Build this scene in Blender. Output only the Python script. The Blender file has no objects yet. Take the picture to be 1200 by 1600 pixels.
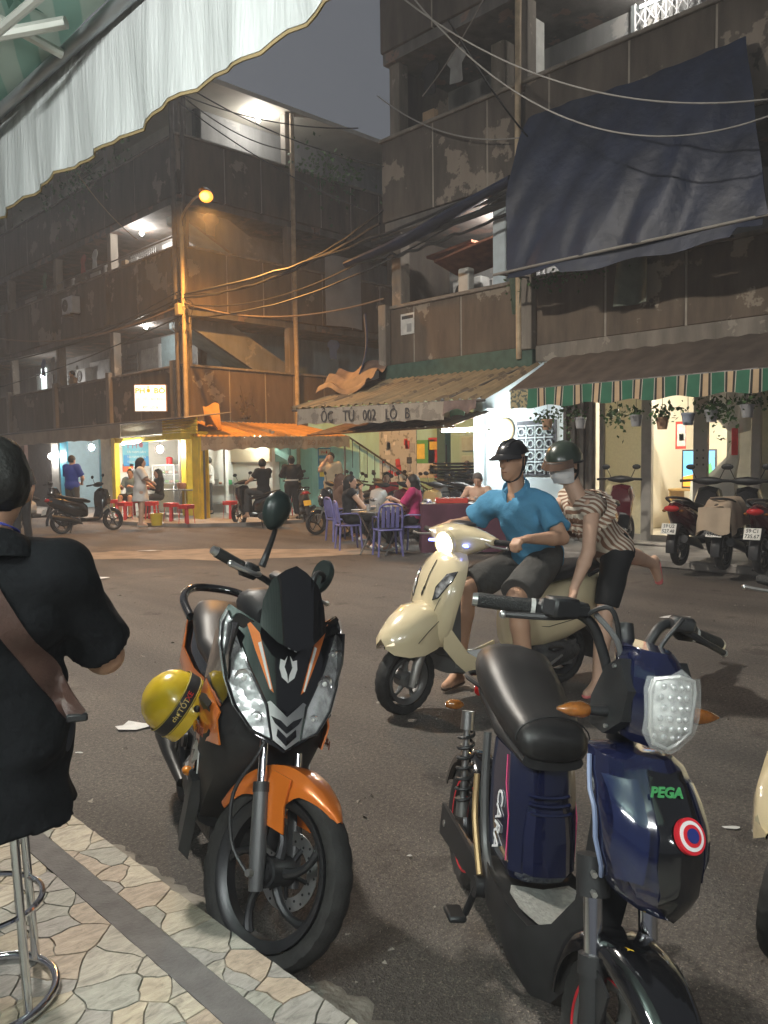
import bpy, bmesh, math, random
import numpy as np
from mathutils import Vector, Matrix, geometry
R = math.radians
random.seed(7)
rng = np.random.default_rng(11)
S = bpy.context.scene
C = S.collection

# ---------------------------------------------------------------- camera, world, exposure
# world axes: X runs across the street (0 = this side's kerb area, 12 = opposite facades), Y along the street
cam_d = bpy.data.cameras.new('camera')
cam = bpy.data.objects.new('camera', cam_d)
C.objects.link(cam)
cam_d.sensor_fit = 'VERTICAL'; cam_d.sensor_height = 36.0
cam_d.lens = 1260.0 / 1600.0 * 36.0
cam_d.clip_start = 0.05; cam_d.clip_end = 400
_y, _p, _r = R(44.1), R(-3.55), R(0.7)
_f = Vector((math.sin(_y) * math.cos(_p), math.cos(_y) * math.cos(_p), math.sin(_p)))
_r0 = Vector((math.cos(_y), -math.sin(_y), 0)); _u0 = _r0.cross(_f)
_rt = _r0 * math.cos(_r) - _u0 * math.sin(_r); _up = _u0 * math.cos(_r) + _r0 * math.sin(_r)
cam.matrix_world = Matrix(((_rt.x, _up.x, -_f.x, 0), (_rt.y, _up.y, -_f.y, 0), (_rt.z, _up.z, -_f.z, 1.5), (0, 0, 0, 1)))
S.camera = cam

w = bpy.data.worlds.new('World'); S.world = w; w.use_nodes = True
wn = w.node_tree
for n in list(wn.nodes): wn.nodes.remove(n)
_o = wn.nodes.new('ShaderNodeOutputWorld'); _b = wn.nodes.new('ShaderNodeBackground')
_b.inputs[0].default_value = (0.082, 0.088, 0.100, 1); _b.inputs[1].default_value = 0.95   # even night sky-glow of the city
wn.links.new(_b.outputs[0], _o.inputs[0])

S.view_settings.view_transform = 'Standard'; S.view_settings.look = 'None'
S.view_settings.exposure = 0.58; S.view_settings.gamma = 1.0
S.cycles.use_denoising = True; S.cycles.adaptive_threshold = .02
S.cycles.max_bounces = 6; S.cycles.diffuse_bounces = 3; S.cycles.glossy_bounces = 3
S.cycles.transmission_bounces = 4; S.cycles.transparent_max_bounces = 6
S.cycles.sample_clamp_indirect = 4.0; S.cycles.caustics_reflective = False; S.cycles.caustics_refractive = False

# ---------------------------------------------------------------- materials
MATS = {}
def srgb(r, g, b):
    f = lambda c: (c / 12.92 if c <= .04045 else ((c + .055) / 1.055) ** 2.4)
    return tuple(f(v / 255.0) for v in (r, g, b))
def M(name, c=(.5, .5, .5), r=.5, m=0., var=.12, vs=6., bump=0., bs=60., coat=0., emit=None, es=1., trans=0., c2=None, thr=None, alpha=1., spec=.5, det=5., ior=1.45):
    """one procedural principled material; c2/thr = second colour in patches"""
    if name in MATS: return MATS[name]
    a = bpy.data.materials.new(name); a.use_nodes = True
    nt = a.node_tree; P = nt.nodes['Principled BSDF']
    P.inputs['Roughness'].default_value = r; P.inputs['Metallic'].default_value = m
    P.inputs['Coat Weight'].default_value = coat; P.inputs['Coat Roughness'].default_value = .06
    P.inputs['Transmission Weight'].default_value = trans; P.inputs['IOR'].default_value = ior
    P.inputs['Alpha'].default_value = alpha; P.inputs['Specular IOR Level'].default_value = spec
    tc = nt.nodes.new('ShaderNodeTexCoord')
    nz = nt.nodes.new('ShaderNodeTexNoise'); nz.inputs['Scale'].default_value = vs; nz.inputs['Detail'].default_value = det
    nt.links.new(tc.outputs['Object'], nz.inputs['Vector'])
    cr = nt.nodes.new('ShaderNodeValToRGB')
    e = cr.color_ramp.elements
    if c2 is None:
        e[0].position = .3; e[1].position = .72
        e[0].color = tuple(max(0, v * (1 - var)) for v in c) + (1,); e[1].color = tuple(min(1, v * (1 + var)) for v in c) + (1,)
    else:
        t = .5 if thr is None else thr
        e[0].position = t - .04; e[1].position = t + .04
        e[0].color = tuple(c) + (1,); e[1].color = tuple(c2) + (1,)
    nt.links.new(nz.outputs['Fac'], cr.inputs['Fac'])
    nt.links.new(cr.outputs['Color'], P.inputs['Base Color'])
    if bump > 0:
        n2 = nt.nodes.new('ShaderNodeTexNoise'); n2.inputs['Scale'].default_value = bs; n2.inputs['Detail'].default_value = 4
        nt.links.new(tc.outputs['Object'], n2.inputs['Vector'])
        bp = nt.nodes.new('ShaderNodeBump'); bp.inputs['Strength'].default_value = bump; bp.inputs['Distance'].default_value = .02
        nt.links.new(n2.outputs['Fac'], bp.inputs['Height']); nt.links.new(bp.outputs['Normal'], P.inputs['Normal'])
    if emit is not None:
        P.inputs['Emission Color'].default_value = tuple(emit) + (1,); P.inputs['Emission Strength'].default_value = es
    MATS[name] = a
    return a
def node_mat(name, build):
    if name in MATS: return MATS[name]
    a = bpy.data.materials.new(name); a.use_nodes = True
    build(a.node_tree, a.node_tree.nodes['Principled BSDF']); MATS[name] = a
    return a

# ---------------------------------------------------------------- shape helpers: each returns (verts, faces)
def V(*a): return np.array(a, float)
def unit(v):
    v = np.asarray(v, float); n = np.linalg.norm(v); return v / n if n > 1e-9 else v
def box(c, s, bev=0., rot=None):
    c = np.asarray(c, float); h = np.asarray(s, float) / 2
    if bev <= 0:
        v = np.array([[x, y, z] for x in (-1, 1) for y in (-1, 1) for z in (-1, 1)], float) * h
        f = [(0, 1, 3, 2), (4, 6, 7, 5), (0, 4, 5, 1), (2, 3, 7, 6), (0, 2, 6, 4), (1, 5, 7, 3)]
    else:
        b = min(bev, h.min() * .95); v = []; idx = {}
        for x in (-1, 1):
            for y in (-1, 1):
                for z in (-1, 1):
                    sg = np.array([x, y, z], float)
                    for ax in range(3):
                        q = sg * (h - b); q[ax] = sg[ax] * h[ax]
                        idx[(x, y, z, ax)] = len(v); v.append(q)
        v = np.array(v); f = []
        def quad(k): f.append(tuple(k))
        for ax in range(3):
            o = [i for i in range(3) if i != ax]
            for s_ in (-1, 1):
                k = []
                for (p, q) in ((-1, -1), (1, -1), (1, 1), (-1, 1)):
                    t = [0, 0, 0]; t[ax] = s_; t[o[0]] = p; t[o[1]] = q; k.append(idx[(*t, ax)])
                quad(k if (s_ > 0) == (ax != 1) else k[::-1])
        for ax in range(3):      # edges along axis ax
            o = [i for i in range(3) if i != ax]
            for p in (-1, 1):
                for q in (-1, 1):
                    t0 = [0, 0, 0]; t0[ax] = -1; t0[o[0]] = p; t0[o[1]] = q; t1 = list(t0); t1[ax] = 1
                    k = [idx[(*t0, o[0])], idx[(*t1, o[0])], idx[(*t1, o[1])], idx[(*t0, o[1])]]
                    quad(k)
        for x in (-1, 1):
            for y in (-1, 1):
                for z in (-1, 1): f.append(tuple(idx[(x, y, z, a)] for a in range(3)))
    if rot is not None: v = v @ np.asarray(rot).T
    return v + c, f
def rotm(ax, deg):
    return np.array(Matrix.Rotation(R(deg), 3, ax))
def frame_of(d):
    d = unit(d); a = V(0, 0, 1) if abs(d[2]) < .9 else V(1, 0, 0)
    u = unit(np.cross(a, d)); return u, np.cross(d, u), d
def smooth(path, n=6, closed=False):
    p = np.asarray(path, float); N = len(p); out = []
    rngk = range(N if closed else N - 1)
    for i in rngk:
        g_ = (lambda k: p[k % N]) if closed else (lambda k: p[min(max(k, 0), N - 1)])
        p0, p1, p2, p3 = g_(i - 1), g_(i), g_(i + 1), g_(i + 2)
        for t in np.linspace(0, 1, n, endpoint=False):
            out.append(.5 * (2 * p1 + (p2 - p0) * t + (2 * p0 - 5 * p1 + 4 * p2 - p3) * t * t + (3 * p1 - p0 - 3 * p2 + p3) * t ** 3))
    if not closed: out.append(p[-1])
    return np.array(out)
def tube(path, r, seg=10, caps=True, closed=False, flat=None):
    p = np.asarray(path, float); n = len(p)
    rr = np.full(n, r, float) if np.isscalar(r) else np.interp(np.linspace(0, 1, n), np.linspace(0, 1, len(r)), r)
    tan = np.gradient(p, axis=0) if not closed else (np.roll(p, -1, 0) - np.roll(p, 1, 0))
    u, w_, _ = frame_of(tan[0]); v = []
    for i in range(n):
        d = unit(tan[i]); u = unit(u - d * (u @ d)); w_ = np.cross(d, u)
        for k in range(seg):
            a = 2 * math.pi * k / seg
            v.append(p[i] + rr[i] * (u * math.cos(a) + w_ * math.sin(a) * (flat or 1)))
    f = []
    for i in range(n if closed else n - 1):
        j = (i + 1) % n
        for k in range(seg):
            l = (k + 1) % seg
            f.append((i * seg + k, i * seg + l, j * seg + l, j * seg + k))
    if caps and not closed:
        f.append(tuple(range(seg))[::-1]); f.append(tuple((n - 1) * seg + k for k in range(seg)))
    return np.array(v), f
def cyl(a, b, r0, r1=None, seg=16, caps=True):
    return tube([a, b], [r0, r0 if r1 is None else r1], seg, caps)
def lathe(prof, seg=24, o=(0, 0, 0), ax=(0, 0, 1), a0=0, a1=360, closed=False):
    """prof: (r, h) pairs revolved about axis ax through o; closed = profile is a loop"""
    u, w_, d = frame_of(ax); o = np.asarray(o, float); full = abs(a1 - a0) >= 359.9
    ns = seg if full else seg + 1; v = []; f = []; n = len(prof)
    for k in range(ns):
        a = R(a0 + (a1 - a0) * k / seg)
        e = u * math.cos(a) + w_ * math.sin(a)
        for (r_, h) in prof: v.append(o + e * r_ + d * h)
    for k in range(seg):
        l = (k + 1) % ns
        for i in range(n if closed else n - 1):
            j = (i + 1) % n
            f.append((k * n + i, l * n + i, l * n + j, k * n + j))
    return np.array(v), f
def ell(c, r, su=14, sv=9, rot=None):
    v = []; f = []
    for i in range(sv + 1):
        t = math.pi * i / sv
        for k in range(su):
            a = 2 * math.pi * k / su
            v.append((math.sin(t) * math.cos(a) * r[0], math.sin(t) * math.sin(a) * r[1], math.cos(t) * r[2]))
    for i in range(sv):
        for k in range(su):
            l = (k + 1) % su
            f.append((i * su + k, (i + 1) * su + k, (i + 1) * su + l, i * su + l))
    v = np.array(v)
    if rot is not None: v = v @ np.asarray(rot).T
    return v + np.asarray(c, float), f
def loft(secs, caps=True, closed=True):
    secs = [np.asarray(s, float) for s in secs]; n = len(secs[0]); f = []
    for i in range(len(secs) - 1):
        for k in range(n if closed else n - 1):
            l = (k + 1) % n
            f.append((i * n + k, i * n + l, (i + 1) * n + l, (i + 1) * n + k))
    if caps:
        f.append(tuple(range(n))[::-1]); f.append(tuple((len(secs) - 1) * n + k for k in range(n)))
    return np.vstack(secs), f
def sec(x, half):
    """closed section in the plane x: half profile of (y>=0, z) from top to bottom, mirrored"""
    h = list(half); L = [(x, y, z) for (y, z) in h]
    Rr = [(x, -y, z) for (y, z) in h[::-1] if y > 1e-6]
    return np.array(L + Rr, float)
def sel(x, w_, z0, z1, n=20, p=2.6, dy=0):
    """super-ellipse section in the plane x"""
    out = []
    for k in range(n):
        a = 2 * math.pi * k / n; c_, s_ = math.cos(a), math.sin(a)
        out.append((x, dy + w_ * math.copysign(abs(s_) ** (2 / p), s_), (z0 + z1) / 2 + (z1 - z0) / 2 * math.copysign(abs(c_) ** (2 / p), c_)))
    return np.array(out)
def prism(poly, o, u, v_, t):
    """polygon (a, b) in the frame o + a*u + b*v, extruded by vector t"""
    o, u, v_, t = map(lambda q: np.asarray(q, float), (o, u, v_, t)); n = len(poly)
    a = np.array([o + p * u + q * v_ for (p, q) in poly]); vv = np.vstack([a, a + t])
    f = [tuple(range(n))[::-1], tuple(range(n, 2 * n))]
    for k in range(n):
        l = (k + 1) % n; f.append((k, l, n + l, n + k))
    return vv, f
def sheet(rows, th=None):
    """grid of points; th = thickness along the grid normal (solid) or None"""
    g_ = np.asarray(rows, float); a, b = g_.shape[:2]
    f = [(i * b + k, i * b + k + 1, (i + 1) * b + k + 1, (i + 1) * b + k) for i in range(a - 1) for k in range(b - 1)]
    v = g_.reshape(-1, 3)
    if th is None: return v, f
    du = np.gradient(g_, axis=0); dv = np.gradient(g_, axis=1); nn = np.cross(du, dv)
    nn /= np.maximum(np.linalg.norm(nn, axis=2, keepdims=True), 1e-9)
    v2 = (g_ - nn * th).reshape(-1, 3); N = a * b
    f2 = [tuple(q + N for q in x)[::-1] for x in f]
    rim = [k for k in range(b)] + [i * b + b - 1 for i in range(1, a)] + [(a - 1) * b + k for k in range(b - 2, -1, -1)] + [i * b for i in range(a - 2, 0, -1)]
    f3 = [(rim[i], rim[i - 1], rim[i - 1] + N, rim[i] + N) for i in range(len(rim))]
    return np.vstack([v, v2]), f + f2 + f3
def patch(poly, fn, off=0., th=.004, res=.02):
    """a thin shell whose outline is a 2-d polygon, laid on the surface fn(u, v) -> 3-d point"""
    poly = [tuple(map(float, p)) for p in poly]; dense = []
    for i in range(len(poly)):
        a, b = np.array(poly[i]), np.array(poly[(i + 1) % len(poly)])
        k = max(1, int(np.linalg.norm(b - a) / res))
        dense += [tuple(a + (b - a) * t / k) for t in range(k)]
    P = np.array(dense); lo, hi = P.min(0), P.max(0); ins = []
    us = np.arange(lo[0] + res / 2, hi[0], res); vs_ = np.arange(lo[1] + res / 2, hi[1], res)
    for a in us:
        for b in vs_:
            c = False; j = len(P) - 1; dmin = 9
            for i in range(len(P)):
                if (P[i, 1] > b) != (P[j, 1] > b) and a < (P[j, 0] - P[i, 0]) * (b - P[i, 1]) / (P[j, 1] - P[i, 1]) + P[i, 0]: c = not c
                j = i
            if c and np.min(np.hypot(P[:, 0] - a, P[:, 1] - b)) > res * .45: ins.append((a, b))
    n = len(dense); pts = [Vector(q) for q in dense + ins]
    ov, oe, of, *_ = geometry.delaunay_2d_cdt(pts, [(i, (i + 1) % n) for i in range(n)], [], 1, 1e-6)
    def q3(u, v_):
        e = 1e-3; p = np.array(fn(u, v_)); nn = unit(np.cross(np.array(fn(u + e, v_)) - p, np.array(fn(u, v_ + e)) - p)); return p, nn
    top = []; bot = []
    for q in ov:
        p, nn = q3(q.x, q.y); top.append(p + nn * off); bot.append(p + nn * (off - th))
    N = len(ov); f = [tuple(x) for x in of]
    cnt = {}
    for x in f:
        for i in range(len(x)):
            e = (x[i], x[(i + 1) % len(x)]); cnt[e] = 1
    rim = [(e[1], e[0], e[0] + N, e[1] + N) for e in cnt if (e[1], e[0]) not in cnt]
    return np.array(top + bot), f + [tuple(i + N for i in x)[::-1] for x in f] + rim
def xf(sh, mat=None, t=(0, 0, 0), s=1.):
    v = np.asarray(sh[0], float) * s
    if mat is not None: v = v @ np.asarray(mat).T
    return v + np.asarray(t, float), sh[1]

# ---------------------------------------------------------------- objects
def mesh(name, shapes, smooth_deg=40, recalc=True):
    vs = []; fs = []; o = 0
    if isinstance(shapes, tuple): shapes = [shapes]
    for v, f in shapes:
        vs.append(np.asarray(v, float)); fs += [tuple(int(i) + o for i in x) for x in f]; o += len(v)
    me = bpy.data.meshes.new(name)
    me.from_pydata(np.vstack(vs).tolist(), [], fs)
    if recalc:
        bm = bmesh.new(); bm.from_mesh(me)
        bmesh.ops.remove_doubles(bm, verts=bm.verts, dist=1e-6)
        bmesh.ops.recalc_face_normals(bm, faces=bm.faces); bm.to_mesh(me); bm.free()
    if smooth_deg:
        me.polygons.foreach_set('use_smooth', [True] * len(me.polygons))
        me.set_sharp_from_angle(angle=R(smooth_deg))
    return me
def obj(name, shapes, material, parent=None, smooth_deg=40, sub=0, crease=0, loc=None):
    me = shapes if isinstance(shapes, bpy.types.Mesh) else mesh(name, shapes, 0 if sub else smooth_deg)
    o = bpy.data.objects.new(name, me); C.objects.link(o)
    if not me.materials: me.materials.append(material)
    if sub:
        me.polygons.foreach_set('use_smooth', [True] * len(me.polygons))
        md = o.modifiers.new('sub', 'SUBSURF'); md.levels = sub; md.render_levels = sub
    if parent is not None: o.parent = parent
    if loc is not None: o.location = loc
    return o
def tag(o, label, cat, group=None, kind=None):
    if label: o['label'] = label
    if cat: o['category'] = cat
    if group: o['group'] = group
    if kind: o['kind'] = kind
    return o
def thing(name, label, cat, loc=(0, 0, 0), rz=0., group=None, lean=0.):
    o = bpy.data.objects.new(name, None); C.objects.link(o); o.empty_display_size = .1
    o.location = loc; o.rotation_euler = (R(lean), 0, R(rz))
    return tag(o, label, cat, group)
def structure(name, shapes, material, parent=None, smooth_deg=30):
    o = obj(name, shapes, material, parent, smooth_deg)
    if parent is None: o['kind'] = 'structure'
    return o
KIDS = {}
def copy_tree(o, parent=None):
    c = o.copy(); C.objects.link(c)
    if parent is not None: c.parent = parent
    for ch in [x for x in bpy.data.objects if x.parent == o] if o not in KIDS else KIDS[o]: copy_tree(ch, c)
    return c
def dup(o, loc, rz, label, group=None, lean=0.):
    c = copy_tree(o); c.location = loc; c.rotation_euler = (R(lean), 0, R(rz)); c['label'] = label
    if group: c['group'] = group
    return c
def text_mesh(s, size=1., depth=.002, align='CENTER', sx=1., bold=0.):
    cu = bpy.data.curves.new('lettering', 'FONT'); cu.body = s; cu.size = size; cu.extrude = depth / 2; cu.offset = bold
    cu.align_x = align; cu.align_y = 'CENTER'; cu.resolution_u = 3
    t = bpy.data.objects.new('lettering', cu); C.objects.link(t)
    bpy.context.view_layer.update()
    me = bpy.data.meshes.new_from_object(t.evaluated_get(bpy.context.evaluated_depsgraph_get()))
    bpy.data.objects.remove(t); bpy.data.curves.remove(cu)
    v = np.array([q.co for q in me.vertices]).reshape(-1, 3); f = [tuple(p.vertices) for p in me.polygons]
    bpy.data.meshes.remove(me); v[:, 0] *= sx
    return v, f
def lettering(s, size, o, u, v_, material, parent, depth=.004, align='CENTER', sx=1., name='lettering', bold=0.):
    """letters in the plane o + a*u + b*v, standing proud along u x v"""
    sh = text_mesh(s, size, depth, align, sx, bold); u, v_ = unit(u), unit(v_); n = np.cross(u, v_)
    return obj(name, (np.asarray(o) + sh[0] @ np.array([u, v_, n]), sh[1]), material, parent, 0)
def light(name, kind, loc, power, color, size=.1, parent=None, rot=None, spot=None):
    d = bpy.data.lights.new(name, kind); d.energy = power; d.color = color
    if kind == 'AREA': d.shape = 'RECTANGLE'; d.size, d.size_y = size
    else: d.shadow_soft_size = size
    if spot: d.spot_size = R(spot); d.spot_blend = .6
    o = bpy.data.objects.new(name, d); C.objects.link(o); o.location = loc
    if rot is not None: o.rotation_euler = rot
    if parent is not None: o.parent = parent
    return o

# ---------------------------------------------------------------- signed distance modelling (bodies, clothes)
def s_rc(a, b, ra, rb):
    a, b = np.asarray(a, float), np.asarray(b, float)
    def f(P):
        ba = b - a; pa = P - a; h = np.clip(pa @ ba / max(ba @ ba, 1e-9), 0, 1)
        return np.linalg.norm(pa - h[:, None] * ba, axis=1) - (ra + (rb - ra) * h)
    f.bb = (np.minimum(a - ra, b - rb), np.maximum(a + ra, b + rb)); return f
def s_el(c, r, rot=None):
    c, r = np.asarray(c, float), np.asarray(r, float)
    def f(P):
        q = P - c
        if rot is not None: q = q @ rot
        k0 = np.linalg.norm(q / r, axis=1); k1 = np.linalg.norm(q / (r * r), axis=1)
        return k0 * (k0 - 1) / np.maximum(k1, 1e-6)
    m = np.full(3, r.max()) if rot is not None else r
    f.bb = (c - m, c + m); return f
def s_cut(f0, p, n):
    """keep the side the normal points away from"""
    p, n = np.asarray(p, float), unit(n)
    def f(P): return np.maximum(f0(P), (P - p) @ n)
    f.bb = f0.bb; return f
def s_sub(f0, g_):
    def f(P): return np.maximum(f0(P), -g_(P))
    f.bb = f0.bb; return f
def s_un(fs, k=.02):
    def f(P):
        d = None
        for q in fs:
            x = q(P)
            if d is None: d = x
            else:
                h = np.maximum(k - np.abs(d - x), 0) / k
                d = np.minimum(d, x) - h * h * k * .25
        return d
    f.bb = (np.min([q.bb[0] for q in fs], 0), np.max([q.bb[1] for q in fs], 0)); return f
def s_off(f0, o):
    def f(P): return f0(P) - o
    f.bb = (f0.bb[0] - o, f0.bb[1] + o); return f
def s_wob(f0, amp, fr, seed=0):
    """soft folds"""
    r_ = np.random.default_rng(seed); ks = r_.normal(size=(5, 3)) * fr; ph = r_.uniform(0, 6.3, 5)
    def f(P): return f0(P) + amp * sum(np.sin(P @ ks[i] + ph[i]) for i in range(5)) / 2.2
    f.bb = (f0.bb[0] - amp, f0.bb[1] + amp); return f
def nets(f, h):
    lo = f.bb[0] - 2 * h; hi = f.bb[1] + 2 * h
    n = np.ceil((hi - lo) / h).astype(int) + 1
    ax = [lo[i] + h * np.arange(n[i]) for i in range(3)]
    G = np.stack(np.meshgrid(*ax, indexing='ij'), -1).reshape(-1, 3)
    D = np.concatenate([f(G[i:i + 200000]) for i in range(0, len(G), 200000)]).reshape(n)
    s = D < 0
    c = [s[a:n[0] - 1 + a, b:n[1] - 1 + b, d:n[2] - 1 + d] for a in (0, 1) for b in (0, 1) for d in (0, 1)]
    anyc = np.logical_or.reduce(c); allc = np.logical_and.reduce(c); act = anyc & ~allc
    I = np.argwhere(act); vid = -np.ones(act.shape, int); vid[act] = np.arange(len(I))
    acc = np.zeros((len(I), 3)); cnt = np.zeros(len(I))
    cor = [(a, b, d) for a in (0, 1) for b in (0, 1) for d in (0, 1)]
    for i, p in enumerate(cor):
        for q in cor[i + 1:]:
            if sum(abs(p[k] - q[k]) for k in range(3)) != 1: continue
            d0 = D[I[:, 0] + p[0], I[:, 1] + p[1], I[:, 2] + p[2]]; d1 = D[I[:, 0] + q[0], I[:, 1] + q[1], I[:, 2] + q[2]]
            x = (d0 < 0) != (d1 < 0); t = np.where(x, d0 / np.where(np.abs(d0 - d1) < 1e-12, 1, d0 - d1), 0)
            pt = np.array(p)[None] + t[:, None] * (np.array(q) - np.array(p))[None]
            acc[x] += pt[x]; cnt[x] += 1
    vs = lo + h * (I + acc / cnt[:, None]); F = []
    for a in range(3):
        b, d = (a + 1) % 3, (a + 2) % 3
        sl0 = [slice(None)] * 3; sl1 = [slice(None)] * 3; sl0[a] = slice(0, -1); sl1[a] = slice(1, None)
        E_ = np.argwhere(s[tuple(sl0)] != s[tuple(sl1)])
        E_ = E_[(E_[:, b] > 0) & (E_[:, d] > 0) & (E_[:, b] < n[b] - 1) & (E_[:, d] < n[d] - 1)]
        if not len(E_): continue
        ins = s[tuple(E_.T)]
        def cid(ob, od):
            q = E_.copy(); q[:, b] -= ob; q[:, d] -= od; return vid[tuple(q.T)]
        Q = np.stack([cid(1, 1), cid(0, 1), cid(0, 0), cid(1, 0)], 1)
        Q[~ins] = Q[~ins][:, ::-1]; F.append(Q)
    F = np.vstack(F)
    return vs, F
def sdf_mesh(name, f, h):
    vs, F = nets(f, h)
    me = bpy.data.meshes.new(name)
    me.vertices.add(len(vs)); me.vertices.foreach_set('co', vs.ravel())
    me.loops.add(F.size); me.loops.foreach_set('vertex_index', F.ravel().astype(np.int32))
    me.polygons.add(len(F)); me.polygons.foreach_set('loop_start', np.arange(0, F.size, 4, dtype=np.int32))
    me.update(calc_edges=True); me.validate()
    me.polygons.foreach_set('use_smooth', [True] * len(me.polygons))
    return me
# ---------------------------------------------------------------- sight-line helpers: where a direction from the standing point meets a real plane
_F = 1260.0
def ray(px, py): return np.array(_f) + np.array(_rt) * ((px - 600) / _F) - np.array(_up) * ((py - 800) / _F)
_C0 = V(0, 0, 1.5)
def onX(px, py, x): d = ray(px, py); return _C0 + d * (x / d[0])
def onY(px, py, y): d = ray(px, py); return _C0 + d * (y / d[1])
def onZ(px, py, z=0.): d = ray(px, py); return _C0 + d * ((z - 1.5) / d[2])
def atD(px, py, dd): return _C0 + ray(px, py) * dd
X, Y, Z = V(1, 0, 0), V(0, 1, 0), V(0, 0, 1)

# ---------------------------------------------------------------- lamps
def glow(name, col, strength):
    return M(name, (.8, .8, .8), .5, emit=col, es=strength)
def bulb(label, loc, P, col=(1, .96, .9), r=.055, group='bare bulbs hung in the shops and corridors', name='light_bulb', drop=.12):
    t = thing(name, label, 'bulb', loc, group=group)
    a = 4 * math.pi * r * r
    obj('glass', ell((0, 0, 0), (r, r, r * 1.15), 12, 8), glow('glow_%s' % label, col, P / (math.pi * a)), t)
    obj('socket', [cyl((0, 0, r * 1.02), (0, 0, r * 1.02 + .05), .022, .018, 10), cyl((0, 0, r + .05), (0, 0, r + .05 + drop), .006, .006, 6)], M('socket_black', (.03, .03, .03), .5), t)
    return t
def tube_lamp(label, a, b, P, col=(.93, 1, .98), r=.018, group=None, off=(0, 0, .05)):
    a, b = np.asarray(a, float), np.asarray(b, float); L = np.linalg.norm(b - a)
    t = thing('tube_lamp', label, 'lamp', a, group=group); d = unit(b - a)
    obj('glass_tube', cyl(d * .03, b - a - d * .03, r, r, 12), glow('glow_%s' % label, col, P / (math.pi * 2 * math.pi * r * L)), t)
    o = np.asarray(off, float)
    obj('housing', tube([o, b - a + o], .022, 6, flat=.8), M('lamp_white', (.75, .75, .73), .4), t)
    for q in (V(0, 0, 0), b - a):
        obj('end_cap', cyl(q - d * .03 * (1 if q is not None else 1), q + d * .03, r * 1.25, r * 1.25, 10), M('lamp_white', (.75, .75, .73), .4), t)
    return t

# ---------------------------------------------------------------- road
def asphalt(nt, P):
    N = nt.nodes.new; L = nt.links.new
    tc = N('ShaderNodeTexCoord')
    def noise(sc, det=6, rough=.6):
        n = N('ShaderNodeTexNoise'); n.inputs['Scale'].default_value = sc; n.inputs['Detail'].default_value = det; n.inputs['Roughness'].default_value = rough
        L(tc.outputs['Object'], n.inputs['Vector']); return n
    big, mid, fine, grit = noise(.23, 5), noise(1.3, 8, .7), noise(48, 4, .75), noise(120, 2)
    def ramp(src, a, b, ca, cb):
        r = N('ShaderNodeValToRGB'); r.color_ramp.elements[0].position = a; r.color_ramp.elements[1].position = b
        r.color_ramp.elements[0].color = ca + (1,); r.color_ramp.elements[1].color = cb + (1,); L(src, r.inputs['Fac']); return r
    def mix(fac, a, b, mode='MIX'):
        m = N('ShaderNodeMix'); m.data_type = 'RGBA'; m.blend_type = mode
        if isinstance(fac, float): m.inputs[0].default_value = fac
        else: L(fac, m.inputs[0])
        L(a, m.inputs[6]); L(b, m.inputs[7]); return m.outputs[2]
    base = ramp(mid.outputs[0], .3, .75, (.056, .049, .043), (.128, .112, .098))
    dust = ramp(mid.outputs[0], .35, .7, (.13, .10, .078), (.21, .165, .125))
    mask = ramp(big.outputs[0], .57, .66, (0, 0, 0), (1, 1, 1))
    c = mix(mask.outputs[0], base.outputs[0], dust.outputs[0])
    st = N('ShaderNodeTexNoise'); st.inputs['Scale'].default_value = 1.0; st.inputs['Detail'].default_value = 5; sm = N('ShaderNodeMapping'); sm.inputs['Scale'].default_value = (1.6, .22, 1); L(tc.outputs['Object'], sm.inputs[0]); L(sm.outputs[0], st.inputs[0])
    sr = ramp(st.outputs[0], .3, .7, (.62, .62, .63), (1.32, 1.3, 1.27)); c = mix(1.0, c, sr.outputs[0], 'MULTIPLY')
    oil = noise(2.6, 4); orr = ramp(oil.outputs[0], .60, .68, (1, 1, 1), (.55, .54, .53)); c = mix(1.0, c, orr.outputs[0], 'MULTIPLY')
    gr = ramp(grit.outputs[0], .56, .70, (1, 1, 1), (2.6, 2.5, 2.35))
    gd = ramp(fine.outputs[0], .34, .66, (.48, .48, .48), (1.35, 1.35, 1.35))
    c = mix(1.0, c, gd.outputs[0], 'MULTIPLY'); c = mix(1.0, c, gr.outputs[0], 'MULTIPLY')
    L(c, P.inputs['Base Color'])
    rr = ramp(mid.outputs[0], .3, .7, (.62,) * 3, (.9,) * 3); L(rr.outputs[0], P.inputs['Roughness'])
    ad = N('ShaderNodeMath'); ad.operation = 'ADD'; L(fine.outputs[0], ad.inputs[0]); L(grit.outputs[0], ad.inputs[1])
    bp = N('ShaderNodeBump'); bp.inputs['Strength'].default_value = .8; bp.inputs['Distance'].default_value = .016
    L(ad.outputs[0], bp.inputs['Height']); L(bp.outputs[0], P.inputs['Normal'])
ASPH = node_mat('asphalt', asphalt)
gx = np.linspace(-40, 60, 40); gy = np.linspace(-40, 70, 40)
structure('road', sheet([[(a, b, 0) for b in gy] for a in gx]), ASPH)
# an older concrete patch in the roadway, and the dusty edge under the kerb
patch_m = M('worn_concrete_lit', (.27, .20, .14), .85, var=.3, vs=3, bump=.4, bs=40)  # worn tan concrete, brightened in colour to imitate sodium light on it
def blob(cx, cy, rx, ry, rot, seed, n=34, z=.004):
    r_ = np.random.default_rng(seed); a = np.linspace(0, 2 * math.pi, n, endpoint=False); k = 1 + .1 * r_.normal(size=n)
    x, y = np.cos(a) * rx * k, np.sin(a) * ry * k; c_, s_ = math.cos(rot), math.sin(rot)
    p = np.array([[cx + x[i] * c_ - y[i] * s_, cy + x[i] * s_ + y[i] * c_, z] for i in range(n)])
    return p, [tuple(range(n))]
_c = onZ(330, 866)
structure('road_patch', blob(_c[0], _c[1], 2.9, .75, R(135), 3), patch_m)

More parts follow.
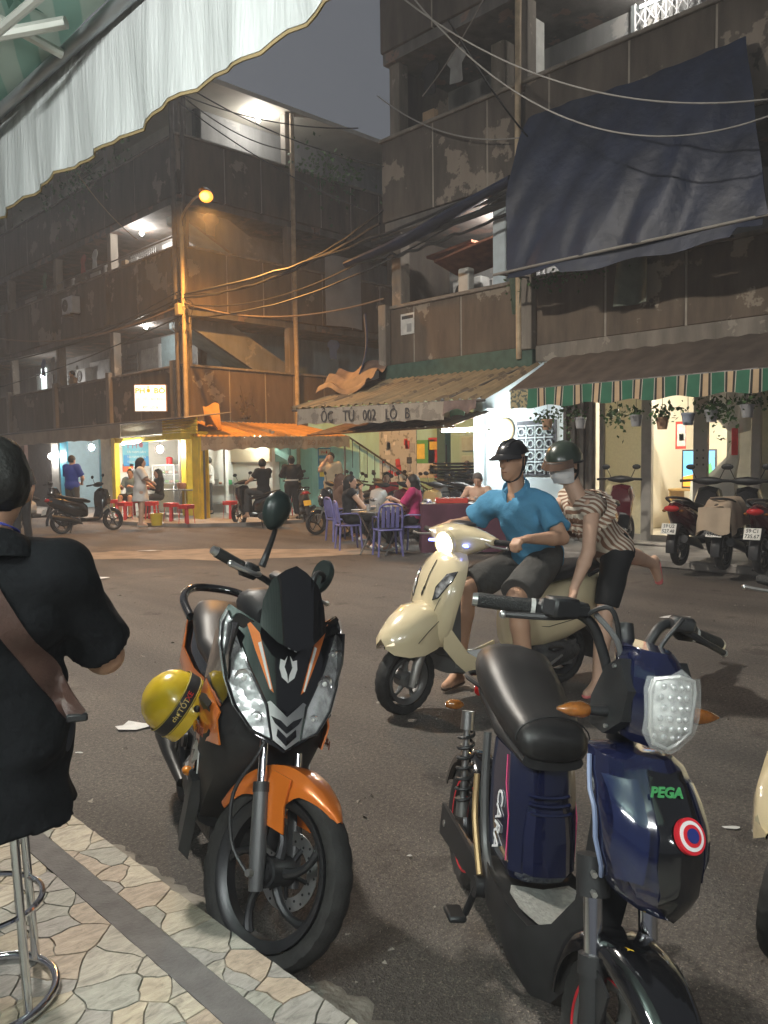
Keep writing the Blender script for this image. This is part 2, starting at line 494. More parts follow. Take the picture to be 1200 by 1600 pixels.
# ---------------------------------------------------------------- far pavement (shop steps)
conc = M('step_concrete', (.26, .235, .21), .8, var=.25, vs=3, bump=.3, bs=30)
structure('shop_step', box((11.35, 3.0, .06), (1.9, 13.6, .12), .02), conc)
structure('corner_step', prism([(9.35, 34), (9.35, 19.2), (9.5, 18.0), (10.05, 16.9), (11.0, 16.1), (12.6, 15.9), (12.6, 16.6), (20, 16.6), (20, 20.6), (12, 20.6), (12, 34)], (0, 0, 0), X, Y, (0, 0, .09)), conc)

# ---------------------------------------------------------------- near pavement with crazy-paved stones
KX = 1.27
pv = structure('pavement', box((-2.37, 3.0, .05), (7.26, 14, .13), .008), M('pavement_mortar', (.20, .19, .165), .85, var=.3, vs=20, bump=.3))
structure('drain_strip', box((1.078, 3.0, .1165), (.09, 14, .013)), M('cement_strip', (.095, .09, .088), .75, var=.25, vs=14, bump=.25, bs=90), pv)
stone_cols = [(.32, .28, .205), (.275, .26, .215), (.225, .228, .195), (.35, .315, .24), (.29, .235, .175), (.215, .208, .188)]
def stone_mat(i, c):
    def b(nt, P):
        N = nt.nodes.new; L = nt.links.new
        g = N('ShaderNodeNewGeometry'); oi = N('ShaderNodeObjectInfo')
        mp = N('ShaderNodeMapping'); mp.inputs['Scale'].default_value = (9, 26, 9); mp.inputs['Rotation'].default_value = (0, 0, .5 + i)
        L(g.outputs['Position'], mp.inputs[0])
        n = N('ShaderNodeTexNoise'); n.inputs['Scale'].default_value = 1.6; n.inputs['Detail'].default_value = 9; n.inputs['Roughness'].default_value = .68; n.inputs['Distortion'].default_value = .8
        L(mp.outputs[0], n.inputs['Vector'])
        r = N('ShaderNodeValToRGB'); e = r.color_ramp.elements; e[0].position = .3; e[1].position = .75
        e[0].color = tuple(v * .48 for v in c) + (1,); e[1].color = tuple(min(1, v * 1.45) for v in c) + (1,)
        m = e.new(.5); m.color = tuple(c) + (1,)
        L(n.outputs[0], r.inputs[0]); L(r.outputs[0], P.inputs['Base Color']); P.inputs['Roughness'].default_value = .48
        bp = N('ShaderNodeBump'); bp.inputs['Strength'].default_value = .7; bp.inputs['Distance'].default_value = .008; L(n.outputs[0], bp.inputs['Height']); L(bp.outputs[0], P.inputs['Normal'])
    return node_mat('paving_stone_%d' % i, b)
STM = [stone_mat(i, c) for i, c in enumerate(stone_cols)]
def voronoi_cells(x0, x1, y0, y1, sp, seed):
    r_ = np.random.default_rng(seed)
    pts = np.zeros((0, 2)); Q = np.c_[r_.uniform(x0 - sp, x1 + sp, 9000), r_.uniform(y0 - sp, y1 + sp, 9000)]; D = sp * r_.choice([.40, .8, 1.05, 1.3], 9000)
    for q, dm in zip(Q, D):
        if not len(pts) or ((pts - q) ** 2).sum(1).min() > dm * dm: pts = np.vstack([pts, q])
        if len(pts) > (x1 - x0 + 2 * sp) * (y1 - y0 + 2 * sp) / sp / sp * 1.15: break
    out = []
    def clip(poly, n, d):
        res = []
        for i in range(len(poly)):
            a, b = poly[i], poly[(i + 1) % len(poly)]; da, db = a @ n - d, b @ n - d
            if da <= 0: res.append(a)
            if (da < 0) != (db < 0) and abs(da - db) > 1e-12: res.append(a + (b - a) * da / (da - db))
        return res
    for i, p in enumerate(pts):
        poly = [np.array(q, float) for q in ((x0, y0), (x1, y0), (x1, y1), (x0, y1))]
        for j in np.argsort(((pts - p) ** 2).sum(1))[1:26]:
            n = pts[j] - p; poly = clip(poly, n, n @ (pts[j] + p) / 2)
            if len(poly) < 3: break
        if len(poly) < 3: continue
        A = .5 * sum(poly[k][0] * poly[(k + 1) % len(poly)][1] - poly[(k + 1) % len(poly)][0] * poly[k][1] for k in range(len(poly)))
        if abs(A) < 5e-4: continue
        out.append(poly)
    return out
def stone(poly, x0, x1, z, th):
    P = []
    for i in range(len(poly)):
        a, b = poly[i], poly[(i + 1) % len(poly)]; L_ = np.linalg.norm(b - a)
        k = max(1, min(4, int(L_ / .025)))
        P += [a + (b - a) * t / k for t in range(k)]
    P = np.array(P); wq = lambda v, s: np.sin(v * 61 + s) * .5 + np.sin(v * 113 + 2.1 * s) * .3
    e = np.minimum(np.clip((P[:, 0] - x0) / .02, 0, 1), np.clip((x1 - P[:, 0]) / .02, 0, 1))
    P = P + np.stack([wq(P[:, 1], 0.) * .008 * e, wq(P[:, 0], 1.3) * .008], 1)
    c = P.mean(0); d = P - c; L_ = np.linalg.norm(d, axis=1, keepdims=True); n = len(P)
    low = c + d * (1 - .0012 / np.maximum(L_, .01)); top = c + d * (1 - .0030 / np.maximum(L_, .01))
    v = np.vstack([np.c_[low, np.full(n, z - .004)], np.c_[top, np.full(n, z + th)]])
    return v, [tuple(range(n, 2 * n))] + [(k, (k + 1) % n, n + (k + 1) % n, n + k) for k in range(n)]
_rest = []; _cnt = 0
for (x0, x1, sd) in ((1.123, KX - .002, 5), (-.55, 1.033, 9)):
    for poly in voronoi_cells(x0, x1, .3, 4.4, .125, sd):
        c = np.mean(poly, 0); sh = stone(poly, x0, x1, .115, .0065 + random.uniform(0, .0018))
        v = c - 0; dd = v[0] * _f.x + v[1] * _f.y; lat = (v[0] * _rt.x + v[1] * _rt.y)
        if dd > 1.2 and abs(lat) / dd < .55 and _cnt < 290:
            obj('paving_stone', sh, random.choice(STM), pv, 0); _cnt += 1
        else: _rest.append(sh)
o = obj('paving_stone_field', _rest, STM[1], pv, 0); o['kind'] = 'stuff'
# broken cement fillet along the foot of the kerb
r_ = np.random.default_rng(2); rows = []
for yy in np.linspace(.2, 5, 120):
    wdt = .10 + .05 * math.sin(yy * 3.1) + r_.normal() * .018 + (.14 if yy < 1.75 else 0)
    hh = .03 + .008 * math.sin(yy * 9)
    rows.append([(KX - .01, yy, hh + .015), (KX + wdt * .35, yy, hh * .8 + .004), (KX + wdt * .8, yy, .012 + .002 * r_.normal()), (KX + wdt, yy, -.01)])
structure('kerb_fillet', sheet(rows), M('fillet_cement', (.22, .20, .17), .85, var=.4, vs=9, bump=.6, bs=45), pv, 60)
# ---------------------------------------------------------------- the two old apartment blocks
def peel(name, c, c2, thr=.60, sc=1.1, grime=.55):
    """old paint with peeled patches and streaks"""
    def b(nt, P):
        N = nt.nodes.new; L = nt.links.new
        g = N('ShaderNodeNewGeometry')
        def noise(s, det, sx=(1, 1, 1)):
            mp = N('ShaderNodeMapping'); mp.inputs['Scale'].default_value = sx; L(g.outputs['Position'], mp.inputs[0])
            n = N('ShaderNodeTexNoise'); n.inputs['Scale'].default_value = s; n.inputs['Detail'].default_value = det; n.inputs['Roughness'].default_value = .62
            L(mp.outputs[0], n.inputs['Vector']); return n
        def ramp(src, a, b_, ca, cb):
            r = N('ShaderNodeValToRGB'); r.color_ramp.elements[0].position = a; r.color_ramp.elements[1].position = b_
            r.color_ramp.elements[0].color = tuple(ca) + (1,); r.color_ramp.elements[1].color = tuple(cb) + (1,); L(src, r.inputs['Fac']); return r
        n1, n2, n3 = noise(sc, 6), noise(3.2, 6, (1, 1, .22)), noise(38, 3)
        base = ramp(n2.outputs[0], .32, .72, [v * grime for v in c], [v * 1.12 for v in c])
        m = N('ShaderNodeMix'); m.data_type = 'RGBA'
        mk = ramp(n1.outputs[0], thr, thr + .015, (0, 0, 0), (1, 1, 1)); L(mk.outputs[0], m.inputs[0])
        L(base.outputs[0], m.inputs[6]); pc = ramp(n2.outputs[0], .3, .75, [v * .75 for v in c2], c2); L(pc.outputs[0], m.inputs[7])
        L(m.outputs[2], P.inputs['Base Color']); P.inputs['Roughness'].default_value = .85
        sb = N('ShaderNodeMath'); sb.operation = 'MULTIPLY_ADD'; L(mk.outputs[0], sb.inputs[0]); sb.inputs[1].default_value = -1.2; L(n3.outputs[0], sb.inputs[2])
        bp = N('ShaderNodeBump'); bp.inputs['Strength'].default_value = .4; bp.inputs['Distance'].default_value = .01
        L(sb.outputs[0], bp.inputs['Height']); L(bp.outputs[0], P.inputs['Normal'])
    return node_mat(name, b)
ochre = peel('parapet_ochre', (.145, .108, .078), (.30, .25, .19), .62, .8)
ochre_b = peel('parapet_brown', (.115, .095, .078), (.27, .225, .18), .585, .7)
grime = peel('grimy_soffit', (.15, .14, .13), (.24, .17, .14), .57, 1.6)
concg = peel('column_concrete', (.24, .21, .175), (.33, .29, .24), .62, 2.5)
bluew = peel('pale_blue_wall', (.27, .36, .385), (.35, .41, .41), .64, .8, .75)
greyw = peel('grey_corridor_wall', (.21, .21, .205), (.30, .29, .27), .6, .9, .7)
creamw = M('cream_wall', (.5, .47, .40), .7, var=.1, vs=2, bump=.1)
railm = M('rail_metal', (.16, .15, .14), .5, .6)
dark_door = M('dark_door', (.055, .05, .048), .6, var=.3)
joint = M('pale_joint', (.30, .265, .22), .8)

def parapet(par, axis, fixed, a0, a1, z0, z1, cuts, mat, out, th=.12, cap=True):
    """a run of separate panels with pale joints between them; axis 'x' or 'y' is the run direction, out = outward sign on the other axis"""
    cuts = [a0] + [c for c in cuts if a0 < c < a1] + [a1]
    for i in range(len(cuts) - 1):
        a, b = cuts[i] + .018, cuts[i + 1] - .018; c = (a + b) / 2
        j = random.uniform(-.006, .006)
        if axis == 'y': obj('parapet_panel', box((fixed - out * th / 2 + j, c, (z0 + z1) / 2), (th, b - a, z1 - z0), .012), mat, par, 30)
        else: obj('parapet_panel', box((c, fixed - out * th / 2 + j, (z0 + z1) / 2), (b - a, th, z1 - z0), .012), mat, par, 30)
    for c in cuts[1:-1]:
        if axis == 'y': obj('joint_strip', box((fixed - out * (th / 2 + .004), c, (z0 + z1) / 2), (th * .9, .036, z1 - z0 - .01)), joint, par, 0)
        else: obj('joint_strip', box((c, fixed - out * (th / 2 + .004), (z0 + z1) / 2), (.036, th * .9, z1 - z0 - .01)), joint, par, 0)
    if cap:
        c = (a0 + a1) / 2
        if axis == 'y': obj('coping', box((fixed - out * th / 2, c, z1 + .035), (th + .10, a1 - a0 + .04, .07), .012), concg, par, 30)
        else: obj('coping', box((c, fixed - out * th / 2, z1 + .035), (a1 - a0 + .04, th + .10, .07), .012), concg, par, 30)

def grille(par, o, u, w_, h, n, mat, cross=False, r=.011, rails=(.05, .95), name='window_grille'):
    """upright bars in a frame"""
    o, u = np.asarray(o, float), unit(u); sh = []
    for k in range(n + 1): sh.append(cyl(o + u * (w_ * k / n), o + u * (w_ * k / n) + Z * h, r, r, 6))
    for t in rails: sh.append(cyl(o + Z * h * t, o + u * w_ + Z * h * t, r, r, 6))
    if cross:
        for k in range(n):
            for z in np.arange(.05, h - .3, .3):
                sh.append(cyl(o + u * (w_ * k / n) + Z * z, o + u * (w_ * (k + 1) / n) + Z * (z + .3), r * .6, r * .6, 5))
                sh.append(cyl(o + u * (w_ * (k + 1) / n) + Z * z, o + u * (w_ * k / n) + Z * (z + .3), r * .6, r * .6, 5))
    return obj(name, sh, mat, par)
def louvre_door(par, o, u, n, w_, h, mat, slats=14, name='louvre_door'):
    """frame with separate tilted slats; n = outward normal"""
    o, u, n = np.asarray(o, float), unit(u), unit(n); f = .07
    fr = []
    for a, b in (((0, f), (0, h)), ((w_ - f, w_), (0, h)), ((f, w_ - f), (0, f)), ((f, w_ - f), (h - f, h)), ((f, w_ - f), (h * .5 - f / 2, h * .5 + f / 2))):
        fr.append(prism([(a[0], b[0]), (a[1], b[0]), (a[1], b[1]), (a[0], b[1])], o, u, Z, n * .05))
    d = obj(name, fr, mat, par, 0)
    for k in range(slats):
        z = f + (h - 2 * f) * (k + .5) / slats
        obj('slat', prism([(f, -.012), (w_ - f, -.012), (w_ - f, .012), (f, .012)], o + Z * z + n * .012, u, unit(Z * .6 - n * .8) * 3.2, n * .008), mat, d, 0)
    return d
def plank_door(par, o, u, n, w_, h, mat, k=8, name='door'):
    d = obj(name, prism([(0, 0), (w_, 0), (w_, h), (0, h)], np.asarray(o), u, Z, np.asarray(n) * .03), mat, par, 0)
    for i in range(k):
        obj('panel_strip', prism([(w_ * i / k + .008, .02), (w_ * (i + 1) / k - .008, .02), (w_ * (i + 1) / k - .008, h - .02), (w_ * i / k + .008, h - .02)], np.asarray(o) + np.asarray(n) * .03, u, Z, np.asarray(n) * .02), mat, d, 0)
    return d

# ============================ left block: corner at (12, 20.5)
LB = thing('apartment_block', 'long grey brown apartment block with open corridors, its corner lit by the orange street lamp', 'building')
YE = 46.0
levels = [(2.7, 4.28), (5.97, 7.62), (9.1, 10.68)]
for i, (z0, z1) in enumerate(levels):
    ycuts = [23.05, 25.1, 27.2, 29.3, 31.6, 33.9, 36.5, 39, 42]
    xcuts = [13.55, 14.85, 15.95, 17.2, 18.5, 19.8]
    parapet(LB, 'y', 12.0, 20.52, YE, z0, z1, ycuts, ochre_b, -1)
    parapet(LB, 'x', 20.5, 12.13, 24.0, z0, z1, xcuts, ochre, -1)
    obj('floor_slab', box((14.5, 33.3, z0 - .1), (4.9, 25.4, .2)), grime, LB, 0)
    obj('floor_slab', box((20.5, 22.5, z0 - .1), (7.0, 3.8, .2)), grime, LB, 0)
obj('roof_slab', box((17.8, 33.1, 12.48), (12.0, 25.4, .14)), creamw, LB, 0)
# back walls of the corridors, floor by floor
for i, (z0, z1) in enumerate(levels):
    zt = levels[i + 1][0] - .2 if i < 2 else 12.4
    obj('corridor_wall', box((13.75, 34.2, (z0 + zt) / 2), (.2, 24, zt - z0)), [bluew, greyw, creamw][i] if i == 2 else greyw, LB, 0)
    obj('stair_hall_wall', box((18.9, 22.3, (z0 + zt) / 2), (10.5, .2, zt - z0)), [bluew, greyw, greyw][i], LB, 0)
# columns
for (cx, cy) in ((12.28, 20.78), (12.2, 25.0), (12.2, 29.3), (12.2, 33.9), (12.2, 39), (15.95, 20.66), (20.6, 20.7)):
    for i in range(3):
        z0 = levels[i][1] + .07; z1 = levels[i + 1][0] - .2 if i < 2 else 12.4
        obj('column', box((cx, cy, (z0 + z1) / 2), (.26, .26, z1 - z0), .015), concg, LB, 0)
for (px_, yy) in ((15.95, 20.36),):
    obj('drain_pipe', tube([(px_, yy, .3), (px_ + .02, yy, 4.5), (px_ - .02, yy, 8.), (px_, yy, 12.3)], .075, 10), M('old_pipe', (.42, .33, .22), .7, var=.3, vs=5), LB)
for yy in (20.9, 25.0, 29.3, 33.9):
    obj('pilaster', box((11.93, yy, 3.6), (.13, .24, 1.75), .01), concg, LB, 0)
    obj('pilaster', box((11.93, yy, 6.8), (.13, .24, 1.6), .01), ochre_b, LB, 0)
obj('drain_pipe', tube([(11.82, 20.45, .3), (11.82, 20.45, 12.3)], .07, 10), M('dark_pipe', (.10, .085, .075), .7, var=.3, vs=5), LB)
obj('drain_pipe', tube([(12.05, 20.30, 2.9), (12.05, 20.30, 12.3)], .05, 10), M('dark_pipe', (.10, .085, .075), .7), LB)
# stair flight behind the front face, first and second floor
for (z0, z1) in ((6.0, 3.6), (9.1, 6.8)):
    xa, xb = 12.6, 17.4
    obj('stair_flight', prism([(xa, z0 - .42), (xa, z0 + .5), (xb, z1 + .5), (xb, z1 - .42)], (0, 21.15, 0), X, Z, (0, .14, 0)), greyw, LB, 0)
    obj('stair_soffit', prism([(xa, z0 - .40), (xa, z0 - .2), (xb, z1 - .2), (xb, z1 - .40)], (0, 21.3, 0), X, Z, (0, .95, 0)), bluew, LB, 0)
# doors and grilles in the corridors of the street side (wall plane x = 13.65)
nX = V(-1, 0, 0)
whitep = M('white_door_paint', (.5, .5, .49), .5, var=.15, vs=4)
bluedoor = M('pale_blue_door', (.33, .45, .48), .55, var=.15)
for (y0, wd, kind, lv) in ((23.0, 1.5, 'blue', 0), (24.7, 1.25, 'plank', 0), (26.2, 1.2, 'louvre', 0), (28.4, 1.6, 'white', 0), (31.2, 1.2, 'louvre', 0), (33.4, 1.6, 'grille', 0),
                           (23.2, 1.1, 'white', 1), (24.6, 1.7, 'grille', 1), (27.4, .9, 'louvre', 1), (28.9, .8, 'white', 1), (30.1, 1.0, 'louvre', 1), (32, 1.8, 'grille', 1), (35, 1.2, 'white', 1), (24, 1.3, 'louvre', 2), (27, 1.3, 'white', 2)):
    z0 = levels[lv][0]; o_ = V(13.62, y0, z0)
    if kind == 'blue':
        obj('wall_panel', box((13.6, y0 + wd / 2, z0 + 1.5), (.08, wd, 3.0)), bluedoor, LB, 0)
        obj('door_frame', box((13.55, y0 + wd + .06, z0 + 1.4), (.1, .12, 2.8)), whitep, LB, 0)
    elif kind == 'plank': plank_door(LB, o_, Y, nX, wd, 2.75, M('zinc_door', (.30, .29, .27), .5, .3, var=.2), 9)
    elif kind == 'louvre':
        louvre_door(LB, o_, Y, nX, wd, 2.7, M('louvre_paint', (.15, .15, .145), .6), 14)
        obj('door_frame', box((13.55, y0 + wd + .05, z0 + 1.4), (.1, .10, 2.8)), whitep, LB, 0)
    elif kind == 'white':
        d = obj('door', box((13.6, y0 + wd / 2, z0 + 1.35), (.06, wd, 2.7), .01), whitep, LB, 0)
        obj('door_panel', box((13.56, y0 + wd / 2, z0 + 1.9), (.03, wd * .7, .9), .01), whitep, d, 0)
        obj('door_panel', box((13.56, y0 + wd / 2, z0 + .75), (.03, wd * .7, .9), .01), whitep, d, 0)
    else:
        obj('window_recess', box((13.62, y0 + wd / 2, z0 + 1.6), (.05, wd, 2.0)), dark_door, LB, 0)
        grille(LB, (13.5, y0, z0 + .5), Y, wd, 2.2, 12, M('white_bars', (.5, .5, .5), .5))
# panes of light seen through far windows
for (y0, wd, z0, h) in ((34.2, .5, 4.6, 1.0), (32.3, .35, 4.65, .9)):
    obj('lit_window', box((13.58, y0 + wd / 2, z0 + h / 2), (.03, wd, h)), glow('far_window_glow', (.85, 1, .95), 1.6), LB, 0)
# laundry pole and clutter rail
obj('handrail', tube([(12.0, 20.6, 7.95), (12.0, 33, 7.95)], .02, 6), railm, LB)
# big pale sheet hung on the front face
tag(obj('hung_sheet', sheet([[(17.15 + u * 1.55, 20.28 + .03 * math.sin(6 * u + 2 * v), 5.95 + v * 2.25 + .04 * math.sin(3 * u)) for u in np.linspace(0, 1, 12)] for v in np.linspace(0, 1, 10)], .02), M('weathered_board', (.33, .32, .30), .8, var=.25, vs=1.2)), 'pale weathered sheet hung on the parapet where the two blocks meet', 'panel')

# ============================ right block: facade plane x = 12, from y = -8 to 12.35
RB = thing('apartment_block', 'brown apartment block with peeling balcony panels above the striped green awning', 'building', (0, 0, 0))
RL = [(3.52, 4.66), (6.48, 8.1), (9.9, 11.5)]
for i, (z0, z1) in enumerate(RL):
    cuts = [[11.45, 10.2, 8.62, 7.1, 5.72, 4.3, 2.9, 1.5, 0, -1.5, -3], [10.9, 9.55, 8.2, 6.7, 5.3, 3.9, 2.5, 1, -1], [10.9, 9.3, 7.7, 6, 4, 2, 0]][i][::-1]
    parapet(RB, 'y', 12.0, -8, 12.35, z0, z1, cuts, ochre_b if i else ochre, -1)
    obj('floor_slab', box((14.4, 2.2, z0 - .12), (4.7, 20.2, .22)), grime, RB, 0)
    zt = RL[i + 1][0] - .2 if i < 2 else 13.2
    obj('corridor_wall', box((14.05, 2.2, (z0 + zt) / 2), (.2, 20.2, zt - z0)), greyw, RB, 0)
    obj('end_wall', box((16.0, 12.25, (z0 + zt) / 2), (6.8, .14, zt - z0)), ochre_b, RB, 0)
    for cy in (12.1, 8.9, 5.4, 1.8, -1.8):
        obj('column', box((12.3, cy, (z1 + .07 + zt) / 2), (.28, .28, zt - z1 - .07), .015), concg, RB, 0)
obj('roof_slab', box((15, 2.2, 13.3), (6.4, 20.8, .25)), grime, RB, 0)
obj('slab_edge', box((11.96, 10.4, 3.33), (.2, 3.9, .34), .01), M('green_slab_edge', (.06, .105, .08), .7, var=.25), RB, 0)
obj('slab_edge', box((11.97, .2, 3.36), (.16, 16.4, .28), .01), concg, RB, 0)
for cy in (8.55, 4.3): obj('pilaster', box((11.9, cy, 4.1), (.16, .22, 1.3), .012), concg, RB, 0)
obj('pilaster', box((11.9, 12.2, 4.1), (.16, .22, 1.3), .012), concg, RB, 0)
obj('standpipe', tube([(11.85, 8.72, 3.3), (11.85, 8.74, 7.), (11.84, 8.7, 12.5)], .055, 10), M('old_pipe', (.42, .33, .22), .7), RB)
obj('column', box((13.0, 9.22, 9.2), (.3, .3, 2.2), .02), M('white_column', (.62, .62, .58), .7, var=.12), RB, 0)
obj('column', box((13.2, 10.1, 8.8), (.34, .34, 2.2), .02), concg, RB, 0)
obj('column', box((12.32, 9.4, 5.55), (.34, .3, 1.75), .02), M('pale_blue_column', (.50, .58, .62), .6, var=.1), RB, 0)
obj('post', box((13.0, 10.9, 4.9), (.2, .28, 1.1), .02), M('white_column', (.62, .62, .58), .7), RB, 0)
# accordion gate of a flat on the second floor, lit room behind
obj('gate_frame', [box((13.86, 7.62, 9.05), (.12, .1, 2.4)), box((13.86, 5.75, 9.05), (.12, .1, 2.4))], M('gate_frame', (.10, .11, .11), .5), RB, 0)
grille(RB, (13.8, 5.8, 8.0), Y, 1.78, 1.8, 9, M('white_bars', (.5, .5, .5), .5), True, .016, name='accordion_gate')
obj('lit_transom', box((13.9, 6.7, 10.0 - .25), (.03, 1.7, .28)), glow('transom_glow', (.95, 1, .95), .9), RB, 0)
obj('lit_window', box((13.9, 8.0, 8.65), (.03, .35, .7)), glow('small_window_glow', (1, .75, .6), .35), RB, 0)
obj('window_frame', [box((13.88, 8.0, 9.05), (.06, .5, .07)), box((13.88, 8.0, 8.25), (.14, .5, .05)), box((13.88, 8.22, 8.65), (.06, .06, .8))], whitep, RB, 0)
grille(RB, (13.9, 9.6, 4.4), Y, 2.4, 1.0, 20, M('white_bars', (.5, .5, .5), .5), rails=(.02, .98))
# reddish beams and boards across the first-floor corridor
rust = M('rusty_board', (.25, .10, .055), .8, var=.35, vs=5)
obj('board', box((12.9, 10.15, 5.62), (.9, 2.3, .05), rot=rotm('X', -7) @ rotm('Y', 14)), rust, RB, 0)
obj('board', box((12.7, 10.9, 5.75), (.5, 1.2, .05), rot=rotm('X', -5)), rust, RB, 0)
# smaller things on the blocks
t = thing('air_conditioner', 'white air conditioner unit hung in the first floor corridor of the right block', 'air conditioner', (13.7, 11.35, 4.85))
obj('case', box((0, 0, .28), (.3, .8, .56), .02), M('ac_white', (.5, .5, .48), .5), t)
obj('fan_grille', lathe([(.02, 0), (.2, 0), (.21, .015), (.2, .02)], 20, (-.155, .1, .28), (-1, 0, 0)), dark_door, t)
obj('bracket', [box((.0, -.3, -.03), (.32, .04, .05)), box((0, .3, -.03), (.32, .04, .05))], railm, t)
# corridor bulbs
bulb('bare bulb over the first floor corridor of the left block', onX(228, 511, 12.22), 60, drop=.05)
bulb('bright bulb under the roof slab of the left block', (15.3, 21.2, 12.2), 90, drop=.05)
bulb('bare bulb over the second floor corridor of the left block', (12.5, 23.6, 8.7), 110, drop=.03)
bulb('bare bulb in the far end of the long corridor', onX(66, 588, 12.4), 35, drop=.05)
bulb('bare bulb above the blue post in the right block corridor', (12.8, 9.8, 6.0), 70, drop=.15)
bulb('bare bulb behind the accordion gate on the upper corridor', (13.3, 7.2, 9.6), 40, drop=.03)
# ---------------------------------------------------------------- awnings, shop fronts, rooms
def corrug(p00, p01, p10, p11, waves, amp, n_s=3, per=6, sag=.0, jit=0.):
    """sheet with ribs running from edge (p00..p01) to edge (p10..p11)"""
    p00, p01, p10, p11 = [np.asarray(q, float) for q in (p00, p01, p10, p11)]
    nrm = unit(np.cross(p01 - p00, p10 - p00)); nrm = nrm if nrm[2] > 0 else -nrm; rows = []
    n = waves * per + 1; r_ = np.random.default_rng(4)
    jn = r_.normal(size=n) * jit
    for i in range(n_s + 1):
        s = i / n_s; row = []
        for k in range(n):
            t = k / (n - 1); b = (p00 * (1 - t) + p01 * t) * (1 - s) + (p10 * (1 - t) + p11 * t) * s
            row.append(b + nrm * (amp * math.sin(2 * math.pi * waves * t) + jn[k] * s) - Z * sag * math.sin(math.pi * s))
        rows.append(row)
    return sheet(rows, .006)
def cloth_strip(a, b, h, n=40, wav=.02, scal=.02, per=.35, th=.006, down=None, seed=0, rows=5):
    """hanging valance from a to b with a scalloped foot"""
    a, b = np.asarray(a, float), np.asarray(b, float); d = unit(b - a); nn = unit(np.cross(d, Z)); L_ = np.linalg.norm(b - a); r_ = np.random.default_rng(seed); ph = r_.uniform(0, 6, 4); out = []
    for i in range(rows + 1):
        s = i / rows; row = []
        for k in range(n + 1):
            t = k / n; x = t * L_
            hh = h - scal * abs(math.sin(math.pi * x / per)) * s + scal * .5 * math.sin(x * 2.3 + ph[0]) * s
            row.append(a + (b - a) * t - Z * hh * s + nn * wav * s * (math.sin(x * 9 + ph[1]) * .6 + math.sin(x * 23 + ph[2]) * .4))
        out.append(row)
    return sheet(out, th)
orange_roof = M('orange_sheet', (.52, .27, .075), .6, var=.25, vs=2.5, bump=.15)
tan_roof = peel('tan_sheet_roof', (.29, .215, .12), (.16, .12, .08), .56, 1.5, .7)
canvas = peel('dirty_canvas', (.40, .34, .27), (.30, .25, .2), .55, 3, .8)
ink = M('faded_ink', (.09, .08, .075), .8, var=.3, vs=12)
alu = M('aluminium', (.45, .42, .37), .4, .5, var=.1)
yellow = M('yellow_paint', (.72, .52, .04), .5, var=.18, vs=3, bump=.1)

# --- ỐC TÚ awning
AW = thing('awning', 'long tan corrugated awning with lettered canvas valance above the parked motorbikes', 'awning')
obj('roof_sheet', corrug((12.02, 12.45, 3.28), (12.02, 8.35, 3.22), (10.2, 13.25, 2.62), (10.2, 8.15, 2.5), 26, .022, 4, 6, .02, .008), tan_roof, AW)
val = obj('valance', cloth_strip((10.19, 13.0, 2.58), (10.19, 9.05, 2.5), .33, 60, .02, .03, .6), canvas, AW)
obj('valance_flap', cloth_strip((10.19, 9.05, 2.5), (10.19, 8.35, 2.49), .28, 20, .05, .10, .5), M('brown_canvas', (.20, .14, .12), .8, var=.3), AW)
for s_, yy, sz in (('ỐC', 12.05, .30), ('TÚ', 11.42, .30), ('002', 10.85, .28), ('LÔ', 10.28, .28), ('B', 9.88, .28)):
    lettering(s_, sz, (10.165, yy, 2.55 - (13 - yy) * .02 - .15), -Y, Z, ink, AW, .006, sx=.85)
for i, yy in enumerate((12.4, 10.8, 9.1)): obj('rafter', tube([(12, yy - .5, 3.2), (10.2, yy, 2.5)], .025, 6), railm, AW)
obj('front_rail', tube([(10.22, 13.2, 2.57), (10.22, 8.2, 2.47)], .025, 8), railm, AW)
# torn sheet and blue board lying on that roof
tag(obj('torn_sheet', sheet([[(11.0 + .9 * u + .05 * math.sin(9 * v), 13.4 - 1.5 * v + .2 * u, 2.98 + .55 * u + .10 * math.sin(7 * v + 3 * u) + .06 * math.sin(15 * u)) for u in np.linspace(0, 1, 12)] for v in np.linspace(0, 1, 14)], .012), M('brown_tin', (.16, .10, .07), .7, var=.4, vs=4)), 'crumpled brown sheet lying at the end of the tan awning roof', 'sheet')
tag(obj('leaning_board', sheet([[(11.9 - .25 * u + .06 * math.sin(4 * v), 12.75 - .3 * u - .25 * (1 - v) ** 2 * -1, 3.35 + 1.25 * v) for u in np.linspace(0, 1, 4)] for v in np.linspace(0, 1, 8)], .03), M('navy_board', (.035, .045, .085), .6)), 'curved dark blue board leaning on the block corner above the tan awning', 'board')
# inner striped canvas and brown lower sheet
IA = thing('inner_awning', 'sagging striped canvas and brown sheet under the lettered awning', 'awning')
for i in range(8):
    a = 12.6 - i * .38
    obj('canvas_strip', cloth_strip((11.35, a, 2.55), (11.35, a - .375, 2.54), .26 - .02 * (i % 3), 8, .03, .03, .4, seed=i), M('stripe_white', (.48, .46, .40), .8, var=.2) if i % 2 == 0 else M('stripe_mint', (.22, .40, .33), .8, var=.2), IA)
obj('lower_sheet', corrug((12.2, 13.4, 2.45), (12.2, 9.6, 2.45), (11.0, 13.6, 2.12), (11.0, 9.6, 2.14), 18, .012), M('brown_tin', (.16, .10, .07), .7), IA)
obj('edge_pipe', tube([(11.0, 13.7, 2.1), (11.0, 9.5, 2.12)], .02, 8), M('rusty_pipe', (.3, .2, .13), .6, .3), IA)

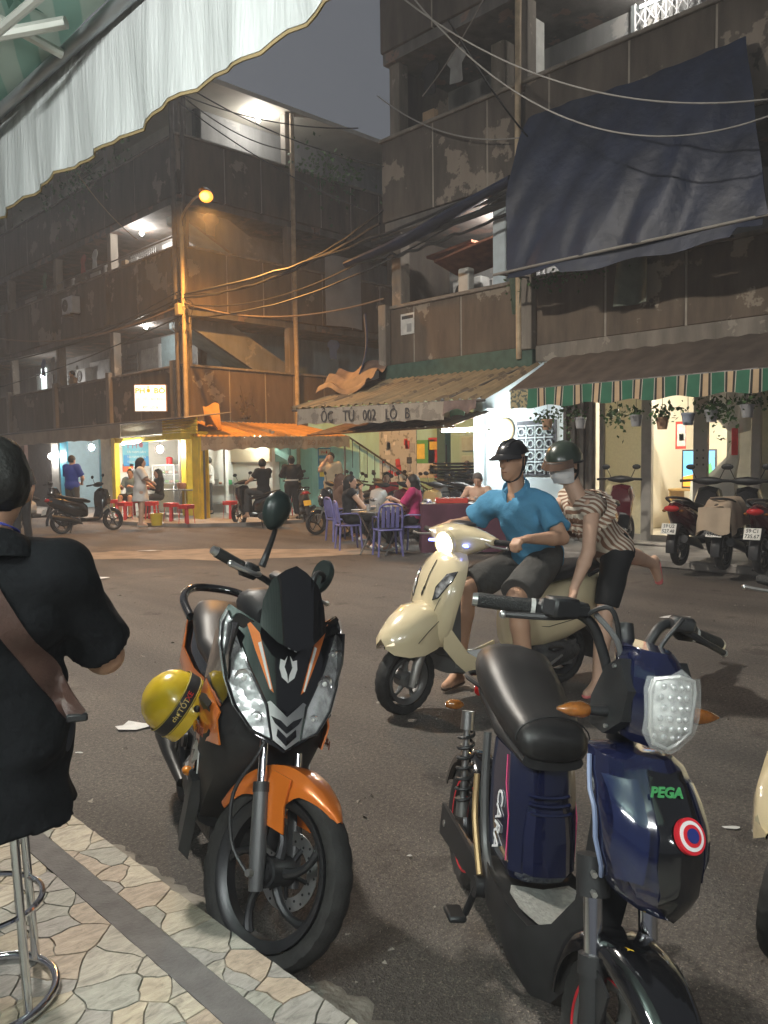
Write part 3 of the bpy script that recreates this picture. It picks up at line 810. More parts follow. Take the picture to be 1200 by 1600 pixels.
# --- green striped awning
GA = thing('awning', 'dark awning with green beige and black striped valance over the glass shop front', 'awning')
obj('roof_sheet', corrug((12.02, 8.05, 3.32), (12.02, -3, 3.32), (10.6, 8.0, 2.63), (10.6, -3, 2.63), 34, .01, 3, 4), M('dark_awning_cloth', (.075, .06, .05), .8, var=.35, vs=3), GA)
sg = M('stripe_green', (.025, .135, .075), .75, var=.15); sb_ = M('stripe_black', (.018, .018, .016), .8); sc_ = M('stripe_beige', (.50, .36, .22), .8, var=.12); sw = M('stripe_pale', (.45, .42, .35), .8)
yv = 7.96
pat = [(sg, .17), (sw, .012), (sb_, .03), (sc_, .072), (sb_, .03), (sw, .012)]
k = 0; first = True
obj('valance_end_panel', cloth_strip((10.58, yv, 2.62), (10.58, yv - .34, 2.62), .3, 6, .01, .01, .34), M('printed_panel', (.42, .35, .20), .8, c2=(.10, .12, .10), thr=.52, vs=22, det=2), GA)
yv -= .345
while yv > -1.5:
    m_, wd = pat[k % 6]; n_ = 6 if wd > .1 else 2
    rows = []
    for i in range(5):
        s = i / 4
        rows.append([(10.585 - .025 * s * math.sin((yv - wd * q / n_) * 9.2) - .015 * s, yv - wd * q / n_, 2.62 - s * (.285 + .022 * math.sin((yv - wd * q / n_) * 9.2 + 1))) for q in range(n_ + 1)])
    obj('valance_stripe', sheet(rows, .005), m_, GA); yv -= wd; k += 1
obj('wall_plate', box((11.9, 5.6, 3.12), (.1, 5.2, .14), .01), concg, GA)
obj('front_rail', tube([(10.62, 8.0, 2.62), (10.62, -3, 2.62)], .022, 8), railm, GA)
for yy in (7.9, 5.2, 2.5): obj('arm', tube([(12.1, yy, 2.75), (10.62, yy, 2.6)], .018, 6), railm, GA)

# --- ground floor of the right block
mint = peel('mint_wall', (.36, .60, .52), (.46, .62, .56), .66, .7, .85)
bluewhite = M('blue_white_wall', (.66, .75, .78), .6, var=.06, vs=1.5, bump=.05)
room = M('cream_room_wall', (.72, .66, .52), .7, var=.05, vs=1)
GF = thing('ground_floor', 'ground floor walls under the right block, pale blue and mint with an open bay', 'wall')
obj('street_wall', [box((12.4, 8.9, 1.65), (.2, 1.86, 3.3)), ], bluewhite, GF, 0)
obj('bay_column', box((12.35, 9.95, 1.65), (.3, .24, 3.3), .01), bluewhite, GF, 0)
obj('bay_back_wall', [box((16.6, 15.0, 1.75), (.2, 13.0, 3.5))], mint, GF, 0)
obj('party_wall', box((14.5, 9.9, 1.65), (4.1, .12, 3.3)), mint, GF, 0)
obj('bay_post', box((15.2, 13.5, 1.6), (.22, .28, 3.2), .01), M('dark_green_paint', (.07, .15, .13), .6), GF, 0)
obj('ceiling', box((14.4, 2.2, 3.36), (4.6, 20.2, .04)), grime, GF, 0)
# lattice window with pale ring blocks in the blue-white wall
LW = obj('lattice_window', [box((12.285, 8.66, 1.72), (.03, .86, 1.0))], M('lattice_dark', (.10, .11, .13), .7, var=.4, vs=8), GF, 0)
for i in range(4):
    for j in range(4):
        c_ = V(12.255, 8.36 + i * .2, 1.36 + j * .22)
        obj('ring_block', [lathe([(.055, -.02), (.075, -.02), (.075, .02), (.055, .02)], 14, c_, (1, 0, 0), closed=True), box(c_ + V(0, .1, 0), (.03, .022, .22)), box(c_ + V(0, 0, .11), (.03, .178, .022))], bluewhite, LW, 30)
# mint door with panels in the bay
dr = obj('door', box((16.45, 13.55, 1.2), (.08, .95, 2.3), .01), M('mint_door', (.40, .60, .55), .5, var=.08), GF, 0)
for zz in (.45, .95, 1.45, 1.95): obj('door_panel', box((16.39, 13.55, zz), (.04, .75, .38), .015), M('door_pane', (.45, .58, .55), .35), dr, 30)
# small prints on the walls
def poster(label, c, wd, h, n, u, base, bits=(), cat='poster', group=None):
    """flat printed sheet: base sheet plus coloured blocks (x0,y0,x1,y1,material) in 0..1"""
    t = thing('poster', label, cat, c, group=group); n, u = unit(n), unit(u)
    obj('paper', prism([(-wd / 2, -h / 2), (wd / 2, -h / 2), (wd / 2, h / 2), (-wd / 2, h / 2)], n * .004, u, Z, n * .004), base, t, 0)
    for (x0, y0, x1, y1, m_) in bits:
        obj('printed_block', prism([((x0 - .5) * wd, (y0 - .5) * h), ((x1 - .5) * wd, (y0 - .5) * h), ((x1 - .5) * wd, (y1 - .5) * h), ((x0 - .5) * wd, (y1 - .5) * h)], n * .0085, u, Z, n * .0015), m_, t, 0)
    return t
pm = lambda n, c: M('print_' + n, c, .6, var=.12, vs=9)
pw, pr_, pg, pb, py_, pk, pgy = pm('white', (.6, .6, .57)), pm('red', (.5, .05, .04)), pm('green', (.10, .32, .08)), pm('blue', (.05, .25, .5)), pm('yellow', (.75, .55, .06)), pm('black', (.04, .04, .04)), pm('grey', (.33, .33, .32))
wl = 16.5
poster('green and white printed calendar on the mint wall beside a red one', onX(664, 717, wl), .75, 1.05, nX, -Y, pg, [(0, 0, 1, .38, pw), (.1, .5, .5, .9, py_)])
poster('red printed calendar on the mint wall beside a green one', onX(680, 715, wl), .5, 1.1, nX, -Y, pr_, [(.1, .08, .9, .32, pw), (.1, .7, .9, .9, py_)])
_pr = thing('notice_wall', 'wall board crowded with white notices behind the bikes', 'notice board', onX(622, 715, wl))
obj('board', box((0, 0, 0), (.05, 1.5, 1.55)), M('notice_grey', (.42, .43, .40), .7, c2=(.2, .22, .2), thr=.6, vs=7), _pr, 0)
for i in range(26):
    q = V(-.035, random.uniform(-.65, .65), random.uniform(-.68, .62)); s_ = random.uniform(.08, .2)
    obj('notice', box(q, (.008, s_, s_ * random.uniform(.8, 1.5)), rot=rotm('X', random.uniform(-8, 8))), random.choice([pw, pw, pw, pgy, pr_, pk]), _pr, 0)
t = poster('small blue address plate above the notices', onX(613, 688, wl), .42, .16, nX, -Y, pb, cat='sign')
lettering('CHUNG CƯ', .075, (-.012, 0, 0), -Y, Z, pw, t, .003)
# woven tray on the blue-white wall
tag(obj('woven_tray', lathe([(0, 0), (.20, .0), (.23, .03), (.21, .045), (0, .02)], 28, onX(789, 672, 12.29), nX), M('woven_bamboo', (.52, .40, .24), .7, var=.2, vs=30, bump=.3)), 'round woven tray hung on the pale blue wall', 'tray')
tube_lamp('bright fluorescent tube under the lettered awning beside the blue wall', onX(690, 674, 11.5), onX(763, 671, 11.5), 110, r=.02)

# --- glass shop front (x = 12.3)
SF = thing('glass_facade', 'glazed aluminium shop front with cream room behind, under the green striped awning', 'shop front')
zb, zt = .14, 2.9
for (ya, yb) in ((7.27, 7.35), (6.40, 6.58), (5.48, 5.70), (4.68, 4.82), (3.2, 3.35)):
    obj('mullion', box((12.3, (ya + yb) / 2, (zb + zt) / 2), (.09, yb - ya, zt - zb), .008), alu, SF, 30)
obj('transom', box((12.31, 5.2, zb + .06), (.07, 4.2, .12)), alu, SF, 0)
obj('transom', box((12.31, 5.2, zt - .06), (.07, 4.2, .12)), alu, SF, 0)
frost = M('frosted_glass', (.72, .68, .50), .35, trans=.55, var=.08, vs=25, bump=.15, bs=70)
clear = M('clear_glass', (.95, .97, .96), .03, trans=1., var=0, ior=1.1)
obj('frosted_pane', box((12.32, 6.93, 1.5), (.012, .7, 2.64)), frost, SF, 0)
obj('door_pane', box((12.33, 4.25, 1.5), (.01, .86, 2.64)), frost, SF, 0)
for yy in (5.53, 5.63): obj('door_bolt', [box((12.25, yy, z_), (.02, .02, .03)) for z_ in (1.4, 1.5, 1.62)], railm, SF, 0)
# folded plank shutter beside it
for i in range(7):
    obj('shutter_leaf', box((12.2 + .03 * (i % 2), 7.45 + i * .085, 1.5), (.12, .07, 2.8), .006), M('weathered_wood', (.17, .14, .115), .7, var=.3, vs=6), SF, 30)
obj('sill_step', box((12.1, 5.3, .13), (.5, 4.6, .05), .01), conc, SF, 0)
RM = thing('shop_room', 'cream walled room seen through the glass shop front', 'room')
obj('back_wall', box((16.3, 5.0, 1.7), (.1, 5.4, 3.2)), room, RM, 0)
obj('side_wall', box((14.3, 7.55, 1.7), (4.0, .1, 3.2)), room, RM, 0)
obj('side_wall', box((14.3, 2.6, 1.7), (4.0, .1, 3.2)), room, RM, 0)
obj('partition', box((13.3, 5.05, 1.7), (.06, 1.1, 3.2)), M('grey_partition', (.5, .49, .44), .6), RM, 0)
obj('floor', box((14.3, 5.0, .13), (4.1, 5.0, .06)), M('room_floor_tile', (.50, .45, .36), .4), RM, 0)
tube_lamp('tube lamp on the ceiling of the cream room', (13.6, 6.2, 2.95), (13.6, 5.0, 2.95), 380, (1, .93, .78))
# desk with clutter, chair, television, calendar
wood = M('light_wood', (.52, .33, .12), .5, var=.18, vs=5)
DK = thing('desk', 'light wooden desk with drawers inside the cream room', 'desk', (14.55, 6.35, .16))
obj('top', box((0, 0, .76), (.6, 1.5, .04), .006), wood, DK)
obj('front_panel', box((-.27, -.36, .38), (.03, .74, .7)), wood, DK, 0)
obj('side_panel', [box((0, q, .38), (.55, .03, .74)) for q in (-.72, .72, .02)], wood, DK, 0)
obj('drawer', box((-.29, -.36, .62), (.02, .66, .2), .006), wood, DK)
obj('drawer', box((-.29, -.36, .36), (.02, .66, .26), .006), wood, DK)
TV = thing('television', 'flat screen showing a bright cartoon landscape on the desk', 'television', (14.5, 6.62, .94), 8)
obj('casing', box((0, 0, .36), (.05, .62, .72), .01), pk, TV)
scr = lambda n, c: M('screen_' + n, c, .4, emit=c, es=.9)
obj('screen', prism([(-.28, .04), (.28, .04), (.28, .69), (-.28, .69)], (-.027, 0, 0), -Y, Z, (-.003, 0, 0)), scr('sky', (.12, .38, .75)), TV, 0)
obj('screen_shape', [prism([(-.28, .04), (.28, .04), (.28, .2), (-.05, .27), (-.28, .22)], (-.0305, 0, 0), -Y, Z, (-.002, 0, 0))], scr('ground', (.75, .30, .04)), TV, 0)
obj('screen_shape', [prism([(.08, .2), (.27, .2), (.22, .5), (.16, .42), (.12, .5)], (-.033, 0, 0), -Y, Z, (-.002, 0, 0))], scr('tree', (.10, .35, .12)), TV, 0)
obj('stand', box((0, 0, .01), (.18, .3, .02)), pk, TV)
for i, (yy, xx, r_, m_, nm) in enumerate(((6.25, 14.45, .05, pw, 'bottle'), (6.15, 14.4, .06, pk, 'jar'), (6.0, 14.55, .07, pw, 'jar'), (5.85, 14.45, .08, M('blue_grey', (.15, .2, .24)), 'jar'), (6.38, 14.4, .035, pw, 'bottle'))):
    tag(obj(nm, lathe([(0, 0), (r_, 0), (r_, .12), (r_ * .45, .17), (r_ * .4, .22), (0, .22)], 14, (xx, yy, .94)), m_), ['tall white bottle on the desk', 'dark jar standing on the desk', 'white jar on the desk by the bags', 'blue grey pot on the desk end', 'thin white bottle next to the screen'][i], 'bottle')
for i in range(9):
    c_ = (14.6 + random.uniform(-.15, .15), 5.95 + random.uniform(-.25, .3), 1.06 + .045 * i)
    tag(obj('folded_bag', ell(c_, (.14, .2, .05), 10, 6), [pw, pr_, M('tan_bag', (.5, .35, .18)), pgy][i % 4]), ['white', 'red', 'tan', 'grey'][i % 4] + ' folded bag in the pile on the desk', 'bag', 'bags piled on the desk')
CH = thing('chair', 'white plastic chair with books under its seat in front of the wooden desk', 'chair', (13.75, 6.35, .16), 90)
wp = M('white_plastic', (.6, .62, .58), .45)
obj('seat', box((0, 0, .43), (.42, .42, .03), .012), wp, CH)
obj('backrest', sheet([[(-.2 + .4 * u, -.2 - .06 * v, .45 + .5 * v + .03 * math.sin(math.pi * u)) for u in np.linspace(0, 1, 8)] for v in np.linspace(0, 1, 5)], .012), wp, CH)
for sx in (-.18, .18):
    for sy in (-.18, .18): obj('leg', cyl((sx, sy, .42), (sx * 1.15, sy * 1.15, 0), .022, .018, 8), wood, CH)
poster('red edged wall calendar hanging in the cream room', onX(1064, 680, 14.2), .2, .5, nX, -Y, pr_, [(.15, .1, .95, .9, pw), (.35, .3, .8, .55, pgy)])
# curtain, tied with a red and white band
CT = thing('curtain', 'white gauze curtain gathered with a red band behind the glass', 'curtain', (12.7, 5.15, 0))
gz = M('gauze', (.72, .72, .70), .8, var=.06, bump=.1)
rows = []
for i in range(13):
    s = i / 12; rows.append([( .03 * math.sin(u * 26) * (1 - .5 * s), -.55 + 1.12 * u, 2.72 - (.35 + .45 * math.sin(math.pi * min(1, u * 1.0))) * s * 1.05) for u in np.linspace(0, 1, 40)])
obj('swag', sheet(rows, .006), gz, CT)
obj('tail', loft([[(.02 + r0 * math.cos(a) * .5, .12 + dy + r0 * math.sin(a) * (1 + .15 * math.sin(5 * a)), z_) for a in np.linspace(0, 6.28, 18, endpoint=False)] for (z_, r0, dy) in ((2.0, .05, -.05), (1.75, .05, -.04), (1.5, .10, 0), (1.2, .22, .18), (.9, .34, .26), (.3, .38, .26))]), gz, CT)
obj('tie_band', box((-.04, .07, 1.75), (.05, .09, .42), .01), M('red_band', (.6, .03, .04), .5), CT)

# ---------------------------------------------------------------- corner shops under the left block
LX = 11.0
LS = thing('shop_extension', 'yellow framed corner shop extension with roll shutter and tiled room', 'shop')
tile_w = M('white_tile', (.60, .58, .53), .35, var=.06, vs=3)
beige_w = M('beige_wall', (.50, .41, .28), .7, var=.1, vs=2)
paleblue = M('pale_blue_room', (.42, .58, .64), .6, var=.08)
cyanp = M('cyan_paint', (.06, .36, .52), .5, var=.1)
yA = onX(180, 700, LX)[1]
obj('corner_post', box((11.22, 18.42, 1.2), (.34, .30, 2.3), .02), yellow, LS)
obj('corner_post', box((11.05, 18.12, 1.15), (.10, .12, 2.2), .01), yellow, LS)
obj('door_post', box((LX, yA, 1.2), (.16, .22, 2.3), .01), yellow, LS)
obj('inner_post', box((11.6, 19.75, 1.3), (.2, .28, 2.5), .01), yellow, LS)
obj('lintel', box((LX, (18.5 + yA) / 2, 2.22), (.12, yA - 18.4, .13), .01), yellow, LS)
for i in range(6): obj('shutter_slat', box((LX - .03, 19.0, 2.30 + .075 * i), (.05, 1.75, .066), .012), yellow, LS)
obj('fascia', box((LX + .05, 21.3, 2.5), (.08, 2.8, .34), .01), M('white_fascia', (.55, .53, .47), .6, var=.15), LS)
obj('back_wall', box((13.55, 21.6, 1.2), (.1, 6.4, 2.4)), tile_w, LS, 0)
obj('upper_wall', box((13.45, 21.6, 2.0), (.08, 6.4, .9)), beige_w, LS, 0)
obj('side_wall', box((12.4, yA + .2, 1.3), (2.6, .12, 2.5)), tile_w, LS, 0)
obj('roof_sheet', corrug((12.0, 18.1, 2.85), (12.0, 33, 2.85), (10.6, 18.1, 2.66), (10.6, 33, 2.66), 60, .015), M('grey_tin', (.20, .185, .17), .7, var=.3, vs=3), LS)
# blue room further along
yB0, yB1 = onX(160, 700, LX)[1], onX(97, 700, LX)[1]
yC1 = onX(45, 700, LX)[1]
obj('blue_room_wall', box((13.6, (yB0 + yB1) / 2, 1.3), (.1, yB1 - yB0, 2.5)), paleblue, LS, 0)
obj('blue_room_wall', box((12.4, yB1 + .1, 1.3), (2.6, .1, 2.5)), paleblue, LS, 0)
obj('wall_pier', box((LX, yB0 - .35, 1.3), (.14, .62, 2.5)), M('pier_paint', (.5, .46, .36), .7), LS, 0)
obj('door_leaf', box((LX - .02, yB0 + .05, 1.2), (.06, .22, 2.3), .01), cyanp, LS)
obj('door_leaf', box((LX - .02, yB1 - .2, 1.2), (.06, .55, 2.3), .01), cyanp, LS)
obj('wall_pier', box((LX, yB1 + .45, 1.3), (.14, .6, 2.5)), M('grey_pier', (.28, .27, .25), .7), LS, 0)
obj('dark_shutter', box((LX + .1, yB1 + 2.0, 1.25), (.08, 2.6, 2.4)), dark_door, LS, 0)
obj('end_wall', box((LX, yC1 + 3, 1.4), (.14, 5.5, 2.6)), M('reddish_wall', (.20, .12, .10), .8, var=.2), LS, 0)
FA = thing('canopy_fascia', 'long beige canvas fascia drooping along the shops on the street side', 'awning')
obj('fascia_cloth', cloth_strip((10.6, 33.5, 2.62), (10.6, 21.6, 2.66), .42, 50, .02, .03, 1.1), M('beige_canvas', (.34, .26, .19), .8, var=.2, vs=2), FA)
obj('fascia_rail', tube([(10.62, 33.5, 2.66), (10.62, 18.2, 2.68)], .03, 6), railm, FA)
# shop facing the alley, under the orange awning
OA = thing('awning', 'orange corrugated awning with scalloped grey canvas valance at the corner', 'awning')
obj('roof_sheet', corrug((11.3, 20.3, 2.72), (16.0, 20.3, 2.72), (10.95, 18.02, 2.2), (16.05, 18.02, 2.28), 30, .025, 3, 6, 0, .004), orange_roof, OA)
obj('valance', cloth_strip((11.0, 18.0, 2.2), (16.05, 18.0, 2.28), .36, 80, .02, .045, .42, seed=3), canvas, OA)
for s_, xx in (('HỦ TIẾU', 13.55), ('BÒ KHO', 14.85)): lettering(s_, .22, (xx, 17.965, 2.07), X, Z, M('faded_brown_ink', (.30, .21, .15), .8), OA, .006)
lettering('PHỞ', .2, (12.3, 17.965, 2.04), X, Z, M('very_faded_ink', (.36, .29, .23), .8), OA, .006)
obj('torn_flap', sheet([[(11.75 + .5 * u + .12 * v, 19.0 + .3 * v, 2.5 + .62 * v + .07 * math.sin(5 * u + 4 * v)) for u in np.linspace(0, 1, 6)] for v in np.linspace(0, 1, 6)], .02), orange_roof, OA)
for xx in (11.1, 15.9): obj('front_pole', cyl((xx, 18.05, .09), (xx, 18.05, 2.2), .03, .03, 8), railm, OA)
AS = thing('shop_room', 'mint and white tiled food shop room under the orange awning', 'room')
obj('back_wall', box((13.6, 20.4, 1.2), (3.2, .1, 2.4)), tile_w, AS, 0)
obj('back_wall', box((16.0, 20.4, 1.2), (1.5, .1, 2.4)), mint, AS, 0)
obj('divider', box((12.1, 20.2, 1.2), (.1, .5, 2.4)), M('brown_wall', (.24, .19, .15), .7), AS, 0)
obj('white_post', box((12.95, 19.9, 1.2), (.1, .1, 2.3)), pw, AS, 0)
obj('stair_underside', prism([(13.2, 2.4), (15.0, 1.55), (15.0, 1.75), (13.2, 2.6)], (0, 19.6, 0), X, Z, (0, .75, 0)), mint, AS, 0)
obj('dark_post', box((15.1, 19.7, 1.2), (.08, .08, 2.4)), M('dark_green_paint', (.07, .15, .13), .6), AS, 0)
obj('side_wall', box((16.75, 19.4, 1.2), (.1, 2.0, 2.4)), M('dark_blue_wall', (.06, .08, .12), .7), AS, 0)
bn = poster('blue and white food banner beside the orange awning', onY(507, 732, 18.9), .5, 1.25, -Y, X, pb, [(.05, .82, .95, .97, pw), (.1, .55, .9, .74, pw), (.1, .3, .5, .42, py_)], 'banner')
for s_, zz, m_ in (('PHỞ', .48, pr_), ('HỦ TIẾU', .18, pr_)): lettering(s_, .13 if zz > .3 else .10, (0, -.012, zz), X, Z, m_, bn, .003)
wY = yA + .12
bn2 = poster('blue pho menu banner on the tiled wall of the corner shop', onY(212, 709, wY), .85, .75, -Y, X, M('banner_blue', (.15, .40, .50), .6, var=.15), [(.03, .0, .25, .45, pb), (.8, 0, 1, .4, pb)], 'banner')
lettering('PHỞ', .28, (0, -.012, .25), X, Z, M('banner_red', (.32, .10, .13), .6), bn2, .004)
for zz in (.05, -.1, -.25): lettering('TÁI NẠM GÂN', .095, (.02, -.012, zz), X, Z, pw, bn2, .004)
poster('small orange red card under the pho banner', onY(200, 731, wY), .34, .24, -Y, X, M('card_red', (.55, .12, .05), .6), [(.55, .4, .75, .6, py_)])
t = poster('white wall notice lettered bò 10', onY(243, 747, wY), .42, .3, -Y, X, tile_w, cat='notice'); lettering('BÒ 10', .13, (0, -.012, -.02), X, Z, pk, t, .004); 
# corner sign, lit from inside
t = thing('lit_sign', 'small white lit shop sign on the block corner above the awnings', 'sign', onX(235, 622, 10.9))
_u = unit(V(1, -.75, 0)); _n = unit(np.cross(_u, Z))
obj('light_box', prism([(-.43, -.37), (.43, -.37), (.43, .37), (-.43, .37)], -_n * 0, _u, Z, -_n * .16), M('sign_case', (.3, .2, .16), .6), t, 0)
obj('lit_face', prism([(-.41, -.35), (.41, -.35), (.41, .35), (-.41, .35)], _n * .002, _u, Z, _n * .01), glow('sign_glow', (1, .97, .86), .75), t, 0)
lettering('PHỞ BÒ', .20, _n * .013 + Z * .19, _u, Z, M('sign_yellow', (.5, .3, .01), .5, emit=(.9, .5, .02), es=.45), t, .003, sx=1.1, bold=.004)
lettering('HỦ TIẾU BÒ KHO', .105, _n * .013 - Z * .03, _u, Z, M('sign_green', (.10, .22, .16), .5, emit=(.12, .3, .2), es=.25), t, .003, sx=.9)
lettering('ĐT  LÔ B', .10, _n * .013 - Z * .26, _u, Z, M('sign_red', (.3, .12, .1), .5, emit=(.4, .15, .1), es=.25), t, .003)
obj('bracket', [tube([-_n * .1 - Z * .37, -_n * .1 + V(.8, 1.2, -.5)], .02, 6)], railm, t)
# shop bulbs and tubes
bulb('dazzling bulb hung at the front of the pho shop', onX(250, 702, 11.2), 140, r=.085)
bulb('dazzling bulb hung before the blue room', onX(143, 699, 11.0), 90, r=.085)
bulb('dazzling bulb before the dark shutter beyond the blue room', onX(80, 713, 10.8), 80, r=.09)
tube_lamp('tube lamp on the yellow lintel of the corner shop', onX(190, 694, 10.88), onX(218, 691, 10.88), 60, (1, .97, .8))
tube_lamp('tube lamp hidden under the orange awning', (12.8, 18.8, 2.25), (14.0, 18.8, 2.25), 190, (.9, 1, .93))
# ---------------------------------------------------------------- street lamp, cables, tarpaulin, plants, near canopy
t = thing('street_lamp', 'sodium street lamp glowing orange on a slim pole at the block corner', 'street lamp', (11.75, 19.95, 0))
lp = atD(322, 307, 19.7) - V(11.75, 19.95, 0)
obj('pole', tube([(0, 0, 0), (0, 0, 4), (0, 0, 8.0)], [.075, .055], 10), M('lamp_pole', (.40, .31, .18), .6, var=.2), t)
obj('arm', tube(smooth([(0, 0, 7.7), (-.05, -.1, 8.2), lp * .55 + V(0, 0, 3.9), lp + V(.06, .1, .09)], 5), .032, 8), M('lamp_pole', (.40, .31, .18), .6), t)
obj('lamp_head', loft([[lp + V(.32, .3, .1) * (1 - q) * .9 + V(-.25, -.2, .03) * q + V(.6 * math.cos(a) * rr, -.6 * math.cos(a) * rr, .10 * abs(math.sin(a)) * rr / .16 + .05) for a in np.linspace(0, 6.28, 12, endpoint=False)] for q, rr in ((0, .05), (.3, .14), (.7, .16), (1, .08))]), railm, t)
obj('lamp_glass', ell(lp, (.17, .17, .14), 14, 9), glow('sodium_glow', (1, .30, .015), 1.7), t)
obj('lamp_core', ell(lp + V(-.1, -.1, -.04), (.11, .11, .09), 12, 8), glow('sodium_core', (1, .55, .10), 2.6), t)
light('sodium_light', 'SPOT', lp + V(-.05, -.05, -.30), 2000, (1, .46, .11), .12, t, (0, 0, 0), 165)
# cables
cb = M('cable_black', (.02, .02, .02), .6)
cbl = M('cable_pale', (.28, .27, .25), .6)
def cable(a, b, sag, m_=cb, r=.012, label=None, wig=0.):
    a, b = np.asarray(a, float), np.asarray(b, float); ts = np.linspace(0, 1, 22); r_ = np.random.default_rng(int(abs(a[0] * 977 + b[2] * 131 + sag * 77)))
    p = [a + (b - a) * t_ - Z * sag * 4 * t_ * (1 - t_) + (r_.normal(size=3) * wig if 0 < i < 21 else 0) for i, t_ in enumerate(ts)]
    return tag(obj('cable', tube(smooth(p, 2), r, 5), m_), label or 'thin black overhead cable strung between the blocks', 'cable', 'overhead cables')
hub = V(11.75, 20.1, 6.1)
cable(hub, (11.9, 12.3, 6.45), .35, r=.03, wig=.01); cable(hub + Z * .1, (11.9, 12.2, 6.7), .5, r=.022, wig=.01); cable(hub - Z * .15, (11.9, 12.3, 5.9), .45, r=.02)
cable(hub, (11.8, 46, 6.8), .8, r=.03, label='thick black cable running along the second floor of the long block'); cable(hub + Z * .2, (11.8, 46, 7.6), 1.2, r=.018, wig=.01); cable(hub - Z * .5, (11.8, 46, 4.9), .5, r=.02, label='black cable running along the first floor of the long block')
cable((11.8, 8.75, 6.45), (11.8, 20.2, 6.2), .25, r=.035, wig=.012); cable((11.8, 8.75, 6.3), (11.8, 20.2, 5.6), .6, r=.02, wig=.01)
cable((11.8, 8.75, 6.1), (11.9, 12.5, 6.1), .1, r=.07, label='fat bundled black cable under the upper balcony of the right block'); cable((11.8, 8.8, 5.9), (11.7, 13, 5.75), .15, r=.03, wig=.03)
lbl2 = 'pale cable looping across the dark tarpaulin'
cable(onX(620, -10, 9.), onX(1200, 155, 10.2), .55, cbl, .012, lbl2); cable(onX(640, -10, 9.2), onX(1205, 180, 10.3), .95, cbl, .012, lbl2)
cable(onX(760, -10, 10), onX(660, 150, 11.8), .1, cbl, .012, 'pale cable dropping from above to the second floor balcony'); cable(onX(590, 150, 11.8), onX(830, 212, 11.8), .35, cbl, .014, 'pale slack cable along the second floor balcony')
cable(onX(700, 30, 9), onX(830, 220, 11.8), .1, cb, .016, label='black cable dropping steeply to the tarpaulin corner')
for i, (a, b) in enumerate((((290, 150), (560, 200)), ((280, 160), (575, 330)), ((285, 150), (450, 235)), ((300, 140), (600, 260)))):
    cable(onX(*a, 9.5), onX(*b, 11.9), .2, cb, .014, label='black cable fanning out from under the white canopy')
cable(onX(120, 270, 10.5), onX(215, 375, 11.8), .15, M('cable_yellowed', (.35, .26, .15), .6), .014, 'yellowed cable hanging under the white canopy edge')
cable((8.0, 30, 6.5), (11.75, 20.15, 5.9), .9, M('cable_brown', (.16, .12, .09), .6), .022, 'brown drooping cable running along the long block')
cable(hub - Z * .1, (11.9, 12.2, 4.9), .4, M('cable_brown', (.16, .12, .09), .6), .02, 'brown cable from the corner pole to the right block')
for k in range(7):
    q = hub + V(random.uniform(-.1, .1), random.uniform(-.25, .1), random.uniform(-.5, .15)); n_ = 18; rr = random.uniform(.12, .32)
    tag(obj('cable_coil', tube([q + V(.04 * math.sin(3 * a), rr * .9 * math.cos(a), rr * 1.2 * math.sin(a) - rr) for a in np.linspace(0, 6.28, n_, endpoint=False)], .010, 5, closed=True), cb), 'black cable coil tangled on the corner pole', 'cable', 'cable coils on the corner pole')
tag(obj('junction_box', box(hub + V(-.12, -.1, -.35), (.16, .2, .32), .02), M('junction_paint', (.35, .28, .16), .6)), 'small box tied to the corner pole under the cables', 'box')
# dark tarpaulin hanging over the right block
TP = thing('tarpaulin', 'large dark blue tarpaulin hung from the upper balcony of the right block', 'tarpaulin')
rows = []
for i in range(23):
    s = i / 22; row = []
    for k_ in range(41):
        u = k_ / 40
        top = V(11.86, 8.52, 7.42) * (1 - u) + V(11.86, 4.78, 7.36) * u; bot = V(11.0, 8.42, 4.62) * (1 - u) + V(11.0, 4.12, 4.62) * u
        p = top * (1 - s) + bot * s
        fold = .10 * math.exp(-((u + .45 * s - 1.0) / .12) ** 2) * math.sin(14 * (u + .4 * s)) + .05 * math.sin(9 * u + 5 * s) + .025 * math.sin(31 * (u + .5 * s)) + .012 * math.sin(60 * u + 12 * s)
        row.append(p + V(-fold * .9 - .25 * math.sin(math.pi * s) * .6, .06 * math.sin(4 * s) * (1 - u), 0))
    rows.append(row)
obj('cloth', sheet(rows, .008), M('navy_tarp', (.013, .019, .042), .5, var=.4, vs=2.2, bump=.9, bs=5), TP, 80)
obj('hem', sheet([[(11.0 - .03 * math.sin(9 * u) - .05 * s, 8.3 - 4.1 * u, 4.62 - s * (.22 if .25 < u < .9 else .1) - .03 * math.sin(20 * u) * s) for u in np.linspace(0, 1, 40)] for s in np.linspace(0, 1, 5)], .006), M('navy_tarp', (.022, .026, .040), .45), TP)
obj('bottom_pole', tube([(10.96, 8.6, 4.62), (10.96, 1, 4.62)], .024, 8), M('grey_pipe', (.30, .28, .25), .5, .4), TP)
for yy in (8.5, 5.0): obj('stay', tube([(12, yy, 4.7), (10.96, yy, 4.62)], .02, 6), railm, TP)
tag(obj('rolled_tarpaulin', tube(smooth([(11.75, 13.2, 5.75), (11.75, 11.5, 5.9), (11.75, 10, 6.2), (11.75, 8.8, 6.42)], 5), [.10, .16, .14, .12], 10, flat=.7), M('navy_tarp', (.022, .026, .040), .45)), 'rolled dark tarpaulin slung along the first floor corridor', 'tarpaulin')
tag(obj('draped_cloth', sheet([[(11.88 - .05 * math.sin(7 * u + v) - .03 * v, 6.55 - (.52 + .25 * v) * (u - .5) * (1 - .25 * v), 4.72 - .78 * v) for u in np.linspace(0, 1, 12)] for v in np.linspace(0, 1, 12)], .012), M('green_grey_cloth', (.13, .145, .115), .85, var=.2, vs=5)), 'grey green cloth draped over the balcony panel above the striped awning', 'cloth')
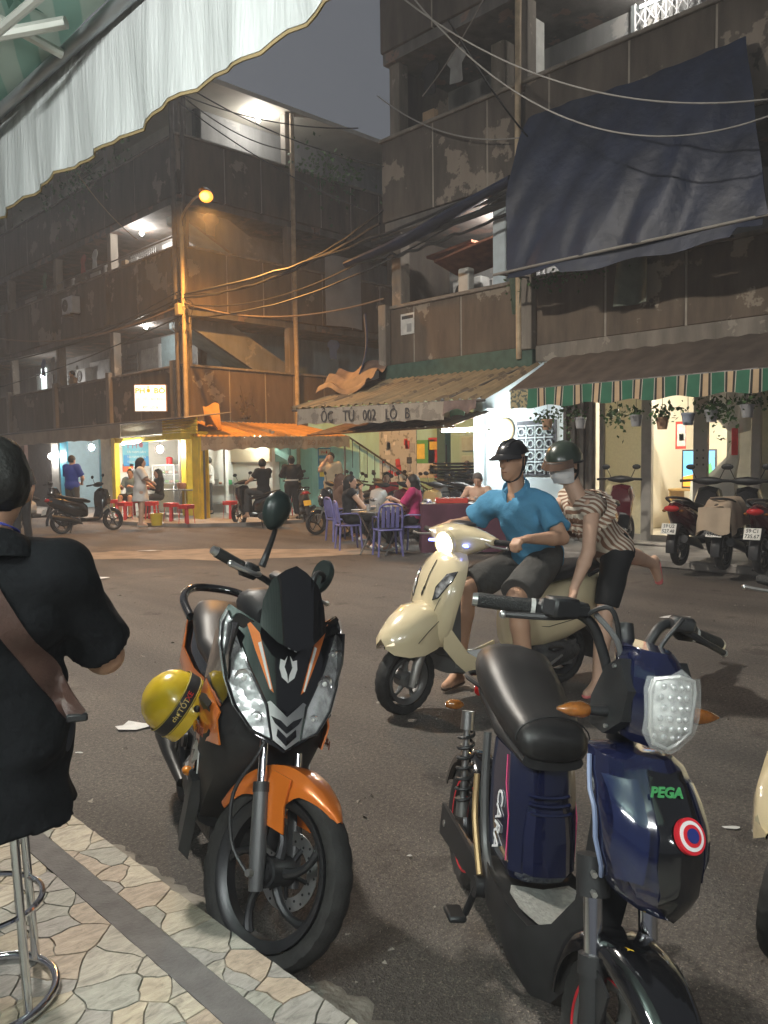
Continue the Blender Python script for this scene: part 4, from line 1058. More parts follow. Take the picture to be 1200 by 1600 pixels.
tag(obj('draped_cloth', sheet([[(11.85 - .04 * math.sin(7 * u + v), 8.95 - (.30 - .15 * v) * u - .10 * v, 4.85 - .75 * v) for u in np.linspace(0, 1, 8)] for v in np.linspace(0, 1, 10)], .012), M('green_cloth', (.07, .10, .07), .85, var=.2, vs=5)), 'dark green rag hanging at the tarpaulin corner', 'cloth')
t = poster('small white notice pasted on the balcony panel of the right block', onX(637, 506, 11.98), .38, .42, nX, -Y, pw, [(.08, .74, .92, .9, pk), (.45, .1, .8, .5, pgy)], 'notice')
# leaves
def leafy(c, n, rad, drop, size, seed, dirs=None):
    r_ = np.random.default_rng(seed); vs = []; fs = []
    for i in range(n):
        p = np.asarray(c) + r_.normal(size=3) * np.array(rad); 
        if drop: p[2] -= abs(r_.normal()) * drop * (i % 3 == 0)
        d = unit(r_.normal(size=3) + V(0, 0, .2)); s_ = unit(np.cross(d, r_.normal(size=3))); nn = np.cross(d, s_); L_ = size * r_.uniform(.6, 1.3); k = len(vs)
        vs += [p, p + d * L_ * .45 + s_ * L_ * .3 + nn * L_ * .06, p + d * L_, p + d * L_ * .45 - s_ * L_ * .3 + nn * L_ * .06]; fs.append((k, k + 1, k + 2, k + 3))
    return np.array(vs), fs
leafm = M('leaf_green', (.05, .11, .03), .5, var=.45, vs=14)
pots = [((855, 655), 'terracotta', 90, (.11, .11, .07), .10, 'bushy pot plant hanging nearest the blue wall'), ((888, 648), None, 70, (.09, .09, .07), .28, 'trailing creeper hung beside the grey pot'), ((907, 652), 'grey', 30, (.06, .06, .06), 0, 'grey hanging pot with a sparse plant by the plank shutter'),
        ((965, 648), None, 110, (.13, .13, .06), .14, 'spreading creeper hung before the frosted pane'), ((994, 648), 'grey', 26, (.10, .05, .04), 0, 'grey pot with spiky leaves hung at the mullion'), ((1035, 652), 'terracotta', 120, (.10, .10, .06), .02, 'round bushy plant in a terracotta pot'),
        ((1075, 645), 'blue', 16, (.05, .05, .08), 0, 'pale blue pot with thin stems'), ((1112, 640), 'grey', 120, (.10, .10, .06), .10, 'dense creeper in a hanging pot before the curtain'), ((1135, 645), None, 60, (.05, .08, .06), .28, 'long trailing creeper before the curtain'), ((1168, 632), 'grey', 80, (.14, .12, .05), .02, 'low wide plant in a grey hanging pot')]
pmats = {'terracotta': M('terracotta', (.42, .25, .15), .7, var=.15), 'grey': M('grey_pot', (.30, .30, .31), .6, var=.15), 'blue': M('blue_pot', (.30, .34, .42), .6, var=.15)}
for i, ((px, py), col_, n_, rad, drop, lab) in enumerate(pots):
    c_ = onX(px, py, 10.85); t = thing('hanging_plant', lab, 'plant', c_, group='plants hung under the striped awning')
    if col_: obj('pot', lathe([(0, -.17), (.065, -.17), (.085, -.03), (.095, -.03), (.095, .0), (.075, .0), (.07, -.02), (0, -.02)], 16), pmats[col_], t)
    obj('foliage', leafy((0, 0, .05 if col_ else 0), n_, rad, drop, .075, i + 3), leafm, t, 0)
    obj('hanger', [cyl((0, 0, .0), (0, 0, 2.55 - c_[2]), .004, .004, 5)], railm, t)
tag(obj('ivy', leafy((11.85, 7.9, 4.62), 220, (.04, .5, .06), .1, .07, 40), leafm, None, 0), 'ivy creeping along the balcony edge under the tarpaulin', 'plant')
def shrub(nm, lab, c, n, rad, drop, size, seed, m_):
    t = thing(nm, lab, 'plant', c); o = obj('foliage', leafy((0, 0, 0), n, rad, drop, size, seed), m_, t, 0); o['kind'] = 'stuff'
    r_ = np.random.default_rng(seed)
    for k in range(4): obj('stem', tube(smooth([(rad[0] * r_.normal() * .3, rad[1] * r_.normal() * .3, -rad[2] - .15), r_.normal(size=3) * np.array(rad) * .3, r_.normal(size=3) * np.array(rad) * .9 + V(0, 0, rad[2])], 3), .008, 5), M('stem_brown', (.08, .06, .04), .8), t)
shrub('balcony_plant', 'scraggly plants on the top balcony of the left block', (17.4, 20.3, 10.9), 260, (.7, .15, .3), .5, .16, 44, leafm)
shrub('balcony_plant', 'dark shrub on the top balcony edge behind the white canopy', (11.8, 26.5, 10.9), 260, (.15, 1.6, .35), .6, .16, 45, leafm)
shrub('wall_weed', 'dead weed clinging to the lit parapet of the left block', onY(383, 640, 20.35), 60, (.16, .04, .28), .1, .1, 46, M('dead_leaf', (.08, .07, .045), .8))

# ---------------------------------------------------------------- the canopy over the standing point, with its lamps
def stained_white():
    def b(nt, P):
        N = nt.nodes.new; L = nt.links.new; tc = N('ShaderNodeTexCoord'); mp = N('ShaderNodeMapping'); mp.inputs['Scale'].default_value = (1, 9, .9); L(tc.outputs['Object'], mp.inputs[0])
        n = N('ShaderNodeTexNoise'); n.inputs['Scale'].default_value = 1.6; n.inputs['Detail'].default_value = 7; L(mp.outputs[0], n.inputs[0])
        r = N('ShaderNodeValToRGB'); r.color_ramp.elements[0].position = .33; r.color_ramp.elements[1].position = .66; r.color_ramp.elements[0].color = (.42, .43, .425, 1); r.color_ramp.elements[1].color = (.66, .67, .665, 1); L(n.outputs[0], r.inputs[0]); L(r.outputs[0], P.inputs['Base Color'])
        P.inputs['Roughness'].default_value = .7; n2 = N('ShaderNodeTexNoise'); n2.inputs['Scale'].default_value = 9; L(mp.outputs[0], n2.inputs[0]); bp = N('ShaderNodeBump'); bp.inputs['Strength'].default_value = .35; bp.inputs['Distance'].default_value = .02; L(n2.outputs[0], bp.inputs['Height']); L(bp.outputs[0], P.inputs['Normal'])
    return node_mat('canopy_white', b)
CN = thing('canopy', 'white canvas street canopy with scalloped valance and bamboo print lining', 'canopy')
vx = 1.15; rows = []
def vfoot(y): return 2.465 + .004 * math.sin(y * 7.3) + .008 * abs(math.sin(y * 2.9)) - .018 * math.exp(-((y - 1.62) / .08) ** 2)
ys = np.linspace(-1.2, 6.2, 150)
for s in np.linspace(0, 1, 7):
    rows.append([(vx + .012 * math.sin(y * 17 + 2 * s) * s + .008 * math.sin(y * 41) * s, y, 2.80 - (2.80 - vfoot(y)) * s) for y in ys])
fab = stained_white()
obj('valance', sheet(rows, .003), fab, CN)
obj('trim', sheet([[(vx + .012 * math.sin(y * 17 + 2) + .008 * math.sin(y * 41) + .004, y, vfoot(y) - .012 * s + .004) for y in ys] for s in (0, 1)], .004), M('trim_yellow', (.30, .22, .11), .8, var=.2), CN)
def bamboo(nt, P):
    N = nt.nodes.new; L = nt.links.new
    tc = N('ShaderNodeTexCoord'); mp = N('ShaderNodeMapping'); mp.inputs['Rotation'].default_value = (0, 0, .5); L(tc.outputs['Object'], mp.inputs[0])
    wv = N('ShaderNodeTexWave'); wv.inputs['Scale'].default_value = 2.1; wv.inputs['Distortion'].default_value = .6; L(mp.outputs[0], wv.inputs[0])
    r = N('ShaderNodeValToRGB'); r.color_ramp.elements[0].position = .45; r.color_ramp.elements[1].position = .55; r.color_ramp.elements[0].color = (.40, .50, .44, 1); r.color_ramp.elements[1].color = (.24, .40, .34, 1); L(wv.outputs[0], r.inputs[0])
    L(r.outputs[0], P.inputs['Base Color']); P.inputs['Roughness'].default_value = .6
obj('lining', sheet([[(vx - .03 - 3.2 * s, y, 2.83 + .62 * s + .012 * math.sin(y * 6 + 8 * s)) for y in np.linspace(-1.2, 6.2, 40)] for s in np.linspace(0, 1, 12)], .004), node_mat('bamboo_lining', bamboo), CN)
# printed bamboo sprigs on the lining
sp_m = M('bamboo_print', (.10, .20, .16), .7); r_ = np.random.default_rng(8); spr = []
for k_ in range(46):
    s, y = r_.uniform(.03, .55), r_.uniform(1.5, 5.5); c_ = V(vx - .03 - 3.2 * s, y, 2.83 + .62 * s + .012 * math.sin(y * 6 + 8 * s) - .010); e1 = unit(V(-3.2, 0, .62))
    for q in range(5):
        a = r_.uniform(0, 6.28); d = e1 * math.cos(a) + Y * math.sin(a); n2 = e1 * -math.sin(a) + Y * math.cos(a); L_ = r_.uniform(.05, .11)
        spr.append((np.array([c_, c_ + d * L_ * .4 + n2 * .011, c_ + d * L_, c_ + d * L_ * .4 - n2 * .011]), [(0, 1, 2, 3)]))
obj('printed_sprigs', spr, sp_m, CN, 0)
steel = M('painted_steel', (.55, .55, .50), .4, .3, var=.12)
obj('front_bar', tube([(vx - .03, -1.2, 2.80), (vx - .03, 6.2, 2.80)], .022, 10), M('galvanised_bar', (.34, .35, .36), .4, .6), CN)
obj('folding_arm', tube([(vx - .10, 2.40, 2.80), (vx - .38, 2.75, 2.76), (vx - .75, 3.2, 2.74)], .018, 8), steel, CN)
obj('folding_arm', tube([(vx - .30, 2.62, 2.72), (vx - .12, 1.85, 2.86), (vx - .5, 1.3, 2.9)], .014, 8), steel, CN)
obj('rafter', tube([(vx - .05, 2.55, 2.78), (vx - 3.1, 2.55, 3.38)], .015, 8), steel, CN)
tube_lamp('tube lamp under the white canopy', (-1.25, .35, 2.78), (-1.25, 1.55, 2.78), 190, (.95, 1, .97), r=.02)
tube_lamp('second tube lamp under the white canopy behind the kerb', (-.5, -1.9, 2.7), (-.5, -.7, 2.7), 150, (.97, 1, .97), r=.02)

# white street lamp added out of view on this side, to light the roadway
t = thing('street_lamp', 'added white street lamp on a tall pole, out of view along this kerb', 'street lamp', (1.0, 8.0, 0))
obj('pole', tube([(0, 0, 0), (0, 0, 5), (0, 0, 8.2), (.3, 0, 8.5), (1.0, 0, 8.55)], [.08, .06, .05, .04], 10), M('galvanised_bar', (.34, .35, .36), .4, .6), t)
obj('lamp_head', box((1.25, 0, 8.58), (.62, .26, .07), .02), railm, t)
obj('lamp_glass', box((1.25, 0, 8.525), (.5, .2, .03)), glow('white_street_glow', (1, .93, .82), 2200 / (math.pi * .26)), t)
tube_lamp('added tube lamp, out of view further along the near pavement', (-.4, -5.2, 2.7), (-.4, -4.0, 2.7), 150, (.97, 1, .97), r=.02)  # extra unseen lamp, added to brighten the road and riders
# ---------------------------------------------------------------- motorbikes: shared pieces (local frame: x forward, y to the bike's left, z up)
GB = M('gloss_black', (.006, .006, .007), .12, coat=1., var=.05)
OR = M('orange_metallic', (.60, .15, .018), .28, .25, coat=1., var=.08)
RUB = M('tyre_rubber', (.022, .021, .020), .72, var=.3, vs=18, bump=.12, bs=120)
PLB = M('black_plastic', (.018, .018, .019), .48, var=.2, vs=20, bump=.04, bs=200)
GRP = M('grip_rubber', (.014, .014, .014), .65, bump=.5, bs=260)
ALD = M('dark_alloy', (.055, .055, .058), .38, .7, var=.2, vs=10)
CHR = M('chrome', (.72, .72, .74), .12, 1., var=.04)
STL = M('brushed_steel', (.45, .45, .44), .3, .9, var=.12, vs=20)
ENG = M('engine_alloy', (.11, .11, .11), .5, .6, var=.3, vs=16, bump=.3, bs=60)
SEAT = M('seat_vinyl', (.018, .017, .017), .42, var=.2, vs=8, bump=.06, bs=260)
def facet(nt, P):
    N = nt.nodes.new; L = nt.links.new; tc = N('ShaderNodeTexCoord')
    vo = N('ShaderNodeTexVoronoi'); vo.inputs['Scale'].default_value = 30; L(tc.outputs['Object'], vo.inputs['Vector'])
    nz = N('ShaderNodeTexNoise'); nz.inputs['Scale'].default_value = 16; nz.inputs['Detail'].default_value = 3; L(tc.outputs['Object'], nz.inputs['Vector'])
    r = N('ShaderNodeValToRGB'); e = r.color_ramp.elements; e[0].position = .40; e[1].position = .60; e[0].color = (.10, .10, .105, 1); e[1].color = (.72, .73, .74, 1); L(nz.outputs[0], r.inputs[0]); L(r.outputs[0], P.inputs['Base Color'])
    P.inputs['Metallic'].default_value = .5; P.inputs['Roughness'].default_value = .2; P.inputs['Coat Weight'].default_value = 1; P.inputs['Coat Roughness'].default_value = .03
    bp = N('ShaderNodeBump'); bp.inputs['Strength'].default_value = .5; bp.inputs['Distance'].default_value = .008; L(vo.outputs['Distance'], bp.inputs['Height']); L(bp.outputs[0], P.inputs['Normal'])
REF = node_mat('faceted_reflector', facet)
LENS = M('clear_lens', (.9, .9, .9), .03, var=0, alpha=.10)
def steerT(piv, axis, deg):
    Rm = np.array(Matrix.Rotation(R(deg), 3, Vector(unit(axis)))); piv = np.asarray(piv, float)
    return lambda sh: ((np.asarray(sh[0]) - piv) @ Rm.T + piv, sh[1])
ident = lambda sh: sh
def tyre_shape(c, Ro, w_, seg=72, groove=.0, ng=24):
    prof = [(Ro - .055, -w_ * .36), (Ro - .035, -w_ * .48), (Ro - .014, -w_ * .46), (Ro - .004, -w_ * .30), (Ro, -w_ * .1), (Ro, w_ * .1), (Ro - .004, w_ * .30), (Ro - .014, w_ * .46), (Ro - .035, w_ * .48), (Ro - .055, w_ * .36)]
    v = []; f = []; n = len(prof)
    for k in range(seg):
        a = 2 * math.pi * k / seg
        for i, (r_, h) in enumerate(prof):
            if groove and 2 <= i <= 7:
                ph = (a * ng / (2 * math.pi) + abs(h) * 12) % 1
                if ph < .28 and i not in (4, 5): r_ -= groove
                if ph < .16: r_ -= groove * .6
            v.append((c[0] + r_ * math.cos(a), c[1] + h, c[2] + r_ * math.sin(a)))
    for k in range(seg):
        l = (k + 1) % seg
        for i in range(n):
            j = (i + 1) % n; f.append((k * n + i, l * n + i, l * n + j, k * n + j))
    return np.array(v), f
def wheel(par, c, Ro, w_, rim, nsp, T=ident, rm=None, curved=.35, disc=0., name='front_wheel', groove=.0, seg=72, rimtape=None, sp_w=.028, hub=.045):
    c = np.asarray(c, float); rm = rm or ALD
    rim_p = [(rim, -w_ * .40), (rim + .012, -w_ * .42), (rim + .012, -w_ * .30), (rim - .010, -w_ * .22), (rim - .010, w_ * .22), (rim + .012, w_ * .30), (rim + .012, w_ * .42), (rim, w_ * .40), (rim - .02, w_ * .2), (rim - .02, -w_ * .2)]
    W = obj(name, [T(lathe(rim_p, seg // 2 * 2, c, (0, 1, 0), closed=True)), T(cyl(c - Y * w_ * .55, c + Y * w_ * .55, hub, hub, 20)), T(cyl(c - Y * w_ * .7, c - Y * w_ * .5, hub * .7, hub * .8, 16))], rm, par)
    obj('tyre', T(tyre_shape(c, Ro, w_, seg, groove)), RUB, W, 35)
    for k in range(nsp):
        a0 = 2 * math.pi * k / nsp + .3; path = []
        for t in np.linspace(0, 1, 7):
            a = a0 + curved * t ** 1.5; r_ = hub * .8 + (rim - .008 - hub * .8) * t
            path.append(c + V(math.cos(a) * r_, 0, math.sin(a) * r_))
        obj('spoke', T(tube(path, [sp_w * .62, sp_w * .5, sp_w * .42, sp_w * .6], 8, flat=1.0)), rm, W)
    if disc:
        yd = disc; n = 40; dv = lathe([(.075, -.002), (.115, -.002), (.115, .002), (.075, .002)], n, c + Y * yd, (0, 1, 0), closed=True)
        D = obj('brake_disc', T(dv), STL, W)
        obj('disc_holes', [T(cyl(c + V(math.cos(a) * rr, yd - .003, math.sin(a) * rr), c + V(math.cos(a) * rr, yd + .003, math.sin(a) * rr), .0042, .0042, 8)) for k in range(30) for a, rr in ((2 * math.pi * k / 30, .088 + .017 * (k % 2)),)], PLB, D)['kind'] = 'stuff'
        obj('disc_carrier', [T(tube([c + Y * yd * .8, c + V(math.cos(a) * .08, yd, math.sin(a) * .08)], .008, 6)) for a in np.arange(0, 6.2, 1.2566)], ALD, W)
    if rimtape:
        obj('rim_stripe', [T(lathe([(rim + .006, s * w_ * .425), (rim + .014, s * w_ * .43), (rim + .014, s * w_ * .41), (rim + .006, s * w_ * .41)], 60, c, (0, 1, 0), closed=True)) for s in (-1, 1)], rimtape, W)
    return W

# ================================================================ orange and black scooter parked at the kerb
_fr, _rr = V(1.42, 1.96, 0), V(1.90, 3.146, 0)
_d = unit(_fr - _rr); _lf = V(-_d[1], _d[0], 0)
_o = (_fr + _rr) / 2 - _lf * .085 + _d * .03
OB = thing('motor_scooter', 'black and orange scooter parked at the kerb with its front wheel turned', 'scooter', _o, math.degrees(math.atan2(_d[1], _d[0])), lean=-11)
OB.rotation_mode = 'XYZ'
ST = steerT((.60, 0, .25), (-.42, 0, 1), 31)
fc = V(.64, 0, .278)
wheel(OB, fc, .278, .090, .205, 5, ST, curved=.55, disc=.062, groove=.0035, seg=96)
wheel(OB, (-.64, 0, .272), .272, .10, .185, 5, name='rear_wheel', groove=.003)
# fork legs, axle, fender, brake hose
ax_d = unit(V(-.42, 0, 1))
for s in (-1, 1):
    b = fc + V(0, s * .082, 0)
    obj('fork_slider', ST(tube([b - ax_d * .05, b + ax_d * .06, b + ax_d * .24], [.021, .026, .024], 14)), M('fork_grey', (.09, .09, .092), .4, .4, var=.15), OB)
    obj('fork_tube', ST(cyl(b + ax_d * .22, b + ax_d * .52, .015, .015, 14)), CHR, OB)
    obj('dust_seal', ST(cyl(b + ax_d * .225, b + ax_d * .255, .027, .026, 14)), PLB, OB)
obj('axle_nut', ST(cyl(fc - Y * .085, fc - Y * .122, .012, .011, 6)), STL, OB)
obj('axle', ST(cyl(fc - Y * .11, fc + Y * .11, .008, .008, 8)), STL, OB)
def fender_grid(c, r0, a0, a1, wprof, n=22, m=9):
    rows = []
    for i in range(n + 1):
        t = i / n; a = R(a0 + (a1 - a0) * t); wd = np.interp(t, [q[0] for q in wprof], [q[1] for q in wprof]); rr = np.interp(t, [q[0] for q in wprof], [q[2] for q in wprof])
        row = []
        for k in range(m + 1):
            u = -1 + 2 * k / m; sgn = math.copysign(1, u)
            yy = wd * sgn * min(1, abs(u) * 1.35); drop = max(0, abs(u) - .55) / .45
            q = r0 + rr - .010 * abs(u) ** 2 - drop * np.interp(t, [q[0] for q in wprof], [q[3] for q in wprof])
            row.append(c + V(q * math.cos(a), yy, q * math.sin(a)))
        rows.append(row)
    return rows
obj('front_fender', ST(sheet(fender_grid(fc, .298, 158, 52, [(0, .052, 0, .03), (.2, .060, .005, .05), (.45, .064, .012, .10), (.6, .064, .012, .12), (.72, .060, .006, .05), (.9, .04, -.004, .015), (1, .012, -.012, .004)], 30, 12), .004)), OR, OB, 35)
obj('fender_stay', [ST(prism([(-.07, .10), (.06, .10), (.03, .17), (.02, .25), (-.06, .25)], fc + V(-.02, s * .068, .03), X, Z, (0, s * .006, 0))) for s in (-1, 1)], OR, OB)
obj('brake_hose', ST(tube(smooth([fc + V(-.02, -.10, -.01), fc + V(-.10, -.12, .05), fc + V(-.15, -.13, .18), fc + V(-.12, -.11, .33), fc + V(-.15, -.06, .52)], 6), .006, 8)), PLB, OB)
obj('caliper', ST(box(fc + V(-.09, .07, .07), (.07, .045, .09), .012)), ALD, OB)
# fairing surfaces
def fn(y, z): return V(.60 - .50 * (z - .62) - 2.0 * y * y - .8 * max(0, .70 - z) ** 2, y * 1.07, z + .022)
def mir(poly): return [(-a, b) for a, b in poly[::-1]]
half = [(0, .605), (.045, .628), (.10, .655), (.15, .72), (.178, .79), (.196, .88), (.198, .95), (.175, 1.005), (.13, .985), (.08, .955), (0, .925)]
obj('front_cowl', patch(half + mir(half[1:-1]), fn, 0, .012, .025), GB, OB, 50)
for s in (1, -1):
    q = lambda p: [(s * a, b) for a, b in (p if s > 0 else p[::-1])]
    obj('headlight', patch(q([(.176, .985), (.190, .945), (.190, .885), (.172, .79), (.145, .72), (.098, .662), (.042, .642), (.060, .735), (.115, .835), (.152, .93)]), fn, .010, .012, .012), REF, OB, 30)
    obj('headlight_lens', patch(q([(.178, .989), (.192, .947), (.193, .884), (.175, .787), (.148, .716), (.099, .657), (.040, .638), (.057, .737), (.112, .838), (.149, .935)]), fn, .016, .003, .02), LENS, OB, 50)
    ho = q([(.176, .985), (.190, .945), (.190, .885), (.172, .79), (.145, .72), (.098, .662), (.042, .642), (.060, .735), (.115, .835), (.152, .93)])
    obj('headlight_bezel', tube([fn(a, b) + V(.016, 0, 0) for a, b in ho], .0055, 6, closed=True), GB, OB)
    for a, b, rr in ((.125, .80, .030), (.158, .885, .020), (.085, .70, .018)):
        p_ = fn(s * a, b) + V(.012, 0, 0); obj('lamp_reflector', lathe([(rr, .004), (rr * .9, .001), (rr * .5, -.004), (0, -.006)], 20, p_, unit(V(1, s * .45, .1))), CHR, OB, 60); obj('lamp_bulb', ell(p_ + V(.002, 0, 0), (.006, rr * .3, rr * .3), 10, 6), pw, OB)
    obj('side_stripe', patch(q([(.128, .975), (.085, .93), (.040, .765), (.052, .775), (.095, .88)]), fn, .0165, .003, .02), OR, OB, 50)
    obj('stripe_edge', patch(q([(.088, .90), (.080, .905), (.046, .775), (.050, .772)]), fn, .018, .002, .02), pw, OB, 50)
    obj('chevron', patch(q([(.0, .622), (.028, .648), (.026, .668), (.0, .645)]), fn, .0195, .003, .02), GB, OB, 50)
    obj('chevron', patch(q([(.0, .655), (.034, .682), (.045, .70), (.018, .69), (.0, .674)]), fn, .0195, .003, .02), GB, OB, 50)
obj('nose_panel', patch([(0, .715), (.058, .738), (.112, .838), (.150, .935), (.174, .99), (.165, 1.0), (.08, .955), (0, .925), (-.08, .955), (-.165, 1.0), (-.174, .99), (-.150, .935), (-.112, .838), (-.058, .738)], fn, .0135, .008, .025), GB, OB, 50)
obj('silver_vee', patch([(0, .612), (.040, .64), (.060, .735), (.048, .742), (0, .70), (-.048, .742), (-.060, .735), (-.040, .64)], fn, .0155, .006, .02), STL, OB, 50)
shield = [(0, .795), (.018, .81), (.026, .835), (.024, .862), (.012, .858), (.004, .872), (.012, .84), (.004, .82)]
for s in (1, -1): obj('emblem', patch([(s * a, b) for a, b in (shield if s > 0 else shield[::-1])], fn, .0175, .003, .008), M('emblem_silver', (.7, .7, .68), .3, .5), OB, 50)
# upper lip, screen and instrument shroud
def fs(y, z): return V(.535 - .60 * (z - .95) - 3.0 * y * y, y, z)
obj('wind_screen', patch([(-.105, .985), (-.055, .945), (0, .925), (.055, .945), (.105, .985), (.098, 1.06), (.075, 1.125), (.035, 1.16), (0, 1.178), (-.035, 1.16), (-.075, 1.125), (-.098, 1.06)], fs, .012, .006, .02), M('smoked_screen', (.006, .006, .007), .06, coat=1.), OB, 60)
obj('dash_shroud', loft([sel(.20, .11, .99, 1.06, 16), sel(.28, .15, .97, 1.09, 16), sel(.34, .13, .95, 1.09, 16), sel(.385, .10, .94, 1.05, 16)]), PLB, OB)
obj('upper_lip', loft([sec(.42, [(0, .965), (.10, .985), (.165, 1.012), (.185, .985), (.10, .945), (0, .92)]), sec(.30, [(0, 1.0), (.10, .995), (.175, .985), (.19, .94), (.1, .90), (0, .88)])]), GB, OB)
# side cowls, under-nose, leg shield and floor
for s in (1, -1):
    rows = []
    for (x_, yo, zt, zb_) in ((.48, .192, .99, .76), (.36, .205, .97, .64), (.24, .205, .92, .50), (.14, .185, .80, .36), (.02, .165, .52, .25)):
        rows.append([(x_, s * (yo - .03 * abs(v - .4)), zt + (zb_ - zt) * v) for v in np.linspace(0, 1, 8)])
    obj('side_cowl', sheet(rows, s * -.008), GB, OB, 50)
    rows = [[(x_ + .02 * v, s * (yo + .006 - .028 * abs(v - .3)), zt + (zb_ - zt) * v) for v in np.linspace(0, 1, 5)] for (x_, yo, zt, zb_) in ((.45, .185, .70, .60), (.36, .205, .74, .585), (.27, .208, .76, .545), (.20, .203, .70, .52))]
    obj('cowl_panel', sheet(rows, s * -.006), OR, OB, 40)
    rows = [[(x_, s * (yo + .014 - .028 * abs(v - .3)), zt + (zb_ - zt) * v) for v in np.linspace(0, 1, 4)] for (x_, yo, zt, zb_) in ((.40, .197, .715, .665), (.33, .206, .725, .65), (.28, .207, .715, .66))]
    obj('cowl_vent', sheet(rows, s * -.004), PLB, OB, 40)
    lettering('HONDA', .042, (.34, s * .216, .608), V(-s, 0, .15), V(-.1 * s, 0, 1) if s > 0 else V(.1, 0, 1), M('decal_dark', (.16, .03, .01), .4), OB, .003)
obj('inner_nose', loft([sec(.50, [(0, .74), (.11, .74), (.14, .66), (.08, .62), (0, .61)]), sec(.40, [(0, .80), (.18, .78), (.195, .62), (.15, .50), (0, .47)]), sec(.30, [(0, .9), (.19, .86), (.20, .54), (.15, .36), (0, .34)]), sec(.22, [(0, .9), (.17, .84), (.17, .44), (.14, .26), (0, .25)])]), PLB, OB)
obj('floor_board', loft([sel(.24, .15, .24, .34, 16), sel(.0, .155, .22, .33, 16), sel(-.16, .15, .24, .36, 16)]), PLB, OB)
obj('belly', loft([sel(.20, .09, .14, .30, 14), sel(-.1, .12, .13, .30, 14), sel(-.3, .12, .16, .34, 14)]), ENG, OB)
for s in (1,):
    obj('foot_peg_guard', prism([(.05, .13), (.13, .20), (.12, .40), (.0, .44), (-.10, .40), (-.02, .2)], (0, s * .175, 0), X, Z, (0, s * .02, 0)), M('dusty_plastic', (.05, .05, .05), .7, var=.4, vs=9), OB)
# seat, body and tail
body = [(.16, .12, .42, .66), (.05, .15, .40, .72), (-.15, .17, .40, .76), (-.40, .175, .44, .79), (-.62, .14, .56, .82), (-.80, .08, .68, .85), (-.88, .03, .76, .84)]
obj('body_shell', loft([sel(x_, w_, a, b, 18, 2.8) for x_, w_, a, b in body]), GB, OB)
for s in (1, -1):
    rows = [[(x_, s * (w_ + .008 - .02 * abs(v - .4)), zt + (zb_ - zt) * v) for v in np.linspace(0, 1, 5)] for (x_, w_, zt, zb_) in ((.10, .15, .70, .52), (-.15, .172, .70, .56), (-.4, .178, .73, .62), (-.66, .135, .80, .74), (-.84, .07, .83, .80))]
    obj('tail_panel', sheet(rows, s * -.006), OR, OB, 40)
    obj('white_decal', [prism([(.30, .53), (.24, .55), (.20, .50), (.25, .515), (.22, .46), (.30, .50), (.33, .46)], (0, s * .192, 0), X, Z, (0, s * .004, 0))], pw, OB)
obj('seat', loft([sel(.20, .085, .66, .74, 18), sel(.12, .12, .68, .80, 18), sel(-.05, .145, .70, .82, 18), sel(-.22, .155, .72, .83, 18), sel(-.32, .155, .74, .89, 18), sel(-.52, .14, .78, .92, 18), sel(-.68, .10, .81, .90, 18)]), SEAT, OB)
obj('grab_rail', tube(smooth([(-.50, .15, .84), (-.66, .165, .89), (-.80, .11, .925), (-.85, 0, .93), (-.80, -.11, .925), (-.66, -.165, .89), (-.50, -.15, .84)], 5), .019, 10), GB, OB)
obj('tail_lamp', ell((-.885, 0, .79), (.03, .07, .035), 12, 8), M('red_lens', (.4, .01, .01), .1, coat=1), OB)
obj('rear_fender', sheet(fender_grid(V(-.64, 0, .26), .30, 95, 190, [(0, .06, 0, .02), (1, .06, .03, .02)], 14, 8), .005), PLB, OB)
obj('engine_case', [ell((-.42, .06, .30), (.26, .075, .11), 16, 10), cyl((-.64, .02, .26), (-.64, .13, .26), .08, .07, 20)], ENG, OB)
obj('muffler', tube([(-.25, -.12, .22), (-.45, -.15, .27), (-.55, -.155, .33), (-.95, -.16, .42)], [.02, .03, .055, .055], 14), M('muffler_black', (.03, .03, .03), .4, .3), OB)
obj('muffler_shield', box((-.75, -.215, .39), (.26, .012, .08), .005, rotm('Y', 10)), STL, OB)
obj('radiator_side', loft([[(.26, -.15, .42), (.14, -.15, .44), (.12, -.15, .18), (.21, -.15, .12)], [(.24, -.185, .40), (.16, -.185, .41), (.14, -.185, .20), (.20, -.185, .15)]]), M('dusty_plastic', (.05, .05, .05), .7), OB)
obj('side_stand', tube([(.0, .12, .22), (-.04, .26, .03)], .012, 8), PLB, OB)
obj('turn_signal', ell((.13, -.185, .40), (.03, .02, .016), 10, 6), M('amber_lens', (.6, .2, .01), .15, coat=1), OB)
for s in (1, -1): obj('side_reflector', ell((.27, s * .214, .80 - .2), (.035, .008, .02), 10, 6), M('amber_lens', (.6, .2, .01), .15), OB)
